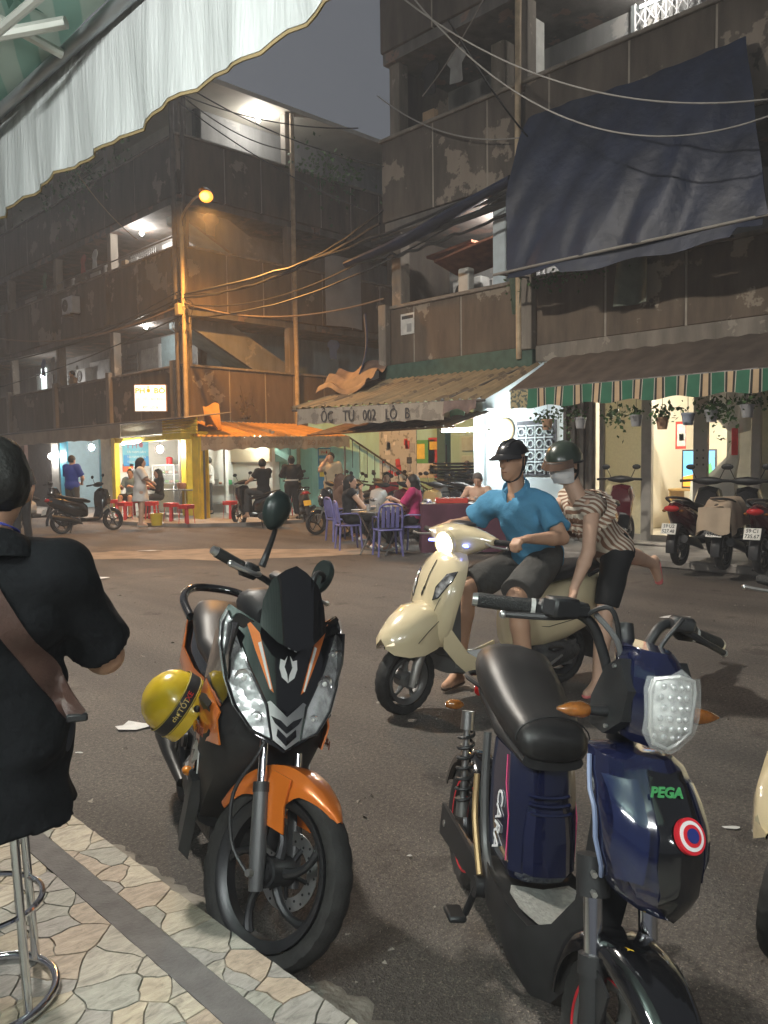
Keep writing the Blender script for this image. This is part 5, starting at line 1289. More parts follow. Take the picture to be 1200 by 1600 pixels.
# handlebar (turns with the wheel)
HB = V(.335, 0, 1.09)
def HT(sh): return steerT(HB, (-.42, 0, 1), 36)(sh)
for s in (1, -1):
    e0, e1 = HB + V(-.02, s * .10, .01), HB + V(-.09, s * .285, .035)
    obj('handle_tube', HT(tube(smooth([HB + V(0, s * .03, -.01), e0, e1], 4), .011, 10)), PLB, OB)
    gr = obj('grip', HT(tube([e0 + (e1 - e0) * .48, e0 + (e1 - e0) * .98], .018, 16)), GRP, OB)
    obj('bar_end', HT(cyl(e1 - (e1 - e0) * .02, e1 + (e1 - e0) * .07, .0165, .013, 14)), STL, gr)
    obj('switch_box', HT(box(e0 + (e1 - e0) * .33, (.055, .065, .05), .012)), PLB, OB)
    obj('brake_lever', HT(tube(smooth([e0 + (e1 - e0) * .28 + V(.035, 0, 0), e0 + (e1 - e0) * .55 + V(.075, 0, -.012), e0 + (e1 - e0) * .9 + V(.062, 0, -.018)], 4), [.010, .007, .010], 8)), STL, OB)
    obj('lever_tip', HT(ell(e0 + (e1 - e0) * .92 + V(.061, 0, -.018), (.011, .011, .011), 8, 6)), STL, OB)
    m0 = e0 + (e1 - e0) * .22 + V(.02, 0, .03)
    mt = HB + V(.02, s * .20, .225) if s < 0 else HB + V(-.06, s * .25, .10)
    obj('mirror_stalk', HT(tube(smooth([m0, m0 + Z * .05, (m0 + mt) / 2 + V(.01, s * .005, .03), mt - Z * .05], 4), [.013, .009, .007], 8)), PLB, OB)
    MR = (lambda sh: HT(steerT(mt, (0, 0, 1), -8 if s < 0 else 75)(sh)))
    mi = obj('mirror', MR(loft([[mt + V(-.012 + .0 * q, 0, 0) * 1 + V(dx, r_ * .052 * math.cos(a) * (1 + .15 * math.sin(a)), r_ * .066 * math.sin(a)) for a in np.linspace(0, 6.28, 18, endpoint=False)] for dx, r_, q in ((-.012, .93, 0), (.0, 1, 0), (.014, .9, 0), (.026, .6, 0), (.031, .25, 0))])), M('mirror_back_green', (.018, .026, .024), .35, var=.1), OB)
    obj('mirror_glass', MR(xf(lathe([(0, 0), (.05, 0), (.05, .001), (0, .001)], 20, (0, 0, 0), (-1, 0, 0)), None, mt + V(-.014, 0, 0))), CHR, mi)
obj('instrument', HT(box(HB + V(.02, 0, .03), (.12, .17, .045), .02)), PLB, OB)
# yellow helmet hung on the hook
HL = thing('helmet', 'yellow half helmet with black lettered band hung on the orange scooter', 'helmet', atD(275, 1099, 2.78))
yhel = M('helmet_yellow', (.72, .50, .02), .25, coat=.6, var=.05)
# dome axis: open side faces right-down
toC = unit(-ray(275, 1099)); rgt = np.array(_rt); upv = np.array(_up)
ax = unit(rgt * -.82 + upv * .50 + toC * .30); bx = unit(np.cross(ax, toC)); cx_ = np.cross(bx, ax)
Mh = np.stack([bx, cx_, ax], 1)
dome = lathe([(0, .118), (.03, .114), (.06, .101), (.085, .081), (.103, .052), (.1105, .02), (.1105, -.012)], 36)
obj('shell', xf(dome, Mh), yhel, HL, 60)
obj('band', xf(lathe([(.1120, .022), (.1145, .018), (.1150, -.020), (.1125, -.026)], 40), Mh), M('band_black', (.02, .02, .022), .5), HL, 60)
obj('rim_ring', xf(lathe([(.1110, -.026), (.1125, -.03), (.1125, -.062), (.108, -.064), (.106, -.03)], 40, closed=True), Mh), yhel, HL, 60)
obj('band_piping', [xf(lathe([(.1150, q), (.1165, q + .002), (.1150, q + .004)], 40), Mh) for q in (.018, -.024)], M('piping_gold', (.5, .38, .05), .5), HL, 60)
obj('lining', xf(lathe([(0, .09), (.07, .07), (.10, .0), (.104, -.06)], 24), Mh), PLB, HL)
def band_text(s, a0, size, m_):
    sh = text_mesh(s, size, .002, 'LEFT'); v = sh[0]; rr = .1162; out = []
    for q in v:
        a = a0 - q[0] / rr; out.append(bx * math.cos(a) * (rr + q[2]) + cx_ * math.sin(a) * (rr + q[2]) + ax * (q[1] - .002))
    return np.array(out), sh[1]
for s_, dx, sz, m_ in (('chợ', 0, .024, M('decal_gold', (.8, .62, .2), .5)), ('TỐT', .038, .026, M('decal_gold', (.8, .62, .2), .5)), ('XE', .085, .026, M('decal_red', (.7, .05, .04), .5))):
    # band lettering reads towards the upper right
    obj('lettering', band_text(s_, R(118) - dx / .1162, sz, m_), m_, HL, 0)
obj('ratchet', ell(bx * .02 + cx_ * .114 - ax * .045, (.012, .012, .012), 10, 6), PLB, HL)
obj('chin_strap', tube(smooth([cx_ * .105 - ax * .06, cx_ * .12 - ax * .11 - Z * .03, bx * .05 + cx_ * .06 - ax * .13 - Z * .05, bx * .08 - ax * .07], 5), .008, 6, flat=.3), PLB, HL)
# ================================================================ dark blue electric bike
_fr, _rr = V(1.50, .80, 0), V(2.14, 1.74, 0)
_d = unit(_fr - _rr); _lf = V(-_d[1], _d[0], 0); _o = (_fr + _rr) / 2 - _d * .05 - _lf * .04
EB = thing('electric_bike', 'dark blue electric bike with black seat parked facing the kerb', 'electric bike', _o, math.degrees(math.atan2(_d[1], _d[0])), lean=-7)
NV = M('navy_gloss', (.006, .008, .030), .14, coat=1., var=.1)
NVL = M('navy_lit', (.008, .012, .045), .12, coat=1., var=.1)  # navy with its lighter blue reflection painted in, for near-side panel and ribs
EAX = unit(V(-.27, 0, 1)); EP = V(.56, 0, .3)
ET = steerT(EP, EAX, 6)
wheel(EB, (.57, 0, .215), .215, .075, .145, 5, ET, curved=.1, groove=.003, rimtape=M('rim_red', (.55, .02, .03), .4), rm=M('hub_grey', (.16, .16, .155), .5, .5), sp_w=.04)
wheel(EB, (-.57, 0, .215), .215, .08, .145, 5, name='rear_wheel', groove=.003, rimtape=M('rim_red', (.55, .02, .03), .4), curved=.1, hub=.09)
for s in (-1, 1):
    b = V(.57, s * .070, .215)
    obj('fork_slider', ET(tube([b - EAX * .03, b + EAX * .02, b + EAX * .17], [.026, .028, .030], 14)), PLB, EB)
    obj('fork_collar', ET(cyl(b + EAX * .165, b + EAX * .205, .034, .032, 16)), PLB, EB)
    obj('fork_tube', ET(cyl(b + EAX * .20, b + EAX * .34, .021, .021, 18)), CHR, EB)
    obj('fork_clamp', ET(tube([b + EAX * .325, b + EAX * .41], [.037, .038], 18)), PLB, EB)
    obj('clamp_bolt', [ET(cyl(b + EAX * q + V(.03, s * .018, 0), b + EAX * q + V(.045, s * .022, 0), .007, .007, 6)) for q in (.345, .385)], STL, EB)
    obj('fender_bracket', ET(prism([(-.045, -.02), (.02, -.03), (.05, .10), (-.01, .13), (-.05, .10)], b + EAX * .06 + V(0, s * .004, 0), X, Z, (0, s * .006, 0))), PLB, EB)
    obj('bracket_bolt', ET(cyl(b + EAX * .07 + V(-.005, s * .008, 0), b + EAX * .07 + V(-.005, s * .02, 0), .007, .007, 6)), STL, EB)
obj('triple_bridge', ET(box(V(.57, 0, .215) + EAX * .375, (.07, .18, .05), .015, rotm('Y', -15))), PLB, EB)
obj('front_fender', ET(sheet(fender_grid(V(.57, 0, .215), .238, 178, 14, [(0, .055, 0, .02), (.3, .072, .014, .04), (.6, .075, .014, .045), (.85, .066, .008, .03), (1, .035, -.004, .015)], 26, 10), .004)), GB, EB, 45)
obj('fender_sticker', ET(xf(prism([(math.cos(R(90 + 36 * k)) * (.012 if k % 2 == 0 else .006), math.sin(R(90 + 36 * k)) * (.012 if k % 2 == 0 else .006)) for k in range(10)], (0, 0, 0), X, Y, (0, 0, .002)), None, (.585, -.03, .463))), M('star_yellow', (.8, .5, .03), .5), EB)
obj('brake_cable', ET(tube(smooth([(.50, .03, .62), (.48, .07, .5), (.47, .09, .42), (.52, .09, .33)], 6), .011, 8)), PLB, EB)
# front cover: a faceted shield in front of the fork
cz = [.565, .59, .66, .75, .81, .845]
def cov(z):
    t = (z - .565) / .28; wd = np.interp(t, [0, .12, .4, .75, 1], [.055, .085, .112, .118, .095]); xf_ = np.interp(t, [0, .2, .6, 1], [.655, .69, .68, .60]); return wd, xf_ - .27 * (z - .6) * .3
secs = []
for z in cz:
    wd, xr = cov(z)
    secs.append([(xr, 0, z), (xr - .012, wd * .36, z), (xr - .045, wd * .80, z), (xr - .10, wd, z), (xr - .17, wd * .95, z), (xr - .20, wd * .7, z), (xr - .20, -wd * .7, z), (xr - .17, -wd * .95, z), (xr - .10, -wd, z), (xr - .045, -wd * .80, z), (xr - .012, -wd * .36, z)])
secs.append([(q[0] * .55 + .545 * .45, q[1] * .55, .865) for q in np.array(secs[-1])])
FCV = obj('front_cover', ET(loft(secs)), NV, EB, 28)
def covf(y, z):
    wd, xr = cov(z); a = abs(y) / wd
    x_ = xr - np.interp(a, [0, .36, .80, 1.0], [0, .012, .045, .10]); return V(x_, y, z)
obj('ridge_panel', ET(patch([(-.038, .845), (-.046, .79), (-.05, .68), (-.036, .60), (0, .567), (.036, .60), (.05, .68), (.046, .79), (.038, .845), (0, .84)], covf, .008, .008, .025)), GB, EB, 50)
for s in (1, -1):
    obj('side_panel', ET(patch([(s * a, b) for a, b in ([(.060, .82), (.105, .81), (.108, .68), (.092, .63), (.068, .64)] if s > 0 else [(.068, .64), (.092, .63), (.108, .68), (.105, .81), (.060, .82)])], covf, .013 if s < 0 else .004, .012, .02)), NVL if s < 0 else NV, EB, 50)
    obj('edge_trim', ET(tube([(cov(z)[1] - .15, s * (cov(z)[0] * .97 + .006), z) for z in np.linspace(.59, .83, 9)], .0055, 6)), M('trim_cream', (.60, .58, .48), .5) if s > 0 else M('trim_blue_grey', (.18, .22, .34), .4), EB)
lettering('PEGA', .030, covf(.0, .815) + V(.0135, 0, 0), Y, Z, M('pega_green', (.06, .30, .10), .5), EB, .003, bold=.001)
# round sticker: plain red, white and blue rings
def disc(y0, z0, r_, off, name, m_):
    p_ = covf(y0, z0); nn = unit(np.cross(covf(y0 + .02, z0) - covf(y0 - .02, z0), covf(y0, z0 + .03) - covf(y0, z0 - .03)))
    obj(name, ET(lathe([(0, off + .004), (r_, off + .004), (r_, off - .006), (0, off - .006)], 36, p_, nn)), m_, EB, 30)
for r_, off, m_ in ((.036, .0105, M('sticker_red', (.55, .02, .03), .3)), (.0295, .0125, M('sticker_white', (.75, .73, .72), .35)), (.022, .0145, M('sticker_red', (.55, .02, .03), .3)), (.0145, .0165, M('sticker_blue', (.02, .03, .16), .3))): disc(.008, .742, r_, off, 'round_sticker', m_)
# headlamp housing on the handlebar stem
hz = [.885, .91, .97, 1.03, 1.07, 1.085]
hs = []
for z in hz:
    t = (z - .885) / .2; wd = np.interp(t, [0, .2, .6, .85, 1], [.045, .066, .076, .066, .042]); xr = np.interp(t, [0, .3, .8, 1], [.55, .585, .565, .52])
    hs.append([(xr, 0, z), (xr - .012, wd * .6, z), (xr - .05, wd, z), (xr - .12, wd * .95, z), (xr - .17, wd * .6, z), (xr - .17, -wd * .6, z), (xr - .12, -wd * .95, z), (xr - .05, -wd, z), (xr - .012, -wd * .6, z)])
obj('headlamp_housing', ET(loft(hs)), NV, EB, 28)
def hf(y, z):
    t = (z - .885) / .2; wd = np.interp(t, [0, .2, .6, .85, 1], [.045, .066, .076, .066, .042]); xr = np.interp(t, [0, .3, .8, 1], [.55, .585, .565, .52]); return V(xr - np.interp(abs(y) / wd, [0, .6, 1], [0, .012, .05]), y, z)
lens_o = [(0, .895), (.022, .905), (.040, .935), (.052, 1.01), (.046, 1.035), (0, 1.046), (-.046, 1.035), (-.052, 1.01), (-.046, .935), (-.030, .905)]
HLP = obj('headlamp', ET(patch(lens_o, hf, .006, .008, .012)), M('lamp_bowl', (.50, .51, .49), .28, .35, var=.45, vs=55), EB, 40)
for i in range(6):
    for j in range(4):
        y0, z0 = -.033 + j * .020 + (.003 if i % 2 else -.003), .918 + i * .0215
        obj('led_dot', ET(ell(hf(y0, z0) + V(.010, 0, 0), (.005, .0072, .0070), 8, 6)), M('led_dome', (.62, .64, .63), .1, .55, coat=1), HLP)
obj('headlamp_lens', ET(patch([(a * 1.06, .972 + (b - .972) * 1.05) for a, b in lens_o], hf, .022, .003, .02)), M('lens_glassy', (.9, .92, .9), .05, alpha=.13, var=.0), EB, 50)
obj('lens_rim', ET(tube([hf(a * 1.06, .972 + (b - .972) * 1.05) + V(.016, 0, 0) for a, b in lens_o], .0045, 6, closed=True)), M('rim_silver', (.55, .55, .53), .3, .5), EB)
for s in (1, -1):
    obj('housing_cheek', ET(prism([(.40, .89), (.46, .885), (.52, .93), (.53, 1.0), (.48, 1.06), (.43, 1.03), (.39, .95)], (0, s * .088, 0), X, Z, (0, -s * .03, 0))), PLB, EB)
    obj('cheek_bolt', [ET(cyl((x_, s * .088, z_), (x_, s * .094, z_), .005, .005, 8)) for x_, z_ in ((.47, 1.04), (.47, .905))], STL, EB)
    sg_ = obj('turn_signal', ET(loft([[(.46 + .018 * math.cos(a) * k, s * (.135 + q), .935 + .018 * math.sin(a) * k) for a in np.linspace(0, 6.28, 10, endpoint=False)] for q, k in ((0, .8), (.015, 1.1), (.045, .9), (.075, .2))])), M('signal_amber', (.22, .075, .012), .15, coat=1, var=.4, vs=40), EB)
    obj('signal_stalk', ET(cyl((.46, s * .085, .935), (.46, s * .138, .935), .012, .010, 10)), PLB, sg_)
# stem, handlebar, levers
obj('head_tube', ET(tube([V(.57, 0, .215) + EAX * .38, V(.57, 0, .215) + EAX * .70], .026, 12)), PLB, EB)
EH = V(.35, 0, 1.118)
obj('stem', ET(tube([V(.57, 0, .215) + EAX * .66, V(.385, 0, 1.0), EH], [.032, .028, .02], 12)), PLB, EB)
for s in (1, -1):
    p_ = smooth([EH + V(.02, s * .02, -.16), EH + V(.01, s * .06, -.06), EH + V(-.0, s * .10, .0), EH + V(-.03, s * .18, .02 - (.02 if s > 0 else 0)), EH + V(-.09, s * .345, .01 - (.055 if s > 0 else 0))], 5)
    obj('handlebar', ET(tube(p_, .0125, 10)), PLB, EB)
    e0, e1 = p_[-9], p_[-1]; dd = unit(e1 - e0)
    g_ = obj('grip', ET(tube([e1 - dd * .125, e1 - dd * .11, e1 - dd * .005, e1], [.019, .0175, .0175, .016], 18)), GRP, EB)
    obj('bar_end', ET(cyl(e1, e1 + dd * .012, .017, .015, 16)), STL, g_)
    obj('grip_ring', ET(cyl(e1 - dd * .135, e1 - dd * .125, .021, .021, 16)), M('ring_grey', (.4, .4, .38), .4), g_)
    sw_ = obj('switch_box', ET(box(e1 - dd * .165, (.05, .06, .048), .014, rotm('Z', s * -14))), PLB, EB)
    obj('switch_button', ET(cyl(e1 - dd * .165 + V(0, 0, .024), e1 - dd * .165 + V(0, 0, .029), .007, .007, 10)), M('ring_grey', (.4, .4, .38), .4), sw_)
    l0 = e1 - dd * .215 + V(.035, 0, .0)
    obj('lever_mount', ET(box(l0 + V(-.005, 0, .012), (.05, .055, .035), .008, rotm('Z', s * -14))), PLB, EB)
    obj('brake_lever', ET(tube(smooth([l0, l0 + dd * .07 + V(.025, 0, -.01), l0 + dd * .17 + V(.022, 0, -.018)], 5), [.010, .008, .0075], 8)), PLB, EB)
    obj('lever_tip', ET(ell(l0 + dd * .175 + V(.021, 0, -.019), (.010, .010, .010), 10, 6)), STL, EB)
    obj('cable', ET(tube(smooth([l0 + V(.0, -s * .02, 0), l0 + V(.06, -s * .05, .03), EH + V(.07, s * .05, -.05), EH + V(.05, s * .03, -.2), V(.44, s * .02, .9)], 5), .006, 7)), PLB, EB)
obj('cable', ET(tube(smooth([EH + V(.03, -.10, .02), EH + V(.08, -.06, -.04), EH + V(.06, -.03, -.15), EH + V(.075, -.045, -.24)], 5), .007, 7)), M('grey_cable', (.08, .08, .08), .5), EB)
obj('key_box', ET(box(EH + V(.03, -.19, .028), (.05, .075, .045), .006, rotm('Z', 14))), PLB, EB)
# seat
obj('seat', loft([sel(-.47, .07, .80, .86, 20), sel(-.43, .105, .755, .895, 20), sel(-.33, .128, .735, .905, 20, 2.4), sel(-.22, .125, .70, .86, 20, 2.4), sel(-.12, .112, .675, .81, 20, 2.5), sel(-.02, .105, .665, .785, 20, 2.7), sel(.035, .10, .66, .765, 20, 2.8), sel(.055, .075, .675, .735, 20)]), SEAT, EB, 60)
obj('seat_seam', [tube([V(.02, .11 * math.sin(a), .725 + .062 * math.cos(a)) for a in np.linspace(-1.7, 1.7, 14)], .0025, 5)], PLB, EB)
obj('seat_base', loft([sel(.04, .09, .64, .69, 16), sel(-.2, .10, .645, .72, 16), sel(-.42, .09, .70, .80, 16)]), PLB, EB)
obj('rear_rack', tube(smooth([(-.36, .09, .76), (-.52, .10, .76), (-.56, 0, .765), (-.52, -.10, .76), (-.36, -.09, .76)], 4), .010, 8), PLB, EB)
obj('tail_lamp', box((-.56, 0, .70), (.03, .11, .04), .01), M('red_lens', (.4, .01, .01), .1), EB)
# battery case under the seat
bc = []
for (z, x0, x1, wd) in ((.335, -.10, .075, .085), (.36, -.13, .085, .098), (.45, -.15, .065, .10), (.58, -.17, .03, .10), (.66, -.18, .0, .095)):
    bc.append([(x1, 0, z), (x1 - .012, wd * .6, z), (x1 - .04, wd, z), (x0, wd, z), (x0 - .03, wd * .5, z), (x0 - .03, -wd * .5, z), (x0, -wd, z), (x1 - .04, -wd, z), (x1 - .012, -wd * .6, z)])
obj('battery_case', loft(bc), NV, EB, 28)
bl_ = []
for (z, x1, wd) in ((.35, .098, .058), (.37, .11, .068), (.45, .09, .068), (.52, .072, .06), (.535, .06, .055)):
    bl_.append([(x1, 0, z), (x1 - .006, wd * .7, z), (x1 - .03, wd, z), (x1 - .06, wd, z), (x1 - .06, -wd, z), (x1 - .03, -wd, z), (x1 - .006, -wd * .7, z)])
obj('battery_cover', loft(bl_), NV, EB, 28)
for k in range(3): obj('cover_rib', tube([V(.066 - .012 * k + .0 * a, .062 * math.sin(a), .535 + .02 * k - .012 * math.cos(a)) for a in np.linspace(-1.3, 1.3, 10)], .005, 6), NVL, EB)
for s in (-1, 1):
    obj('pink_stripe', [tube([(.03, s * .1015, .38), (.015, s * .102, .50), (-.03, s * .102, .575), (-.055, s * .098, .65)], .0022, 6)], M('stripe_pink', (.55, .06, .16), .5), EB)
    obj('frame_rail', tube(smooth([(-.22, s * .108, .66), (-.19, s * .108, .5), (-.13, s * .105, .34), (.0, s * .11, .27)], 5), .013, 8), M('frame_grey', (.10, .10, .10), .4, .4), EB)
    # lettering runs down the case side
    lettering('CARA', .062, (-.062, s * .1035, .455), V(0, 0, -1), V(-s, 0, 0) if s > 0 else V(1, 0, 0), M('letter_white', (.65, .65, .66), .5), EB, .003, sx=1.1)
# floor, hull
hull = []
for (x_, wd, zt, zb_) in ((-.16, .10, .30, .20), (-.02, .125, .30, .16), (.15, .135, .305, .13), (.27, .12, .31, .13), (.33, .085, .35, .15), (.39, .055, .45, .24), (.44, .045, .58, .40)):
    hull.append([(x_, 0, zt), (x_, wd * .8, zt), (x_, wd, zt + .02), (x_, wd, (zt + zb_) / 2), (x_, wd * .75, zb_ + .02), (x_, 0, zb_), (x_, -wd * .75, zb_ + .02), (x_, -wd, (zt + zb_) / 2), (x_, -wd, zt + .02), (x_, -wd * .8, zt)])
obj('floor_hull', loft(hull), PLB, EB, 40)
obj('leg_shield', loft([[(.36, -.05, .42), (.36, .05, .42), (.40, .045, .40), (.40, -.045, .40)], [(.41, -.06, .56), (.41, .06, .56), (.45, .055, .55), (.45, -.055, .55)], [(.44, -.07, .72), (.44, .07, .72), (.47, .065, .72), (.47, -.065, .72)]]), PLB, EB, 40)
obj('foot_plate', patch([(.05, -.085), (.085, -.10), (.16, -.10), (.255, -.075), (.245, -.03), (.225, 0), (.245, .03), (.255, .075), (.16, .10), (.085, .10), (.05, .085), (.075, 0)], lambda a, b: V(a, b, .316 + .5 * max(0, a - .18) ** 2), .004, .004, .02), M('foot_plate_silver', (.42, .42, .39), .42, .6, var=.18, vs=60, bump=.3, bs=110), EB, 50)
for k in range(0): obj('red_edge', tube(smooth([(.10, (-1) ** k * .128, .325), (.25, (-1) ** k * .13, .335), (.36, (-1) ** k * .105, .47), (.43, (-1) ** k * .085, .66)], 4), .0014, 5), M('stripe_pink', (.55, .06, .16), .5), EB)
# rear end: arm, springs, motor, pedals, fender
for s in (-1, 1):
    obj('swing_arm', tube([(-.08, s * .075, .25), (-.57, s * .07, .215)], .018, 8), PLB, EB)
    hel = [V(-.44, s * .088, .33) + V(-.06, 0, .26) * t + V(.026 * math.cos(t * 50), .026 * math.sin(t * 50), 0) for t in np.linspace(.05, .95, 110)]
    sp_ = obj('shock_absorber', [cyl((-.44, s * .088, .30), (-.50, s * .088, .63), .012, .012, 10), cyl((-.44, s * .088, .30), (-.45, s * .088, .36), .022, .022, 12), cyl((-.49, s * .088, .58), (-.50, s * .088, .64), .024, .022, 12)], STL, EB)
    obj('spring', tube(hel, .0058, 6), PLB, sp_)
    obj('rear_turn_signal', ell((-.50, s * .14, .66), (.02, .035, .018), 10, 6), M('signal_amber', (.45, .16, .02), .15), EB)
obj('rear_fender', sheet(fender_grid(V(-.57, 0, .215), .245, 30, 165, [(0, .045, 0, .015), (.5, .05, .01, .03), (1, .045, .01, .02)], 20, 8), .004), GB, EB, 45)
obj('axle_plate', [box((-.57, s * .085, .225), (.07, .012, .06), .01) for s in (-1,)] + [cyl((-.57, -.11, .215), (-.57, .11, .215), .012, .012, 10)], STL, EB)
obj('chain_guard', prism([(-.62, .16), (-.1, .20), (-.1, .26), (-.62, .27)], (0, -.095, 0), X, Z, (0, -.012, 0)), PLB, EB)
obj('crank', [tube([(-.10, -.13, .235), (-.16, -.135, .12)], .011, 8), cyl((-.10, -.10, .235), (-.10, -.14, .235), .03, .03, 14)], PLB, EB)
obj('pedal', box((-.165, -.165, .115), (.08, .055, .02), .006), PLB, EB)
obj('side_stand', tube([(-.12, .08, .2), (-.16, .24, .02)], .011, 8), PLB, EB)
obj('frame_tube', tube(smooth([(-.10, -.125, .27), (-.20, -.125, .40), (-.24, -.12, .52)], 4), .010, 8), M('frame_brass', (.35, .24, .12), .4, .6), EB)
# ================================================================ cream scooter in the road
_fr, _rr = V(3.33, 3.32, 0), V(4.57, 3.04, 0)
_d = unit(_fr - _rr); _lf = V(-_d[1], _d[0], 0); _o = (_fr + _rr) / 2
CS_RZ = math.degrees(math.atan2(_d[1], _d[0])); CS_O = _o
CS = thing('motor_scooter', 'cream scooter with glowing round headlight and two riders', 'scooter', _o, CS_RZ)
CR = M('cream_paint', (.66, .56, .36), .22, coat=1., var=.05)
KAX = unit(V(-.45, 0, 1)); KT = steerT((.57, 0, .22), KAX, 10)
kc = V(.60, 0, .215)
wheel(CS, kc, .215, .095, .135, 5, KT, curved=.2, groove=.004, rm=M('rim_grey', (.16, .16, .155), .4, .6, var=.2), hub=.05)
wheel(CS, (-.63, 0, .215), .215, .10, .135, 5, name='rear_wheel', groove=.004, curved=.2)
obj('fork_arm', [KT(tube([kc + V(0, .075, 0) - KAX * .03, kc + V(-.02, .078, .1), kc + V(0, .06, 0) + KAX * .34], [.026, .03, .026], 12)), KT(tube([kc + V(0, -.075, 0), kc + V(0, -.06, 0) + KAX * .34], .026, 10))], M('fork_silver', (.32, .31, .29), .4, .7, var=.2), CS)
obj('axle_nut', KT(cyl(kc + Y * .06, kc + Y * .11, .014, .013, 6)), STL, CS)
# front fender: a big cream skirt under the shield
fd = []
for (x_, wd, zt, zb_) in ((.80, .04, .49, .44), (.765, .085, .54, .405), (.68, .125, .605, .385), (.58, .145, .66, .385), (.48, .145, .67, .41), (.40, .12, .66, .44)):
    fd.append([(x_, 0, zt), (x_, wd * .55, zt - .015), (x_, wd * .92, zt - .06), (x_ , wd, (zt + zb_) / 2 - .01), (x_, wd * .97, zb_), (x_, wd * .85, zb_ + .012), (x_, 0, zb_ + .05), (x_, -wd * .85, zb_ + .012), (x_, -wd * .97, zb_), (x_, -wd, (zt + zb_) / 2 - .01), (x_, -wd * .92, zt - .06), (x_, -wd * .55, zt - .015)])
obj('front_fender', KT(loft(fd)), CR, CS, 50)
# leg shield with its rounded front
sh_ = []
for (z, xr, wd, dep_) in ((.40, .50, .115, .05), (.48, .515, .17, .07), (.60, .50, .205, .09), (.72, .465, .22, .10), (.82, .425, .21, .10), (.90, .38, .17, .09), (.955, .345, .10, .06)):
    sh_.append([(xr, 0, z), (xr - .012, wd * .45, z), (xr - .045, wd * .82, z), (xr - .10, wd, z), (xr - .135, wd * .97, z), (xr - .10, wd * .75, z), (xr - .07, 0, z), (xr - .10, -wd * .75, z), (xr - .135, -wd * .97, z), (xr - .10, -wd, z), (xr - .045, -wd * .82, z), (xr - .012, -wd * .45, z)])
obj('leg_shield', loft(sh_), CR, CS, 50)
def kf(y, z):
    zs = [.40, .48, .60, .72, .82, .90, .945]; xr = np.interp(z, zs, [.50, .515, .50, .465, .425, .38, .345]); wd = np.interp(z, zs, [.115, .17, .205, .22, .21, .17, .10])
    return V(xr - np.interp(abs(y) / wd, [0, .45, .82, 1.0], [0, .012, .045, .10]), y, z)
for s in (1, -1):
    q = [(.10, .685), (.13, .70), (.182, .80), (.178, .85), (.14, .835), (.10, .76)]
    obj('signal_lens', patch([(s * a, b) for a, b in (q if s > 0 else q[::-1])], kf, .006, .006, .02), REF, CS, 50)
    obj('lens_frame', tube([kf(s * a, b) + V(.004, s * .002, 0) for a, b in q], .004, 6, closed=True), GB, CS)
obj('emblem_line', tube([kf(0 + .02 * t, .70 + .21 * t) + V(.004, 0, 0) for t in np.linspace(0, 1, 8)], .0028, 6), M('emblem_dark', (.08, .07, .06), .3, .8), CS)
obj('emblem', patch([(-.014, .715), (-.004, .70), (.006, .715), (.002, .73), (.014, .745), (.004, .76), (-.008, .745), (-.002, .735)], kf, .005, .004, .01), M('emblem_dark', (.08, .07, .06), .3, .8), CS)
# shield edges run down to the floor
for s in (1, -1):
    rows = []
    for (x_, yo, zt, zb_) in ((.44, .165, .60, .40), (.36, .18, .48, .30), (.27, .185, .36, .22), (.14, .18, .285, .18), (-.05, .18, .27, .18), (-.22, .185, .31, .2)):
        rows.append([(x_ - .02 * v, s * (yo - .02 * v * v), zt + (zb_ - zt) * v) for v in np.linspace(0, 1, 6)])
    obj('side_skirt', sheet(rows, s * -.012), CR, CS, 50)
obj('inner_shield', loft([sec(.36, [(0, .90), (.11, .88), (.16, .7), (.15, .45), (.1, .34), (0, .33)]), sec(.28, [(0, .86), (.10, .84), (.13, .66), (.13, .42), (.1, .28), (0, .27)])]), M('grey_plastic', (.10, .10, .095), .6), CS)
obj('floor_board', loft([sel(.34, .15, .22, .33, 16), sel(.15, .175, .19, .27, 16), sel(-.20, .175, .19, .28, 16)]), M('grey_plastic', (.10, .10, .095), .6), CS)
obj('floor_mat', box((.06, 0, .274), (.36, .27, .012), .004), PLB, CS)
# rear body
bd = [(-.18, .10, .30, .60), (-.24, .145, .28, .66), (-.38, .175, .27, .69), (-.58, .195, .30, .715), (-.78, .19, .36, .735), (-.94, .14, .44, .73), (-1.03, .06, .52, .70)]
obj('body_shell', loft([sel(x_, w_, a, b, 22, 2.5) for x_, w_, a, b in bd]), CR, CS, 60)
for s in (1, -1):
    obj('tail_lamp', ell((-.99, s * .085, .62), (.05, .045, .05), 12, 8), M('red_lens_lit', (.5, .02, .02), .1, emit=(1, .05, .03), es=.8), CS)
    obj('belly_panel', prism([(-.30, .18), (-.62, .16), (-.66, .32), (-.30, .30)], (0, s * .12, 0), X, Z, (0, s * .02, 0)), ENG, CS)
obj('seat', loft([sel(-.20, .09, .66, .72, 18), sel(-.27, .14, .68, .775, 18), sel(-.45, .165, .70, .785, 18), sel(-.60, .165, .715, .80, 18), sel(-.72, .155, .73, .835, 18), sel(-.90, .11, .735, .83, 18), sel(-.97, .06, .74, .79, 18)]), SEAT, CS, 60)
obj('grab_rail', tube(smooth([(-.74, .17, .74), (-.92, .16, .79), (-1.04, .08, .80), (-1.06, 0, .80), (-1.04, -.08, .80), (-.92, -.16, .79), (-.74, -.17, .74)], 4), .014, 8), PLB, CS)
obj('rear_fender', sheet(fender_grid(V(-.63, 0, .215), .25, 100, 195, [(0, .06, 0, .02), (1, .07, .04, .02)], 12, 8), .005), PLB, CS)
obj('number_plate', box((-1.06, 0, .44), (.008, .19, .14), .003, rotm('Y', 20)), M('plate_white', (.6, .58, .52), .5), CS)
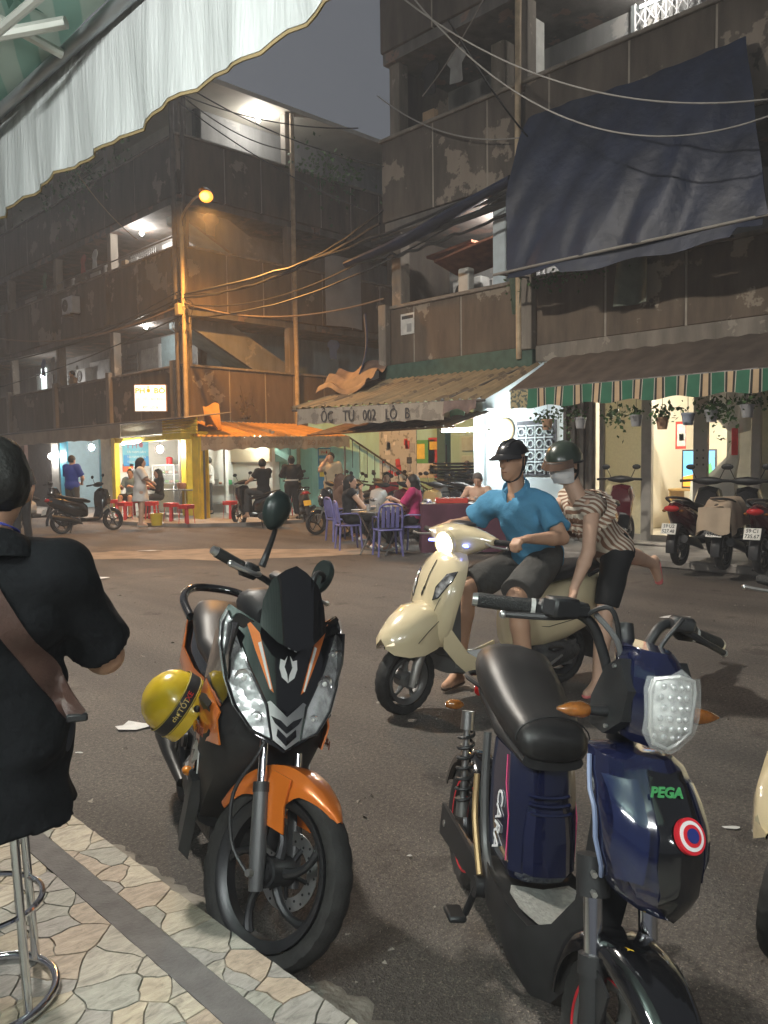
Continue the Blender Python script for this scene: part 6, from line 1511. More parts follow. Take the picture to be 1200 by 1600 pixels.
obj('engine_case', [ell((-.45, .10, .24), (.28, .07, .09), 16, 10), ell((-.6, -.12, .26), (.2, .06, .1), 14, 8)], ENG, CS)
obj('muffler', tube([(-.35, -.14, .2), (-.55, -.17, .24), (-.95, -.18, .32)], [.025, .05, .05], 12), M('muffler_black', (.03, .03, .03), .4, .3), CS)
obj('kick_start', tube([(-.5, .17, .24), (-.38, .19, .2), (-.33, .21, .16)], .010, 7), STL, CS)
obj('centre_stand', [tube([(-.28, .1, .2), (-.36, .16, .03)], .012, 8)], PLB, CS)
# handlebar head
KH = V(.20, 0, 1.02)
hd = []
for (y, x0, x1, z0, z1) in ((-.27, .13, .19, 1.02, 1.06), (-.2, .12, .23, .985, 1.085), (-.12, .10, .28, .945, 1.105), (-.05, .09, .315, .92, 1.12), (.05, .09, .315, .92, 1.12), (.12, .10, .28, .945, 1.105), (.2, .12, .23, .985, 1.085), (.27, .13, .19, 1.02, 1.06)):
    hd.append([((x0 + x1) / 2 + (x1 - x0) / 2 * math.copysign(abs(math.cos(a)) ** .75, math.cos(a)), y, (z0 + z1) / 2 + (z1 - z0) / 2 * math.copysign(abs(math.sin(a)) ** .75, math.sin(a))) for a in np.linspace(0, 2 * math.pi, 18, endpoint=False)])
obj('handlebar_cover', KT(loft(hd)), CR, CS, 60)
hl = V(.295, 0, 1.005); hdir = unit(V(1, 0, -.10))
obj('headlight_bezel', KT(lathe([(.070, -.02), (.082, .0), (.082, .022), (.074, .03), (.068, .024)], 32, hl, hdir)), CR, CS, 60)
obj('headlight_glass', KT(lathe([(0, .034), (.03, .032), (.055, .027), (.072, .018)], 32, hl, hdir)), glow('headlight_glow', (1, .90, .66), 9.0), CS, 60)
for s in (1, -1):
    obj('position_light', KT(box((.275, s * .135, 1.005), (.03, .065, .014), .005, rotm('Z', -s * 32))), glow('blue_led', (.12, .2, 1), 5.), CS)
    e0, e1 = V(.165, s * .25, 1.035), V(.105, s * .385, 1.035)
    gg = obj('grip', KT(tube([e0, e0 + (e1 - e0) * .1, e1], [.016, .018, .017], 14)), GRP, CS)
    obj('brake_lever', KT(tube(smooth([V(.20, s * .22, 1.03), V(.225, s * .30, 1.02), V(.20, s * .395, 1.015)], 4), [.008, .006, .007], 8)), STL, CS)
    obj('lever_tip', KT(ell((.20, s * .397, 1.015), (.010, .010, .010), 8, 6)), STL, CS)
obj('instrument', KT(ell((.16, 0, 1.115), (.06, .10, .02), 14, 8)), PLB, CS)

seam = M('seam_dark', (.02, .018, .015), .8)
obj('panel_seam', KT(tube([(x_, s_ * .147, z_) for s_ in (1,) for x_, z_ in ((.40, .62), (.48, .58), (.56, .53), (.64, .47))], .0022, 5)), seam, CS)
for s in (1, -1):
    obj('panel_seam', tube([(x_, s * (y_ + .003), z_) for x_, y_, z_ in ((-.22, .12, .46), (-.38, .175, .44), (-.58, .197, .47), (-.78, .19, .52), (-.93, .14, .57))], .0022, 5), seam, CS)
    obj('panel_seam', tube([kf(s * a, b) + V(.002, 0, 0) for a, b in ((.06, .45), (.10, .55), (.13, .65), (.145, .70))], .002, 5), seam, CS)
    obj('pillion_step', box((-.42, s * .205, .30), (.10, .05, .02), .005), PLB, CS)
# ---------------------------------------------------------------- people: one continuous body mesh each, clothes and hair as children
SK = M('skin_tan', (.50, .295, .19), .5, var=.08, vs=6, bump=.03, bs=120)
SKL = M('skin_light', (.58, .37, .26), .5, var=.08, vs=6)
HAIR = M('hair_black', (.010, .009, .008), .6, var=.3, vs=30, bump=.2, bs=90)
def joints(kind='stand', H=1.68, seat=.45):
    k = H / 1.68
    J = dict(pel=(0, 0, .93), che=(.0, 0, 1.24), hea=(.025, 0, 1.545), shL=(0, .175, 1.37), shR=(0, -.175, 1.37),
             elL=(-.02, .24, 1.10), elR=(-.02, -.24, 1.10), wrL=(.06, .25, .86), wrR=(.06, -.25, .86),
             hipL=(0, .095, .88), hipR=(0, -.095, .88), knL=(.02, .11, .48), knR=(.02, -.11, .48), anL=(-.02, .12, .075), anR=(-.02, -.12, .075))
    J = {a: np.array(b, float) * k for a, b in J.items()}
    if kind == 'sit':
        dz = seat + .09 * k - J['hipL'][2]
        for a in ('pel', 'che', 'hea', 'shL', 'shR', 'elL', 'elR', 'wrL', 'wrR', 'hipL', 'hipR'): J[a][2] += dz
        for s, y in (('L', .12), ('R', -.12)):
            J['kn' + s] = J['hip' + s] + V(.40 * k, y * .4, .01); J['an' + s] = V(J['kn' + s][0] + .02, J['kn' + s][1], .075)
            J['el' + s] = J['sh' + s] + V(.10, y * .5, -.25) * k; J['wr' + s] = J['el' + s] + V(.20, -y * .7, .06) * k
    return J
def hand(w_, d, curl, side, fine, s=1.):
    """palm, five fingers and thumb from wrist w_ along d; curl = direction the fingers bend to"""
    d = unit(d); c = unit(curl - d * (np.dot(curl, d))); a = np.cross(d, c) * side; P = []
    if not fine:
        return [s_rc(w_, w_ + d * .10 * s, .026 * s, .030 * s), s_rc(w_ + d * .09 * s, w_ + d * .14 * s + c * .035, .028 * s, .020 * s), s_rc(w_ + d * .03 * s, w_ + d * .08 * s - a * .045 * s + c * .02, .015, .013)]
    for q in (-.026, -.009, .009, .026): P.append(s_rc(w_ + a * q * .5 * s, w_ + d * .088 * s + a * q * s, .016 * s, .0145 * s))
    for q, L_ in ((-.029, .068), (-.0095, .078), (.0100, .074), (.029, .056)):
        b = w_ + d * .088 * s + a * q * s; m = b + (d * .80 + c * .6) * L_ * .48 * s; e = m + (d * -.05 + c * 1.0) * L_ * .40 * s; t = e + (c * .35 - d * .9) * L_ * .34 * s
        P += [s_rc(b, m, .0105 * s, .0095 * s), s_rc(m, e, .0095 * s, .009 * s), s_rc(e, t, .009 * s, .008 * s)]
    b = w_ + d * .028 * s - a * .026 * s; m = b + (d * .65 - a * .55 + c * .45) * .045 * s; e = m + (d * .75 + c * .55 + a * .1) * .032 * s
    P += [s_rc(b, m, .014 * s, .0115 * s), s_rc(m, e, .0115 * s, .009 * s)]
    return P
def person(label, loc, rz, J, shirt=None, pants=None, hair='short', skin=None, g=1., fine=False, h=None, look=None, shoes=None, fem=False, group=None, hands=None, hair_mat=None, bare=False, face=True, lean=0, sandal=False, feet=None):
    skin = skin or SK; h = h or (.0085 if fine else .017)
    t = thing('person', label, 'person', loc, rz, group=group)
    J = {a: np.asarray(b, float) for a, b in J.items()}
    up = unit(J['che'] - J['pel']); left = unit(J['shL'] - J['shR']); left = unit(left - up * (left @ up)); fwd = np.cross(left, up)
    Rt = np.stack([fwd, left, up], 1)
    look = unit(look) if look is not None else unit(fwd * V(1, 1, .0) + V(0, 0, -.05)); hup = unit(V(0, 0, 1) - look * look[2]); hl = np.cross(hup, look); Rh = np.stack([look, hl, hup], 1)
    mid = (J['pel'] + J['che']) / 2; cw = .92 if fem else 1.
    tors = [(J['pel'] + up * .0, (.118 * g, .160 * g, .125)), (mid, (.102 * g, .132 * g * cw, .16)), (J['che'], (.112 * g, .152 * g * cw, .165)), (J['che'] + up * .07, (.092 * g, .165 * g * cw, .085))]
    def torso(o): return [s_el(c, np.array(r_) + o, Rt) for c, r_ in tors]
    def sh_bar(o): return [s_rc(J['che'] + up * .10, J['sh' + s], .066 * g ** .5 + o, .058 * g ** .5 + o) for s in 'LR']
    nb = J['che'] + up * .14; hd = J['hea']
    body = torso(0) + sh_bar(0) + [s_rc(nb, hd - hup * .05 - look * .015, .056, .052)]
    if fem and not bare: body += [s_el(J['che'] + fwd * .085 + left * s * .07 - up * .03, (.055, .06, .06), Rt) for s in (-1, 1)]
    Hd = [s_el(hd + hup * .015, (.096, .076, .108), Rh), s_el(hd + look * .030 - hup * .055, (.062, .055, .062), Rh), s_rc(hd + look * .088 + hup * .014, hd + look * .112 - hup * .022, .010, .016),
          s_el(hd + look * .082 - hup * .062, (.018, .026, .012), Rh), s_el(hd + look * .066 - hup * .098, (.024, .026, .02), Rh), s_el(hd + look * .075 + hup * .034, (.022, .052, .014), Rh)]
    Hd += [s_el(hd + hl * s * .078 - look * .008 - hup * .008, (.020, .010, .033), Rh) for s in (-1, 1)]
    body += [s_un(Hd, .022)]
    ag = g ** .6
    for s in 'LR':
        sh, el, wr = J['sh' + s], J['el' + s], J['wr' + s]
        body += [s_rc(sh, el, .054 * ag, .041 * ag), s_rc(el, el + (wr - el) * .3, .041 * ag, .043 * ag), s_rc(el + (wr - el) * .3, wr, .043 * ag, .027)]
        hd_ = (hands or {}).get(s); dd = unit(wr - el) if hd_ is None else hd_[0]; cu = (V(.6, 0, -.5) if hd_ is None else hd_[1])
        body += hand(wr, np.asarray(dd, float), np.asarray(cu, float), 1 if s == 'L' else -1, fine)
        hp, kn, an = J['hip' + s], J['kn' + s], J['an' + s]; lg = g ** .5
        body += [s_rc(hp, kn, .086 * lg, .058 * lg), s_rc(kn, kn + (an - kn) * .3 , .056 * lg, .058 * lg), s_rc(kn + (an - kn) * .3, an, .058 * lg, .038)]
        shin = unit(an - kn)
        fd = unit(V(fwd[0], fwd[1], 0)) if abs(shin[2]) > .6 else unit(V(0, 0, -1) - shin * (-shin[2]) + shin * .3)
        if feet and s in feet: fd = unit(feet[s])
        dn = V(0, 0, -1) if abs(shin[2]) > .6 else shin
        body += [s_rc(an + dn * .035 - fd * .04, an + dn * .045 + fd * .13, .034, .026), s_rc(an, an + dn * .045 + fd * .1, .038, .03)]
    B = obj('body', sdf_mesh('body', s_un(body, .016 if fine else .02), h), skin, t)
    if face and fine:
        ew, ed = M('eye_white', (.6, .57, .53), .3), M('eye_dark', (.02, .014, .01), .2)
        for s in (-1, 1):
            e = hd + look * .089 + hl * s * .032 + hup * .010
            obj('eye', ell(e, (.009, .013, .006), 10, 6, Rh), ew, B); obj('iris', ell(e + look * .005, (.005, .0055, .0055), 8, 6, Rh), ed, B)
            obj('eyebrow', ell(e + look * .008 + hup * .023, (.006, .021, .0038), 10, 5, Rh), HAIR, B)
        obj('lips', ell(hd + look * .094 - hup * .062, (.008, .024, .006), 12, 6, Rh), M('lip', (.30, .12, .09), .5), B)
    shirt_f = None
    if shirt:
        o = shirt.get('o', .016); P = torso(o) + sh_bar(o * .9)
        if shirt.get('belly'): P += [s_el(mid + fwd * .03 - up * .03, (.15 * g, .16 * g, .17), Rt)]
        if fem: P += [s_el(J['che'] + fwd * .085 + left * s * .07 - up * .03, (.06 + o, .064 + o, .064 + o), Rt) for s in (-1, 1)]
        sl = shirt.get('sleeve', .75)
        for s in 'LR':
            sh, el, wr = J['sh' + s], J['el' + s], J['wr' + s]
            if sl <= 0: continue
            fl = shirt.get('flare', .012)
            if sl <= 1:
                e = sh + (el - sh) * (sl + .15); P.append(s_cut(s_rc(sh, e, .050 * ag + o, .046 * ag + o + fl), sh + (el - sh) * sl, el - sh))
            else:
                P.append(s_rc(sh, el, .056 * ag + o, .046 * ag + o)); e = el + (wr - el) * (sl - 1); P.append(s_cut(s_rc(el, e + (wr - el) * .1, .046 * ag + o, .034 * ag + o), e, wr - el))
        hem = shirt.get('hem', .10)
        if shirt.get('skirt'): P.append(s_rc(J['pel'], J['pel'] - up * (hem + .05), .15 * g, .17 * g + shirt['skirt']))
        f = s_un(P, .03); f = s_cut(f, J['pel'] - up * hem, -up); f = s_sub(f, s_rc(nb + up * .012 + fwd * (.012 + .045 * shirt.get('vee', .35)), hd + up * .1, .060 * g ** .3, .08)); f = s_cut(f, J['che'] + up * (shirt.get('neck', .165) + .05), up)
        f = s_wob(f, shirt.get('fold', .004 if fine else .005), 33 if fine else 26, int(abs(loc[0] * 100)))
        shirt_f = f
        SH_ = obj('shirt', sdf_mesh('shirt', f, h), shirt['mat'], t)
        if shirt.get('collar'):
            c0 = J['che'] + up * .155; pts = [c0 + (fwd * math.cos(a) * .075 + left * math.sin(a) * .082) + up * (.035 - .035 * math.cos(a)) for a in np.linspace(.35, 2 * math.pi - .35, 20)]
            rows = [[p + up * (.028 - .05 * q) + unit(p - c0) * (.022 * q) for p in pts] for q in (0, .35, .7, 1)]
            obj('collar', sheet(rows, .006), shirt['mat'], SH_, 60)
    if pants:
        o = pants.get('o', .014); P = [s_el(tors[0][0], np.array(tors[0][1]) + o, Rt)]
        ln = pants.get('leg', 1.9)
        for s in 'LR':
            hp, kn, an = J['hip' + s], J['kn' + s], J['an' + s]; lg = g ** .5
            if ln <= 1: P.append(s_cut(s_rc(hp, kn + (kn - hp) * .1, .088 * lg + o, .064 * lg + o + pants.get('flare', .01)), hp + (kn - hp) * ln, kn - hp))
            else:
                P.append(s_rc(hp, kn, .088 * lg + o, .062 * lg + o)); e = kn + (an - kn) * (ln - 1); P.append(s_cut(s_rc(kn, e + (an - kn) * .1, .062 * lg + o, .05 * lg + o), e, an - kn))
        f = s_un(P, .02); f = s_cut(f, J['pel'] + up * .11, up); f = s_wob(f, .004, 24, int(abs(loc[1] * 100)))
        obj('trousers' if ln > 1 else 'shorts', sdf_mesh('trousers', f, h), pants['mat'], t)
    if shoes:
        P = []
        for s in 'LR':
            an, kn = J['an' + s], J['kn' + s]; shin = unit(an - kn)
            fd = unit(V(fwd[0], fwd[1], 0)) if abs(shin[2]) > .6 else unit(V(0, 0, -1) - shin * (-shin[2]) + shin * .3)
            if feet and s in feet: fd = unit(feet[s])
            dn = V(0, 0, -1) if abs(shin[2]) > .6 else shin
            f = s_rc(an + dn * .042 - fd * .045, an + dn * .05 + fd * .135, .038, .030)
            if sandal: f = s_cut(f, an + dn * .052, -dn)
            obj('shoe', sdf_mesh('shoe', f, min(h, .012)), shoes, t)
    hm = hair_mat or HAIR; hf_ = None
    if hair in ('short', 'long', 'bob', 'bun'):
        cap_ = s_el(hd + hup * .022 - look * .006, (.106, .087, .112), Rh)
        cap_ = s_cut(cap_, hd + look * .052 + hup * .03, look * .85 - hup * .55)
        if hair == 'short': cap_ = s_cut(cap_, hd - hup * .045, -hup + look * .25)
        P = [cap_]
        if hair == 'long': P += [s_rc(hd - look * .05, hd - look * .075 - hup * .34, .080, .062), s_rc(hd + hl * .055 - look * .02, hd + hl * .085 - look * .03 - hup * .30, .035, .03), s_rc(hd - hl * .055 - look * .02, hd - hl * .085 - look * .03 - hup * .30, .035, .03)]
        if hair == 'bob': P += [s_rc(hd - look * .035, hd - look * .045 - hup * .11, .088, .085), s_rc(hd + hl * .06 - look * .01, hd + hl * .075 - look * .005 - hup * .12, .03, .026), s_rc(hd - hl * .06 - look * .01, hd - hl * .075 - look * .005 - hup * .12, .03, .026)]
        if hair == 'bun': P += [s_el(hd - look * .10 + hup * .05, (.045, .05, .045), Rh), s_rc(hd - look * .03, hd - look * .05 - hup * .03, .08, .06)]
        hf_ = s_wob(s_un(P, .02), .003, 60, 3)
        obj('hair', sdf_mesh('hair', hf_, min(h, .012)), hm, t)
    t_info = dict(sf=shirt_f, hd=hd, look=look, hup=hup, hl=hl, Rh=Rh, up=up, fwd=fwd, left=left, J=J)
    return t, t_info

def off(J, **k):
    for a, b in k.items(): J[a] = np.asarray(b, float)
    return J
# ---------------------------------------------------------------- the rider in the blue polo (scooter frame)
J = dict(pel=(-.43, 0, .87), che=(-.315, .01, 1.145), hea=(-.235, 0, 1.495), shL=(-.345, .182, 1.228), shR=(-.22, -.172, 1.228), elL=(-.35, .325, 1.02), elR=(-.205, -.385, 1.075), wrL=(-.045, .365, 1.035), wrR=(-.015, -.365, 1.085),
         hipL=(-.42, .10, .85), hipR=(-.42, -.10, .85), knL=(-.06, .235, .665), knR=(-.03, -.20, .68), anL=(-.10, .305, .08), anR=(.02, -.27, .09))
blue = M('polo_blue', (.085, .27, .44), .85, var=.12, vs=5, bump=.6, bs=15, spec=.3)
RD, ri = person('man in a blue polo and dark cap helmet gripping the cream scooter', CS_O, CS_RZ, J, dict(mat=blue, sleeve=.72, hem=.13, o=.022, fold=.010, collar=True, neck=.175, vee=.5), dict(mat=M('shorts_charcoal', (.062, .060, .056), .85, var=.2, vs=5, bump=.6, bs=14), leg=.93, o=.02, flare=.03), None, SK, 1.06, True, look=V(.96, .22, -.08), shoes=M('sandal_brown', (.08, .05, .03), .6), sandal=True,
                hands=dict(L=(V(.75, .05, -.05), V(.1, 0, -1)), R=(V(.85, -.1, -.2), V(.1, 0, -1))))
hd, lk, hu, hl_ = ri['hd'], ri['look'], ri['hup'], ri['hl']
Mh_ = np.stack([lk, hl_, hu], 1)
def helmet_shell(hd, Mh, rx, ry, rz, cutz, slope, c0=.02):
    """dome whose rim is a tilted plane"""
    v = []; f = []; su, sv = 32, 12
    for i in range(sv + 1):
        for k in range(su):
            a = 2 * math.pi * k / su; zc = cutz + slope * math.cos(a)
            t0 = math.asin(max(-.95, min(.95, zc / rz))); t = math.pi / 2 + (t0 - math.pi / 2) * i / sv
            v.append((rx * math.cos(t) * math.cos(a), ry * math.cos(t) * math.sin(a), rz * math.sin(t) + c0))
    for i in range(sv):
        for k in range(su):
            l = (k + 1) % su; f.append((i * su + k, (i + 1) * su + k, (i + 1) * su + l, i * su + l))
    return np.array(v) @ Mh.T + hd, f
capm = M('helmet_black', (.012, .012, .013), .32, coat=.3, var=.1)
hs_ = helmet_shell(hd, Mh_, .125, .102, .118, .028, -.012)
HM = obj('cap_helmet', hs_, capm, RD, 60)
rows = []
for i in range(5):
    s = i / 4; rows.append([hd + lk * (.118 + .085 * s * math.cos(u * .9) ** .7) * math.cos(u) + hl_ * (.100 + .02 * s) * math.sin(u) + hu * (.042 - .018 * s + .012 * math.cos(u) * (1 - s)) for u in np.linspace(-1.25, 1.25, 16)])
obj('peak', sheet(rows, .005), capm, HM, 60)
obj('vent_rib', [tube([hd + lk * x_ + hl_ * y_ + hu * (.02 + .119 * math.sqrt(max(.02, 1 - (x_ / .127) ** 2 - (y_ / .104) ** 2))) for x_ in np.linspace(-.07, .09, 8)], .005, 6) for y_ in (-.035, 0, .035)], capm, HM)
for s in (1, -1):
    obj('chin_strap', tube(smooth([hd + hl_ * s * .093 + lk * .01 + hu * .03, hd + hl_ * s * .082 - hu * .05 + lk * .012, hd + hl_ * s * .06 - hu * .105 + lk * .03, hd - hu * .128 + lk * .045], 5), .009, 6, flat=.35), PLB, HM)
    obj('strap_pad', tube([hd + hl_ * s * .088 - lk * .03 + hu * .03, hd + hl_ * s * .078 - hu * .06 - lk * .0], [.02, .012], 8, flat=.4), PLB, HM)
# ---------------------------------------------------------------- the woman climbing on behind him
J = dict(pel=(-.93, .18, .93), che=(-.72, .20, 1.13), hea=(-.535, .15, 1.475), shL=(-.60, .33, 1.20), shR=(-.70, .03, 1.25), elL=(-.50, .40, .93), elR=(-.50, -.05, 1.08), wrL=(-.395, .385, .715), wrR=(-.38, .0, .98),
         hipL=(-.91, .26, .89), hipR=(-.95, .09, .91), knL=(-.78, .27, .49), knR=(-1.27, .03, .83), anL=(-.66, .33, .07), anR=(-1.57, -.01, .735))
def stripes(nt, P):
    N = nt.nodes.new; L = nt.links.new; tc = N('ShaderNodeTexCoord'); mp = N('ShaderNodeMapping'); mp.inputs['Rotation'].default_value = (0, R(40), 0); L(tc.outputs['Object'], mp.inputs[0])
    nz = N('ShaderNodeTexNoise'); nz.inputs['Scale'].default_value = 5; L(mp.outputs[0], nz.inputs[0])
    sp_ = N('ShaderNodeSeparateXYZ'); L(mp.outputs[0], sp_.inputs[0])
    m1 = N('ShaderNodeMath'); m1.operation = 'MULTIPLY_ADD'; L(nz.outputs[0], m1.inputs[0]); m1.inputs[1].default_value = .035; L(sp_.outputs[2], m1.inputs[2])
    m2 = N('ShaderNodeMath'); m2.operation = 'MULTIPLY'; L(m1.outputs[0], m2.inputs[0]); m2.inputs[1].default_value = 210
    m3 = N('ShaderNodeMath'); m3.operation = 'SINE'; L(m2.outputs[0], m3.inputs[0])
    r = N('ShaderNodeValToRGB'); r.color_ramp.elements[0].position = .42; r.color_ramp.elements[1].position = .58; r.color_ramp.elements[0].color = (.66, .58, .47, 1); r.color_ramp.elements[1].color = (.25, .135, .085, 1); 
    m4 = N('ShaderNodeMath'); m4.operation = 'MULTIPLY_ADD'; L(m3.outputs[0], m4.inputs[0]); m4.inputs[1].default_value = .5; m4.inputs[2].default_value = .5; L(m4.outputs[0], r.inputs[0])
    L(r.outputs[0], P.inputs['Base Color']); P.inputs['Roughness'].default_value = .85
STR = node_mat('striped_knit', stripes)
WM, wi = person('woman in striped top and green helmet swinging onto the cream scooter', CS_O, CS_RZ, J, dict(mat=STR, sleeve=.0, hem=.06, o=.022, fold=.006, neck=.15, vee=.1), dict(mat=M('shorts_black', (.010, .010, .011), .8, var=.2), leg=.86, o=.012, flare=.0), None, SKL, .95, True, look=V(.90, .32, -.30), fem=True, shoes=M('sandal_pink', (.75, .20, .20), .5), sandal=True, face=True,
                hands=dict(L=(V(.25, .0, -.95), V(.9, -.3, 0)), R=(V(.9, 0, -.3), V(0, 0, -1))), feet=dict(L=V(.95, .2, 0), R=V(-.35, -.1, -.9)))
hd, lk, hu, hl_ = wi['hd'], wi['look'], wi['hup'], wi['hl']; Mw = np.stack([lk, hl_, hu], 1)
gh = M('helmet_green', (.03, .042, .030), .3, coat=.7, var=.12, vs=5)
H2 = obj('helmet', helmet_shell(hd, Mw, .137, .116, .132, -.008, .028), gh, WM, 60)
obj('helmet_rim', tube([hd + Mw @ V(.139 * math.cos(a), .118 * math.sin(a), -.006 + .030 * math.cos(a) + .018) for a in np.linspace(0, 6.283, 32, endpoint=False)], .006, 6, closed=True), PLB, H2)
rows = [[hd + Mw @ V((.134 + .045 * s) * math.cos(u), (.114 + .02 * s) * math.sin(u), .052 - .045 * s) for u in np.linspace(-1.05, 1.05, 14)] for s in (0, .5, 1)]
obj('visor', sheet(rows, .004), M('visor_smoke', (.10, .06, .04), .15, coat=1), H2, 60)
obj('nape_hair', sdf_mesh('hair', s_un([s_rc(hd - lk * .06 - hu * .02, hd - lk * .075 - hu * .14, .06, .035), s_el(hd - lk * .02 - hu * .01, (.09, .085, .09), Mw)], .02), .012), HAIR, WM)
for s in (1, -1):
    obj('chin_strap', tube(smooth([hd + hl_ * s * .098 + hu * .0, hd + hl_ * s * .088 - hu * .07 + lk * .01, hd + hl_ * s * .04 - hu * .125 + lk * .03], 5), .009, 6, flat=.35), PLB, H2)
rows = []
for i in range(9):
    q = i / 8; z = .012 - .118 * q; rr = .105 + .012 * math.sin(math.pi * q)
    rows.append([hd + Mw @ V((rr + .012 * math.exp(-(u / .3) ** 2) * math.sin(math.pi * min(1, q * 1.1))) * math.cos(u) * (1 - .14 * max(0, q - .55)) + .002, .086 * math.sin(u) * (1 - .25 * max(0, q - .5)), z + .006 * math.cos(u * 3)) for u in np.linspace(-1.25, 1.25, 18)])
msk = obj('face_mask', sheet(rows, .003), M('mask_white', (.72, .71, .70), .8, var=.05, bump=.1, bs=90), WM, 60)
obj('mask_pleat', [tube([np.array(rows[k][j]) + lk * .004 for j in range(1, 17)], .0016, 4) for k in (3, 5)], M('mask_white', (.72, .71, .70), .8), msk)
# frilled collar of the top, two ruffled rings
up_, fw_, le_ = wi['up'], wi['fwd'], wi['left']; c0 = wi['J']['che'] + up_ * .085
for r0, w0, dz in ((.105, .07, .055), (.155, .065, .005)):
    rows = []
    for q in (0, .5, 1):
        rows.append([c0 + up_ * (dz - .045 * q + .010 * math.sin(26 * a) * q) + (fw_ * math.cos(a) * (r0 * .92) + le_ * math.sin(a) * (r0 * 1.25)) * (1 + .22 * q + .07 * math.sin(26 * a + 1) * q) for a in np.linspace(0, 6.283, 120)])
    obj('ruffle', sheet(rows, .004), STR, WM, 60)
# ---------------------------------------------------------------- the man on the bar stool, bag and stools
def bar_stool(label, loc, rz=0):
    t = thing('bar_stool', label, 'stool', loc, rz, group='steel bar stools on the pavement')
    obj('foot_ring', tube([(.175 * math.cos(a), .175 * math.sin(a), .012) for a in np.linspace(0, 6.283, 40, endpoint=False)], .012, 10, closed=True), CHR, t)
    obj('brace_ring', tube([(.15 * math.cos(a), .15 * math.sin(a), .26) for a in np.linspace(0, 6.283, 36, endpoint=False)], .008, 8, closed=True), CHR, t)
    for k in range(4):
        a = R(20 + 90 * k); obj('leg', tube([(.165 * math.cos(a), .165 * math.sin(a), .02), (.13 * math.cos(a), .13 * math.sin(a), .62)], .011, 10), CHR, t)
    obj('seat', lathe([(0, .66), (.15, .66), (.175, .645), (.175, .615), (.15, .60), (0, .60)], 28), SEAT, t)
    return t
bar_stool('chrome bar stool under the man in the black polo', (.64, 2.17, .1225))
bar_stool('empty chrome bar stool standing beyond the seated man', (.62, 2.78, .1225), 15)
polo = M('polo_black', (.0065, .007, .0085), .92, var=.3, vs=4, bump=.55, bs=13, spec=.25)
J = joints('sit', 1.74, .58)
J = off(J, pel=(0, -.01, .71), che=(.02, -.02, 1.01), hea=(.05, -.085, 1.325), shL=(.02, .22, 1.115), shR=(.02, -.225, 1.105), elL=(.10, .36, .84), wrL=(.30, .28, .86), elR=(.13, -.335, .86), wrR=(.33, -.23, .90), hipL=(.02, .13, .70), hipR=(.02, -.13, .70), knL=(.34, .36, .66), knR=(.42, .16, .66), anL=(.30, .46, .30), anR=(.36, .34, .30))
MB_, mi_ = person('heavyset man in a black polo seen from behind on a bar stool', (.605, 2.12, .1225), 66, J, dict(mat=polo, sleeve=.88, hem=.19, o=.022, fold=.006, neck=.17, vee=.1, belly=True, flare=.006, skirt=.02), dict(mat=M('jeans_dark', (.02, .022, .03), .85), leg=1.9), 'short', SK, 1.42, True, h=.0095, look=V(.95, .3, -.05), shoes=M('shoe_dark', (.02, .02, .02), .6))
# collar and lanyard round his neck
c0 = V(.01, -.045, 1.155)
def ringp(rx, ry, z0, tilt, a0=.6, n=30): return [c0 + V(math.cos(a) * rx, math.sin(a) * ry, z0 - tilt * math.cos(a)) for a in np.linspace(a0, 2 * math.pi - a0, n)]
obj('collar', sheet([ringp(.098, .098, .055, .03), ringp(.112, .118, .045, .03), ringp(.125, .140, .005, .03), ringp(.128, .146, -.012, .03)], .006), polo, MB_, 60)
tag(obj('lanyard', [( np.asarray(sheet([ringp(.088, .088, .066, .035, .3), ringp(.102, .102, .060, .035, .3)], .003)[0]) @ np.array(Matrix.Rotation(R(66), 3, 'Z')).T + V(.605, 2.12, .1225), sheet([ringp(.088, .088, .066, .035, .3), ringp(.102, .102, .060, .035, .3)], .003)[1])], M('lanyard_blue', (.07, .09, .45), .6)), 'blue lanyard round the neck of the man in black', 'lanyard')
# bag strap laid over his back
def back_x(y, z):
    xs = np.linspace(-.5, .15, 160); d = mi_['sf'](np.c_[xs, np.full(160, y), np.full(160, z)]); k = np.argmax(d < 0); return xs[k] if d[k] < 0 else -.1
rows = []
for t_ in np.linspace(0, 1, 26):
    y, z = -.05 - .215 * t_ ** 1.15, 1.165 - .40 * t_; dv = unit(V(0, .46, -.34)); row = []
    for q in (-.026, -.013, 0, .013, .026):
        yy, zz = y + q * .804, z - q * .594; row.append((back_x(yy, zz) - .005, yy, zz))
    rows.append(row)
for _ in range(3):
    a_ = np.array(rows); a_[1:-1] = (a_[:-2] + a_[1:-1] * 2 + a_[2:]) / 4; rows = a_.tolist()
a_ = np.array(rows); a_[:, :, 0] -= .006
BG = thing('shoulder_bag', 'brown leather bag strap slung across the back of the man in black', 'bag', (.605, 2.12, .1225), 66)
lea = M('strap_leather', (.065, .034, .026), .5, var=.25, vs=12, bump=.15, bs=150)
obj('strap', sheet(a_, .005), lea, BG, 60)
obj('pouch', box((.30, -.10, .60), (.26, .09, .20), .02, rotm('Z', 12)), lea, BG)
obj('strap_keeper', box((a_[-1, 2, 0], a_[-1, 2, 1], a_[-1, 2, 2]), (.014, .05, .02), .004), PLB, BG)

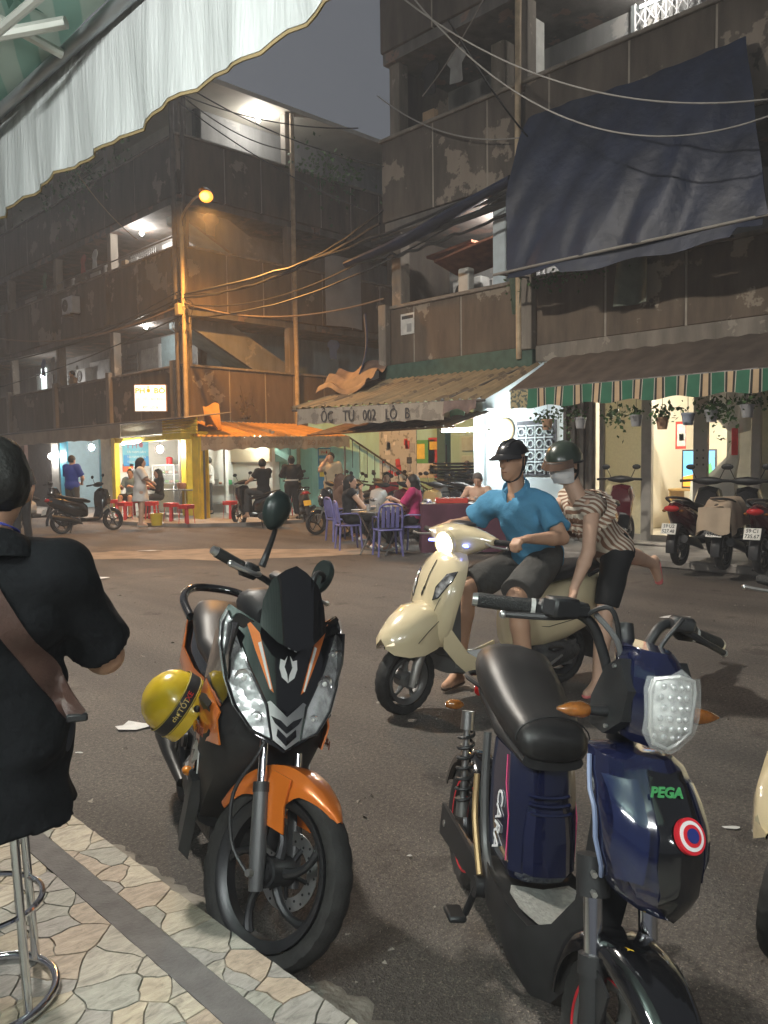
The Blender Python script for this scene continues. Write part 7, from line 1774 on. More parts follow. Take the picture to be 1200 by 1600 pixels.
# ---------------------------------------------------------------- parked bikes in the distance: one model, recoloured copies
def far_bike():
    t = thing('motor_scooter', 'x', 'scooter', (0, 0, 0), group='bikes parked along the shops')
    for x_, nm in ((.62, 'front_wheel'), (-.62, 'rear_wheel')):
        c = V(x_, 0, .25)
        W = obj(nm, [lathe([(.165, -.03), (.175, -.03), (.175, .03), (.165, .03)], 20, c, (0, 1, 0), closed=True), cyl(c - Y * .05, c + Y * .05, .035, .035, 10)] + [tube([c, c + V(math.cos(a) * .17, 0, math.sin(a) * .17)], .012, 5) for a in np.arange(.2, 6.2, 1.2566)], ALD, t)
        obj('tyre', tyre_shape(c, .25, .085, 28), RUB, W)
    obj('front_fender', sheet(fender_grid(V(.62, 0, .25), .275, 150, 35, [(0, .045, 0, .02), (.5, .05, .01, .05), (1, .02, -.01, .005)], 10, 6), .006), GB, t, 45)
    obj('fork', [tube([(.62, s * .06, .25), (.46, s * .06, .68)], .018, 8) for s in (-1, 1)], STL, t)
    obj('front_cowl', loft([sec(.56, [(0, .80), (.07, .78), (.09, .70), (.04, .62), (0, .60)]), sec(.48, [(0, .97), (.13, .94), (.17, .80), (.10, .62), (0, .56)]), sec(.36, [(0, 1.0), (.14, .97), (.19, .82), (.16, .55), (0, .42)]), sec(.28, [(0, .95), (.12, .9), (.17, .75), (.16, .45), (0, .32)])]), GB, t)
    obj('headlight', ell((.545, 0, .78), (.05, .10, .045), 12, 8), REF, t)
    obj('leg_shield', loft([sel(.30, .17, .28, .62, 14), sel(.20, .15, .24, .34, 14), sel(-.12, .14, .24, .33, 14)]), PLB, t)
    obj('body_shell', loft([sel(x_, w_, a, b, 14, 2.6) for x_, w_, a, b in ((-.02, .10, .35, .62), (-.12, .14, .34, .70), (-.38, .165, .38, .74), (-.62, .15, .48, .80), (-.84, .08, .62, .84), (-.93, .03, .72, .82))]), M('far_red', (.10, .008, .014), .2, coat=1), t)
    obj('seat', loft([sel(.06, .09, .66, .72, 14), sel(-.10, .13, .68, .78, 14), sel(-.35, .14, .72, .81, 14), sel(-.60, .125, .77, .86, 14), sel(-.72, .08, .79, .85, 14)]), SEAT, t)
    obj('grab_rail', tube(smooth([(-.55, .14, .80), (-.75, .13, .87), (-.86, 0, .89), (-.75, -.13, .87), (-.55, -.14, .80)], 3), .016, 8), PLB, t)
    obj('tail_lamp', ell((-.905, 0, .75), (.05, .10, .045), 12, 7), M('red_lens', (.4, .01, .01), .1), t)
    obj('rear_fender', sheet(fender_grid(V(-.62, 0, .25), .29, 60, 190, [(0, .06, .02, .02), (.6, .06, .03, .02), (1, .05, .05, .01)], 10, 6), .006), PLB, t)
    P_ = obj('number_plate', box((-.985, 0, .50), (.008, .19, .14), .003, rotm('Y', 22)), M('plate_white', (.6, .58, .52), .5), t)
    obj('engine_case', ell((-.40, .06, .27), (.28, .08, .10), 12, 8), ENG, t)
    obj('muffler', tube([(-.2, -.13, .2), (-.5, -.16, .3), (-.92, -.17, .38)], [.02, .055, .05], 10), PLB, t)
    obj('centre_stand', tube(smooth([(-.30, .11, .24), (-.36, .15, .02), (-.44, .16, .01)], 3), .012, 6), PLB, t)
    HBp = V(.33, 0, 1.06)
    obj('handlebar', tube(smooth([HBp + V(-.09, .33, .01), HBp + V(-.02, .12, .02), HBp, HBp + V(-.02, -.12, .02), HBp + V(-.09, -.33, .01)], 3), .014, 8), PLB, t)
    obj('handle_cover', loft([[HBp + V(q * math.cos(a) * .06, y, q * math.sin(a) * .05 + .01) for a in np.linspace(0, 6.28, 12, endpoint=False)] for y, q in ((-.2, .4), (-.12, .9), (0, 1.2), (.12, .9), (.2, .4))]), PLB, t)
    for s in (1, -1):
        obj('grip', tube([HBp + V(-.055, s * .22, .015), HBp + V(-.095, s * .35, .01)], .019, 8), GRP, t)
        m_ = obj('mirror', ell(HBp + V(-.0, s * .24, .20), (.012, .065, .04), 12, 7), PLB, t)
        obj('mirror_stalk', tube([HBp + V(0, s * .15, .02), HBp + V(0, s * .22, .17)], .006, 6), PLB, m_)
        obj('turn_signal', ell((-.86, s * .11, .72), (.03, .03, .02), 8, 6), M('signal_amber', (.45, .16, .02), .15), t)
    KIDS[t] = [o for o in bpy.data.objects if o.parent == t]
    for o in KIDS[t]: KIDS[o] = [q for q in bpy.data.objects if q.parent == o]
    return t
def recolour(root, part, m_):
    for o in C.objects:
        if o.parent == root and o.name.split('.')[0] == part:
            o.material_slots[0].link = 'OBJECT'; o.material_slots[0].material = m_
FB = far_bike(); used = []
def far(label, x, y, rz, col_=None, shield=None, lean=-6, z=0., group='bikes parked along the shops'):
    if not used: b = FB; b.location = (x, y, z); b.rotation_euler = (R(lean), 0, R(rz)); b['label'] = label; used.append(1)
    else: b = dup(FB, (x, y, z), rz, label, lean=lean)
    b['group'] = group
    if col_: recolour(b, 'body_shell', col_)
    if shield: recolour(b, 'front_cowl', shield); recolour(b, 'front_fender', shield)
    return b
cm = lambda n, c: M('bike_' + n, c, .22, coat=1., var=.06)
red, blk, wht, gry, gold, blu, brn = cm('maroon', (.075, .006, .012)), cm('black', (.008, .008, .009)), cm('white', (.5, .5, .48)), cm('grey', (.16, .16, .16)), cm('gold', (.45, .30, .12)), cm('blue', (.02, .05, .16)), cm('bronze', (.16, .10, .06))
def rear_at(px, py, rz, z=0.):  # root position from where the rear tyre stands
    p = onZ(px, py, z); a = R(rz); return p[0] + .62 * math.cos(a), p[1] + .62 * math.sin(a)
plk = M('plate_black_ink', (.03, .03, .03), .6)
def plate(b, l1, l2):
    pl = [o for o in C.objects if o.parent == b and o.name.startswith('number_plate')][0]; n = np.array(Matrix.Rotation(R(22), 3, 'Y')) @ V(-1, 0, 0); u = V(0, -1, 0); v_ = np.cross(n, u)
    for s_, dz in ((l1, .033), (l2, -.033)): lettering(s_, .062, V(-.985, 0, .50) + n * .0055 + v_ * dz, u, v_, plk, pl, .002, sx=.95, bold=.001)
x, y = rear_at(1062, 886, 4, .1); b = far('dark red scooter with plate 59-U2 527.48 parked at the glass shop', x, y, 4, red, blk, z=.12, lean=0); plate(b, '59·U2', '527.48')
x, y = rear_at(1130, 893, 6, .1); b = far('black scooter under a beige cloth between two dark red ones', x, y, 6, blk, blk, z=.12, lean=0); plate(b, '59·V1', '657.52')
_cov = b
x, y = rear_at(1190, 899, 4, .1); b = far('dark red scooter with plate 59-C1 735.67 at the curtained window', x, y, 4, red, blk, z=.12, lean=0); plate(b, '59·C1', '735.67')
far('maroon scooter parked behind the striped woman at the frosted pane', 11.0, 6.35, 10, red, red, z=.12, lean=0)
# cloth over the middle one
rows = []
for i in range(17):
    u = -1 + 2 * i / 16; row = []
    for k in range(15):
        xx = -.98 + .62 * k / 14
        yy = .30 * math.copysign(min(1, abs(u) * 1.5), u) * .62; zz = .885 - .10 * max(0, -.75 - xx) * 4 - max(0, abs(u) - .45) * .62 + .012 * math.sin(9 * xx + 7 * u); row.append((xx, yy * (1 + .25 * max(0, abs(u) - .5)) + .012 * math.sin(23 * xx), zz))
    rows.append(row)
rows2 = [[(-.98 - .05 * q - .012 * math.sin(7 * u), .30 * .62 * math.copysign(min(1, abs(u) * 1.5), u) * 1.03, .79 - .30 * q + .03 * math.sin(5 * u) * q - .05 * max(0, abs(u) - .5)) for u in np.linspace(-.8, .8, 13)] for q in np.linspace(0, 1, 8)]
cv = thing('dust_cloth', 'beige cloth draped over the seat of the middle scooter', 'cloth', _cov.location, math.degrees(_cov.rotation_euler[2]))
obj('cloth', sheet(rows, .006), M('beige_cloth', (.36, .28, .20), .9, var=.12, vs=5), cv, 60); obj('cloth_fall', sheet(rows2, .006), M('beige_cloth', (.36, .28, .20), .9), cv, 60)
# left and centre bikes
far('black motorbike parked broadside at the corner step', 7.85, 17.7, 4, blk, blk)
far('white and black motorbike behind the broadside black one', 7.6, 20.0, -12, wht, blk)
far('black scooter with a capped man on it at the orange awning', 11.12, 15.8, 97, blk, blk)
b = far('motorbike with a yellow number plate by the man on the phone', 13.2, 16.7, 62, gry, blk); recolour(b, 'number_plate', M('plate_yellow', (.75, .50, .04), .5))
rowp = [(11.3, 12.95, 168, brn, blk, 'bronze scooter at the end of the row under the lettered awning'), (11.35, 12.2, 176, blk, gry, 'grey nosed scooter in the row under the lettered awning'), (11.3, 11.5, 182, gry, wht, 'white nosed scooter in the row under the lettered awning'), (11.35, 10.85, 174, red, red, 'red scooter in the row under the lettered awning'),
        (11.4, 10.2, 186, gold, gold, 'gold scooter in the row under the lettered awning'), (11.45, 9.55, 178, blk, blk, 'black scooter nearest the blue wall under the lettered awning'), (13.3, 14.6, 190, blu, blu, 'blue scooter in the back row of the open bay'), (13.4, 13.7, 170, blk, red, 'red nosed scooter in the back row of the open bay'), (13.4, 12.7, 182, brn, gold, 'gold nosed scooter in the back row of the open bay'),
        (13.5, 11.8, 176, gry, gry, 'grey scooter in the back row of the open bay'), (13.5, 10.9, 185, wht, blk, 'white tailed scooter in the back row of the open bay')]
for q in rowp: far(q[5], q[0], q[1], q[2], q[3], q[4], group='bikes parked under the lettered awning')
# the scooter whose cream nose reaches in beside the electric bike
c2 = copy_tree(CS); c2.location = (3.075, .715, 0); c2.rotation_euler = (0, 0, R(170)); c2['label'] = 'second cream scooter parked beside the electric bike'
for o in [o for o in C.objects if o.parent == c2]:
    if o.material_slots and o.material_slots[0].material and o.material_slots[0].material.name in ('headlight_glow', 'blue_led', 'red_lens_lit'):
        o.material_slots[0].link = 'OBJECT'; o.material_slots[0].material = REF

# ---------------------------------------------------------------- tables, chairs, stools, stalls
pur = M('purple_plastic', (.16, .155, .38), .45, var=.12, vs=5)
def plastic_chair(mat):
    t = thing('plastic_chair', 'x', 'chair')
    obj('seat', box((0, 0, .42), (.40, .40, .025), .01), mat, t)
    for sx in (-.17, .17):
        for sy in (-.17, .17): obj('leg', tube([(sx, sy, .42), (sx * 1.18, sy * 1.18, 0)], [.022, .016], 6), mat, t)
    for k in range(4): obj('back_slat', box((-.20 - .0, -.115 + .077 * k, .63), (.015, .055, .34), .004, rotm('Y', -9)), mat, t)
    obj('back_frame', [tube(smooth([(-.18, -.19, .42), (-.205, -.195, .62), (-.23, -.16, .80), (-.235, 0, .84), (-.23, .16, .80), (-.205, .195, .62), (-.18, .19, .42)], 4), .016, 8)], mat, t)
    obj('arm_rest', [tube(smooth([(-.2, s * .19, .62), (.0, s * .215, .63), (.15, s * .21, .60), (.18, s * .195, .42)], 3), .014, 6) for s in (-1, 1)], mat, t)
    return t
def place_copies(proto, spots, group):
    KIDS[proto] = [o for o in bpy.data.objects if o.parent == proto]
    for o in KIDS[proto]: KIDS[o] = []
    for i, (p, rz, lab) in enumerate(spots):
        c = proto if i == 0 else copy_tree(proto)
        c.location = p; c.rotation_euler = (0, 0, R(rz)); c['label'] = lab; c['group'] = group
FWD, RGT = V(.696, .718, 0), V(.718, -.696, 0)
TBc = onZ(597, 868) + FWD * .35
PCH = plastic_chair(pur)
place_copies(PCH, [(onZ(606, 868), 60, 'purple plastic chair with its back to the road at the diners table'), (onZ(650, 862), 120, 'purple plastic chair under the woman in pink'), (onZ(545, 858), -30, 'purple plastic chair under the woman in the black top'), (onZ(575, 838), -60, 'purple plastic chair on the far side of the diners table'), (onZ(530, 845), -20, 'purple plastic chair under the long haired woman behind'), (onZ(640, 836), 200, 'purple plastic chair by the red cooler')], 'purple chairs round the diners table')
def fold_table(label, loc, rz, L_=1.0, W_=.6):
    t = thing('folding_table', label, 'table', loc, rz)
    obj('top', box((0, 0, .70), (L_, W_, .022), .006), STL, t)
    for s in (-1, 1):
        obj('leg', tube([(-L_ * .38, s * W_ * .38, .69), (L_ * .34, s * W_ * .40, 0)], .014, 8), STL, t); obj('leg', tube([(L_ * .38, s * W_ * .36, .69), (-L_ * .34, s * W_ * .38, 0)], .014, 8), STL, t)
    return t
fold_table('folding steel table crowded with bowls between the purple chairs', TBc, 20)
bw = M('bowl_white', (.6, .6, .58), .35); 
r_ = np.random.default_rng(5)
names = []
for i in range(9):
    p = TBc + V(*(r_.uniform(-1, 1, 2) * (.38, .2)), .712); kind = i % 3
    if kind == 0: o = obj('bowl', lathe([(0, .004), (.04, .004), (.075, .05), (.08, .05), (.045, 0), (0, 0)], 14, p), [bw, pur][i // 3 % 2]); tag(o, 'soup bowl on the diners table', 'bowl', 'dishes on the diners table')
    elif kind == 1: o = obj('plate', lathe([(0, .006), (.07, .006), (.11, .018), (.11, .012), (.07, 0), (0, 0)], 16, p), bw); tag(o, 'white plate on the diners table', 'plate', 'dishes on the diners table')
    else: o = obj('glass', lathe([(0, .004), (.028, .004), (.034, .11), (.031, .11), (.025, .01), (0, .01)], 12, p), M('glass_thing', (.5, .5, .48), .1, alpha=.5)); tag(o, 'drinking glass on the diners table', 'glass', 'dishes on the diners table')
tag(obj('cooler', [lathe([(0, 0), (.16, 0), (.17, .05), (.165, .36), (.18, .37), (.18, .42), (.05, .44), (0, .44)], 20, onZ(648, 845) + FWD * .9 + V(0, 0, .42))], M('cooler_red', (.5, .03, .03), .4)), 'red round cooler behind the woman in pink', 'cooler')
# vendor counter under a maroon cloth
cc = onZ(765, 868) + FWD * .55
t = thing('cloth_counter', 'long food counter draped in a maroon cloth behind the riders', 'counter', cc, math.degrees(math.atan2(RGT[1], RGT[0])))
obj('top', box((0, 0, .80), (2.1, .62, .03), .006), STL, t)
rows = [[(-1.06 + 2.12 * u, -.32 - .02 * math.sin(28 * u) * q - .03 * q, .815 - .78 * q) for u in np.linspace(0, 1, 70)] for q in np.linspace(0, 1, 6)]
obj('cloth_front', sheet(rows, .005), M('maroon_cloth', (.10, .035, .06), .8, var=.25, vs=3), t, 60)
obj('cloth_side', [sheet([[(s * (1.06 + .02 * math.sin(20 * u) * q), -.32 + .64 * u, .815 - .78 * q) for u in np.linspace(0, 1, 20)] for q in np.linspace(0, 1, 4)], .005) for s in (-1, 1)], M('maroon_cloth', (.10, .035, .06), .8), t, 60)
def on_counter(dx, dy): return cc + RGT * dx + FWD * dy + V(0, 0, .817)
for i, (dx, dy, w_, col_, lab) in enumerate(((-.55, 0, .5, (.6, .06, .04), 'red plastic tray on the maroon counter'), (.05, 0, .42, (.35, .35, .33), 'steel tray of shellfish on the maroon counter'), (.55, .05, .5, (.12, .12, .12), 'dark tray of shellfish on the maroon counter'))):
    tr = thing('tray', lab, 'tray', on_counter(dx, dy), -44)
    obj('basin', [box((0, 0, .01), (w_, .36, .02), .004)] + [box((s * w_ / 2, 0, .04), (.015, .36, .08), .004) for s in (-1, 1)] + [box((0, s * .18, .04), (w_, .015, .08), .004) for s in (-1, 1)], M('tray_%d' % i, col_, .4), tr)
    sh = [ell((r_.uniform(-.42, .42) * w_, r_.uniform(-.14, .14), .045 + r_.uniform(0, .03)), r_.uniform(.014, .03, 3), 6, 4) for _ in range(60)]
    o = obj('shellfish', sh, M('shells', (.30, .24, .18), .4, c2=(.06, .05, .05), thr=.5, vs=26), tr, 0); o['kind'] = 'stuff'
for i in range(6):
    p = on_counter(.1 + .16 * (i % 3), -.2 + .02 * i)
    tag(obj('plate', lathe([(0, .006), (.07, .006), (.1, .02), (.1, .014), (.07, 0), (0, 0)], 16, p + V(0, 0, .0 + .02 * (i // 3))), bw), 'white plate at the front of the maroon counter', 'plate', 'plates on the maroon counter')
# folded tables stacked at the back of the bay
def folded():
    t = thing('folded_table', 'x', 'table'); obj('top', box((0, 0, 0), (1.0, .6, .03), .008), PLB, t)
    for s in (-1, 1): obj('leg', tube([(-.42, s * .22, -.03), (.42, s * .22, -.03), (.52, s * .22, .02)], .013, 6), STL, t)
    return t
fo = folded(); place_copies(fo, [((14.6 + random.uniform(-.06, .06), 12.6 + random.uniform(-.08, .08), .85 + .075 * i), 90 + random.uniform(-9, 9), 'dark folded table in the stack behind the bikes') for i in range(9)], 'folded tables stacked behind the bikes')
t = thing('storage_rack', 'dark steel rack under the stacked folded tables', 'rack', (14.6, 12.6, 0)); obj('shelf', box((0, 0, .79), (.8, 1.3, .03)), PLB, t)
for sx in (-.35, .35):
    for sy in (-.6, .6): obj('post', cyl((sx, sy, 0), (sx, sy, 1.9 if sx > 0 else .8), .02, .02, 8), PLB, t)
# stair rail on the back wall
t = thing('stair_rail', 'dark iron stair rail climbing the mint back wall', 'railing', (0, 0, 0)); a, b_ = onX(545, 683, 16.3), onX(668, 765, 16.3)
obj('hand_rail', tube([a, b_], .03, 8), PLB, t)
for k in range(10): q = a + (b_ - a) * (k + .5) / 10; obj('baluster', cyl(q, q - Z * .85, .012, .012, 6), PLB, t)
# red stools
def red_stool():
    t = thing('plastic_stool', 'x', 'stool'); m_ = M('stool_red', (.55, .03, .03), .4, var=.1)
    obj('seat', [box((0, 0, .44), (.28, .28, .03), .01)], m_, t)
    for sx in (-1, 1):
        for sy in (-1, 1): obj('leg', prism([(-.035, 0), (.035, 0), (.03, .43), (-.03, .43)], (sx * .13, sy * .13, 0), unit(V(1, -sx * sy, 0)), unit(V(-sx * .08, -sy * .08, 1)), (sx * .008, sy * .008, 0)), m_, t)
    obj('skirt', [box((0, s * .135, .39), (.26, .008, .07)) for s in (-1, 1)] + [box((s * .135, 0, .39), (.008, .26, .07)) for s in (-1, 1)], m_, t)
    return t
rs = red_stool()
place_copies(rs, [(onZ(px, py, .09), rz, lab) for px, py, rz, lab in ((292, 818, 20, 'red plastic stool beside the yellow post'), (268, 814, 10, 'red plastic stool under the steel pho table'), (238, 811, 40, 'red plastic stool behind the woman in white'), (196, 812, 15, 'red plastic stool by the seated pho customer'), (183, 806, 25, 'red plastic stool at the yellow door post'), (360, 810, 12, 'red plastic stool behind the stall scooter'), (447, 806, 30, 'red plastic stool beside the woman in black'), (425, 806, 5, 'red plastic stool under the alley stall counter'), (208, 806, 5, 'red plastic stool under the seated pho customer'))], 'red stools at the food stalls')
# pho stall: table, cabinet, bucket
ct = onZ(268, 806, .09); t = thing('steel_table', 'long steel table of the pho stall', 'table', ct, 100)
obj('top', box((0, 0, .72), (1.9, .55, .03), .006), STL, t)
for sx in (-.85, .85):
    for sy in (-.22, .22): obj('leg', cyl((sx, sy, .7), (sx, sy, 0), .018, .018, 8), STL, t)
gc = onZ(283, 800, .09); t = thing('food_cabinet', 'glass food cabinet of noodles and meat by the yellow post', 'cabinet', gc + V(0, .6, 0), 100)
gl = M('cabinet_glass', (.8, .85, .83), .05, alpha=.22)
obj('base', box((0, 0, .42), (1.0, .55, .84), .01), STL, t); obj('glass_case', box((0, 0, 1.12), (1.0, .5, .55)), gl, t)
obj('case_frame', [box((sx * .5, sy * .25, 1.12), (.025, .025, .56)) for sx in (-1, 1) for sy in (-1, 1)] + [box((0, sy * .25, 1.4), (1.02, .025, .025)) for sy in (-1, 1)] + [box((0, 0, 1.12), (1, .5, .015))], M('lamp_white', (.75, .75, .73), .4), t)
for i in range(12): o = obj('food_heap', ell((-.42 + .077 * i, r_.uniform(-.1, .1), .90 + .28 * (i % 2)), (.06, .09, .05), 8, 5), [M('greens', (.15, .3, .06), .6), M('meat', (.4, .16, .09), .6), bw][i % 3], t)
tag(obj('food_jar', lathe([(0, 0), (.09, 0), (.1, .2), (.08, .22), (0, .24)], 14, gc + V(0, .6, 1.41)), M('cooler_red', (.5, .03, .03), .4)), 'red jar standing on the glass food cabinet', 'jar')
for i, (px, py, m_, lab) in enumerate(((237, 772, 'cooler_red', 'red condiment pot on the pho table'), (285, 772, 'meat', 'brown meat pot on the pho table'), (225, 774, 'bowl_white', 'white bowl stack on the pho table'))):
    p = onZ(px, 806, .09); tag(obj('pot', lathe([(0, 0), (.1, 0), (.13, .1), (.12, .16), (0, .18)], 14, V(p[0], p[1], .83)), MATS[m_]), lab, 'pot')
t = thing('bucket', 'yellow plastic bucket on the corner step', 'bucket', onZ(245, 821, .09)); obj('pail', lathe([(0, .01), (.12, .01), (.15, .26), (.16, .26), (.16, .28), (.14, .28), (.115, .0), (0, .0)], 18), M('bucket_yellow', (.65, .48, .04), .45), t)
obj('handle', tube([(.155 * math.cos(a), 0, .26 + .12 * math.sin(a)) for a in np.linspace(0, 3.14, 10)], .006, 6), STL, t)
# alley stall counter with crates and bowls
ac = onZ(375, 800, .09); t = thing('stall_counter', 'steel stall counter with green crates under the orange awning', 'counter', ac + V(0, .5, 0), 0)
obj('top', box((0, 0, .78), (2.2, .5, .03), .006), STL, t); obj('shelf', box((0, 0, .25), (2.1, .48, .02)), STL, t)
for sx in (-1.05, 0, 1.05):
    for sy in (-.2, .2): obj('leg', cyl((sx, sy, .78), (sx, sy, 0), .02, .02, 8), STL, t)
for i in range(10):
    p = ac + V(-.95 + .21 * i, .5 + r_.uniform(-.1, .1), .80); k = i % 4
    if k == 0: tag(obj('crate', [box(p + V(0, 0, .07), (.2, .3, .14), .008)], M('crate_green', (.06, .35, .12), .5)), 'small green crate on the alley stall counter', 'crate', 'crates on the alley stall')
    elif k == 1: tag(obj('bowl', lathe([(0, .004), (.05, .004), (.1, .08), (.105, .08), (.055, 0), (0, 0)], 14, p), bw), 'white bowl on the alley stall counter', 'bowl', 'bowls on the alley stall')
    elif k == 2: tag(obj('pot', lathe([(0, 0), (.11, 0), (.12, .16), (.1, .18), (0, .2)], 14, p), STL), 'steel pot on the alley stall counter', 'pot', 'pots on the alley stall')
    else: tag(obj('meat_heap', ell(p + V(0, 0, .05), (.11, .12, .06), 10, 6), MATS['meat']), 'heap of red meat on the alley stall counter', 'food', 'meat on the alley stall')
# ---------------------------------------------------------------- the crowd
def to_px(px, py, z=0.): return onZ(px, py, z)
cl = lambda n, c: M('cloth_' + n, c, .85, var=.12, vs=5)
def facing(deg): return 45.9 + deg   # 0 = away from the camera, 180 = towards it, 90 = to the left
# man on the phone
J = joints(H=1.66); J = off(J, elR=(.16, -.24, 1.22), wrR=(.08, -.12, 1.46))
person('man in a cream shirt standing with a phone at his ear', to_px(519, 814, .09), facing(165), J, dict(mat=cl('cream', (.52, .42, .28)), sleeve=.8, hem=.22, o=.03, skirt=.03), dict(mat=cl('black', (.012, .012, .013)), leg=1.95), 'short', SK, 1.1, shoes=PLB)
J = joints(H=1.6); J = off(J, elL=(.08, .25, 1.1), wrL=(.26, .12, 1.05), elR=(.08, -.25, 1.1), wrR=(.26, -.12, 1.05))
WA, _ = person('woman in black seen from behind with a pale apron string', to_px(457, 810, .09), facing(10), J, dict(mat=cl('black', (.012, .012, .013)), sleeve=1.7, hem=.1, o=.02), dict(mat=cl('black', (.012, .012, .013)), leg=1.9), 'bun', SKL, 1.0, shoes=PLB, fem=True)
obj('apron_string', lathe([(.155, -.02), (.172, -.02), (.172, .02), (.155, .02)], 20, (0, 0, .98), closed=True), bw, WA)
# man with cap on the stall scooter
J = joints('sit', 1.66, .74); J = off(J, elL=(.12, .24, 1.02 + .12), wrL=(.3, .2, 1.08), elR=(.12, -.24, 1.14), wrR=(.3, -.2, 1.08), anL=(.36, .2, .3), anR=(.36, -.2, .3))
MC, mc = person('man in black with a black cap sitting on the stall scooter', (11.14, 15.55, 0), 97, J, dict(mat=cl('black', (.012, .012, .013)), sleeve=.75, hem=.12, o=.022), dict(mat=cl('grey', (.05, .05, .05)), leg=1.9), 'short', SK, 1.0, look=V(.6, -.8, 0))
Rm_ = np.stack([mc['look'], mc['hl'], mc['hup']], 1); obj('cap', helmet_shell(mc['hd'], Rm_, .115, .094, .10, .02, 0), PLB, MC); obj('cap_peak', sheet([[mc['hd'] + Rm_ @ V((.11 + .08 * s) * math.cos(u), .09 * math.sin(u), .045 - .01 * s) for u in np.linspace(-1, 1, 8)] for s in (0, 1)], .006), PLB, MC)
# corner shop people
J = joints(H=1.58); J = off(J, elR=(.10, -.24, 1.10), wrR=(.24, -.10, 1.02), elL=(.06, .22, 1.08), wrL=(.22, .12, .95))
person('woman in a long white shirt standing at the pho table', to_px(221, 822, .09), facing(-70), J, dict(mat=cl('white', (.62, .61, .58)), sleeve=1.0, hem=.30, o=.035, skirt=.05), None, 'bob', SKL, .95, shoes=bw, fem=True, sandal=True)
J = joints('sit', 1.62, .46); person('customer in a teal shirt sitting at the pho stall', to_px(207, 808, .09), facing(170), J, dict(mat=cl('teal', (.16, .24, .25)), sleeve=.8, hem=.1, o=.022), dict(mat=cl('black', (.012, .012, .013)), leg=.9), 'short', SK, 1.05, shoes=PLB)
J = joints('sit', 1.6, .46); person('dark haired customer in black beside the woman in white', to_px(250, 808, .09), facing(120), J, dict(mat=cl('black', (.012, .012, .013)), sleeve=1.5, hem=.1, o=.022), dict(mat=cl('grey', (.05, .05, .05)), leg=1.9), 'long', SKL, .95, shoes=PLB, fem=True)
J = joints(H=1.68); J = off(J, elL=(.1, .25, 1.1), wrL=(.25, .1, 1.0), elR=(.1, -.25, 1.1), wrR=(.25, -.1, 1.0))
person('man in a royal blue shirt standing before the blue room', to_px(104, 817, .09) + V(.3, .3, 0), facing(-20), J, dict(mat=cl('royal', (.02, .05, .32)), sleeve=.8, hem=.18, o=.028), dict(mat=cl('grey', (.05, .05, .05)), leg=1.9), 'short', SK, 1.1, shoes=PLB)
person('person in black standing by the parked white motorbike', to_px(36, 850, 0), facing(60), joints(H=1.7), dict(mat=cl('black', (.012, .012, .013)), sleeve=.9, hem=.18, o=.028), dict(mat=cl('black', (.012, .012, .013)), leg=1.9), 'short', SK, 1.1, shoes=PLB)
J = joints(H=1.62); person('cook in a white shirt behind the yellow post', to_px(322, 806, .09) + V(.5, .6, 0), facing(100), J, dict(mat=cl('white', (.62, .61, .58)), sleeve=.9, hem=.2, o=.028), dict(mat=cl('grey', (.05, .05, .05)), leg=1.9), 'short', SK, 1.05, shoes=PLB)
# diners
def diner(px, py, rz, label, shirt, hair, fem=True, look=None, arms='eat', seat=.45, g=.98, hm=None, pm_=None):
    J = joints('sit', 1.58, seat); k = J['shL'][2]
    if arms == 'chin': J = off(J, elL=(.26, .20, k - .30), wrL=(.22, .08, k - .02), elR=(.22, -.22, k - .28), wrR=(.38, -.05, k - .28))
    elif arms == 'eat': J = off(J, elL=(.18, .22, k - .25), wrL=(.38, .10, k - .20), elR=(.18, -.22, k - .25), wrR=(.36, -.08, k - .14))
    return person(label, onZ(px, py), rz, J, shirt, dict(mat=pm_ or cl('black', (.012, .012, .013)), leg=1.9), hair, SKL, g, h=.013, look=look, shoes=bw, fem=fem, hair_mat=hm)
blackv = dict(mat=cl('black', (.012, .012, .013)), sleeve=.2, hem=.1, o=.018)
pink = dict(mat=cl('pink', (.42, .03, .13)), sleeve=.8, hem=.12, o=.022)
diner(547, 858, -30, 'long haired woman in a sleeveless black top resting her chin at the table', blackv, 'long', look=V(.9, -.35, 0), arms='chin')
diner(532, 845, -20, 'woman with brown hair behind the one in the black top', dict(mat=cl('brown', (.16, .09, .06)), sleeve=1.0, hem=.1, o=.02), 'long', hm=M('hair_brown', (.09, .04, .022), .5, bump=.4, bs=120))
diner(648, 860, 120, 'woman in a pink shirt with bobbed hair seen from behind', pink, 'bob')
diner(606, 830, 220, 'diner in red reaching across the far side of the table', dict(mat=cl('red', (.40, .05, .05)), sleeve=.9, hem=.1, o=.02), 'short', fem=False)
J = joints('sit', 1.62, .45); J = off(J, elL=(.2, .26, .82), wrL=(.38, .1, .86), elR=(.2, -.26, .82), wrR=(.38, -.1, .86))
person('bare shouldered grey haired vendor bent over the shellfish trays', cc + FWD * .55 - RGT * .05, facing(165), J, None, dict(mat=cl('grey', (.05, .05, .05)), leg=.9), 'short', SKL, 1.15, h=.013, look=V(.85, 0, -.5), shoes=PLB, hair_mat=M('hair_grey', (.16, .14, .13), .6), bare=True)
person('boy in a grey cap standing by the mint door', (15.2, 12.75, 0), 215, joints(H=1.5), dict(mat=cl('greyshirt', (.2, .2, .19)), sleeve=.8, hem=.15, o=.025), dict(mat=cl('grey', (.05, .05, .05)), leg=1.9), 'short', SK, .95, shoes=PLB, hair_mat=M('hair_grey', (.16, .14, .13), .6))
person('dark haired boy in white by the mint door', (15.0, 12.2, 0), 235, joints(H=1.42), dict(mat=cl('white', (.62, .61, .58)), sleeve=.8, hem=.15, o=.025), dict(mat=cl('grey', (.05, .05, .05)), leg=1.9), 'short', SK, .95, shoes=PLB)
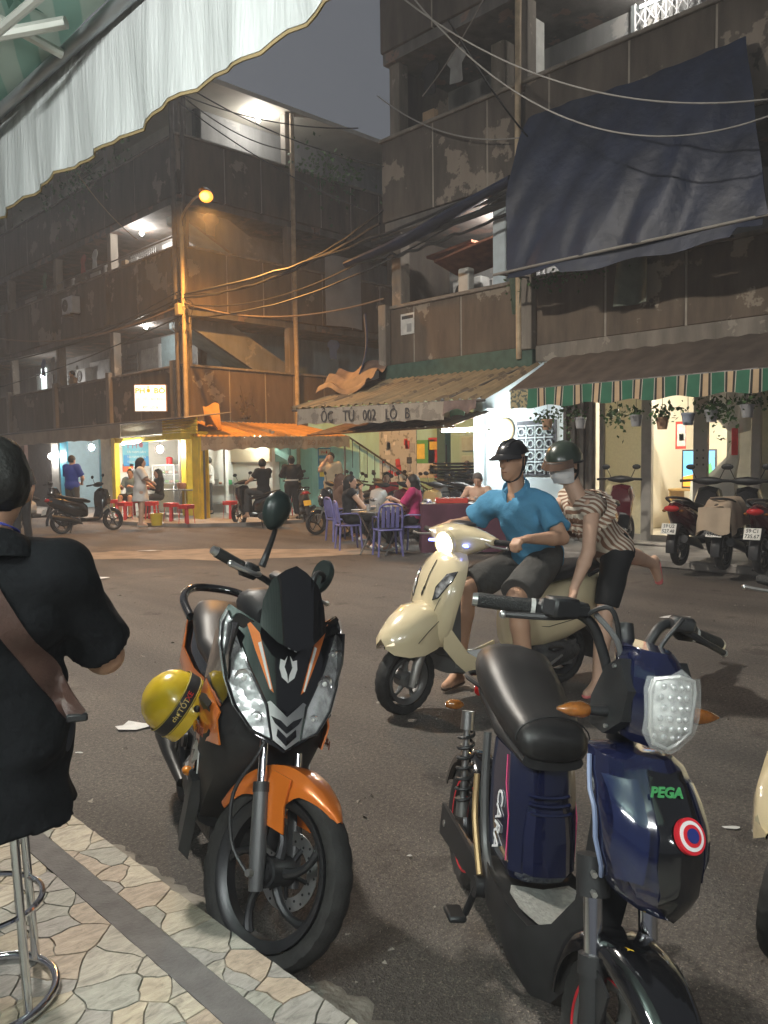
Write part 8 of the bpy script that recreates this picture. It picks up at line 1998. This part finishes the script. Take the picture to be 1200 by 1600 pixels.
# bare backed person behind the curtain window
J = joints('sit', 1.66, .55); J = off(J, che=(.12, 0, .95), hea=(.26, .0, 1.2), shL=(.12, .18, 1.06), shR=(.12, -.18, 1.06), elL=(.3, .25, .85), wrL=(.42, .1, .8), elR=(.3, -.25, .85), wrR=(.42, -.1, .8))
person('bare backed person bending behind the curtained shop window', (12.95, 4.78, .16 + .25), -60, J, None, dict(mat=cl('grey', (.05, .05, .05)), leg=.9), 'short', M('skin_warm', (.60, .38, .24), .5), 1.25, h=.014, bare=True)
t = thing('low_bed', 'low bed platform behind the curtained shop window', 'bed', (13.0, 4.3, .16)); obj('mattress', box((0, 0, .55), (.55, 1.3, .2), .04), bw, t)
for sx in (-.22, .22):
    for sy in (-.6, .6): obj('leg', cyl((sx, sy, .46), (sx, sy, 0), .025, .025, 8), wood, t)
# two neighbours leaning on the first floor balcony
for px, rz, lab, m_ in ((95, 190, 'neighbour in dark clothes leaning on the long balcony', cl('greyshirt', (.2, .2, .19))), (114, 170, 'neighbour in a tan shirt leaning on the long balcony', cl('tan', (.30, .22, .15)))):
    p = onX(px, 600, 12.5); person(lab, (12.5, p[1], 3.35), rz, joints(H=1.6), dict(mat=m_, sleeve=.9, hem=.15, o=.025), dict(mat=cl('grey', (.05, .05, .05)), leg=1.9), 'bob' if px < 100 else 'short', SK, 1.0, h=.022, group='neighbours on the balcony')
# ---------------------------------------------------------------- litter on the road
pap = M('litter_paper', (.55, .54, .52), .8)
for i, (px, py, s_, lab) in enumerate(((212, 1137, .075, 'torn white paper scrap lying beside the yellow helmet scooter'), (841, 1535, .022, 'small pale pebble of litter by the electric bike fender'), (1145, 1295, .02, 'thin pale scrap on the road right of the electric bike'), (515, 1028, .012, 'tiny white scrap by the orange scooter mirror'), (640, 1340, .010, 'tiny pale crumb on the road between the bikes'), (125, 1178, .015, 'small white crumb near the kerb'), (235, 862, .12, 'flat pale paper lying in the roadway near the corner'), (145, 905, .16, 'pale flattened box scrap in the roadway'), (1050, 966, .11, 'flattened pale scrap on the road near the parked scooters'))):
    p = onZ(px, py); rr = np.random.default_rng(i); n = 9; a = np.linspace(0, 6.28, n, endpoint=False); k = s_ * (1 + .35 * rr.normal(size=n))
    v = np.array([[p[0] + k[j] * math.cos(a[j]) * 1.4 * RGT[0] + k[j] * math.sin(a[j]) * FWD[0] * .7, p[1] + k[j] * math.cos(a[j]) * 1.4 * RGT[1] + k[j] * math.sin(a[j]) * FWD[1] * .7, .006 + .12 * s_ * abs(rr.normal())] for j in range(n)] + [[p[0], p[1], .01 + .15 * s_]])
    tag(obj('litter_scrap', (v, [(j, (j + 1) % n, n) for j in range(n)]), pap, None, 0), lab, 'litter')

# ---------------------------------------------------------------- laundry, boxes and small clutter on the blocks; grit on the road
lc = [('grey', (.28, .28, .27)), ('blue', (.08, .14, .28)), ('white', (.55, .55, .52)), ('red', (.32, .05, .05)), ('green', (.08, .17, .11)), ('tan', (.32, .25, .17)), ('black', (.02, .02, .022))]
def laundry(c, along, nm, m_, lab, w_=.5, h=.62):
    rows = []
    for i in range(7):
        v = i / 6; k = (.55 if v < .12 else (1.0 if v < .38 else .62)) * w_
        rows.append([np.asarray(c) + along * ((u - .5) * k) + V(-.03 * math.sin(5 * u + 3 * v), 0, -h * v) for u in np.linspace(0, 1, 8)])
    tag(obj('hanging_shirt', sheet(rows, .012), m_), lab, 'laundry', 'laundry hung on the balconies')
k = 0
for (x, y, z, al, where) in ((12.35, 30.4, 5.55, Y, 'long first floor corridor'), (12.35, 31.3, 5.55, Y, 'long first floor corridor'), (12.35, 26.6, 8.75, Y, 'second floor corridor of the left block'), (12.35, 27.5, 8.75, Y, 'second floor corridor of the left block'), (12.4, 31.0, 8.75, Y, 'far second floor corridor'), (13.2, 20.75, 8.8, X, 'front stair hall of the left block'), (12.4, 11.3, 9.5, Y, 'upper corridor of the right block'), (12.4, 10.6, 9.5, Y, 'upper corridor of the right block'), (17.9, 20.8, 5.6, X, 'alley side of the left block')):
    nm, c_ = lc[k % 7]; laundry((x, y, z), al, nm, M('laundry_' + nm, c_, .9, var=.15), '%s shirt hung in the %s' % (nm, where)); k += 1
for (x, y, z, lab) in ((13.45, 25.9, 8.2, 'air conditioner unit on the second floor corridor wall of the left block'), (13.45, 30.2, 4.9, 'air conditioner unit on the first floor corridor wall of the left block'), (11.72, 27.2, 6.9, 'air conditioner unit bolted on the long parapet of the left block')):
    t = thing('air_conditioner', lab, 'air conditioner', (x, y, z), group='air conditioners on the left block')
    obj('case', box((0, 0, 0), (.3, .8, .56), .02), M('ac_white', (.5, .5, .48), .5), t)
    obj('fan_grille', lathe([(.02, 0), (.2, 0), (.21, .015), (.2, .02)], 20, (-.155, .1, 0), (-1, 0, 0)), dark_door, t)
    obj('bracket', [box((0, q, -.31), (.32, .04, .05)) for q in (-.3, .3)], railm, t)
for i, (x, y, z, s_, lab) in enumerate(((12.06, 28.0, 4.36, .34, 'cardboard box on the long first floor parapet'), (12.06, 23.9, 7.7, .26, 'small box on the second floor parapet near the corner'), (12.06, 11.0, 8.18, .3, 'box resting on the upper parapet of the right block'))):
    tag(obj('carton', box((x, y, z + s_ * .3), (s_ * .45, s_, s_ * .6), .006), M('cardboard', (.30, .21, .13), .8, var=.15)), lab, 'box')
# loose grit, leaf bits and crumbs on the near road
r_ = np.random.default_rng(21); gv = []; gf = []
for i in range(1500):
    d = r_.uniform(2.0, 7.5) if i < 1100 else r_.uniform(7, 16); a = r_.uniform(-.5, .5); p = V(_f.x, _f.y, 0) * d + V(_rt.x, _rt.y, 0) * a * d
    if p[0] < KX + .06 or p[0] > 10.2: continue
    s_ = r_.uniform(.0015, .0045) * (1 if r_.random() < .93 else 2.6) * (1 + .08 * d); k_ = len(gv)
    q = [p + V(*(r_.normal(size=2) * s_), 0) for _ in range(3)]
    gv += [V(x_[0], x_[1], -.001) for x_ in q] + [p + V(0, 0, s_ * .8 + .002)]; gf += [(k_, k_ + 1, k_ + 3), (k_ + 1, k_ + 2, k_ + 3), (k_ + 2, k_, k_ + 3)]
gr_ = obj('road_grit', (np.array(gv), gf), M('grit', (.30, .27, .23), .9, c2=(.10, .085, .07), thr=.5, vs=40), None, 0); gr_['kind'] = 'stuff'
# ---------------------------------------------------------------- thin haze added over the street to imitate a grey lens veil
hz_ = bpy.data.materials.new('haze'); hz_.use_nodes = True; nt = hz_.node_tree
for n in list(nt.nodes):
    if n.type != 'OUTPUT_MATERIAL': nt.nodes.remove(n)
pv_ = nt.nodes.new('ShaderNodeVolumePrincipled'); pv_.inputs['Density'].default_value = .0038; pv_.inputs['Color'].default_value = (.86, .87, .9, 1)
nt.links.new(pv_.outputs[0], [n for n in nt.nodes if n.type == 'OUTPUT_MATERIAL'][0].inputs['Volume'])
hb = obj('haze', box((10, 15, 6.6), (104, 114, 15.4)), hz_, None, 0); hb['kind'] = 'stuff'
S.cycles.volume_max_steps = 64
print('TRIS', sum(sum(len(p.vertices) - 2 for p in o.data.polygons) for o in bpy.data.objects if o.type == 'MESH'))
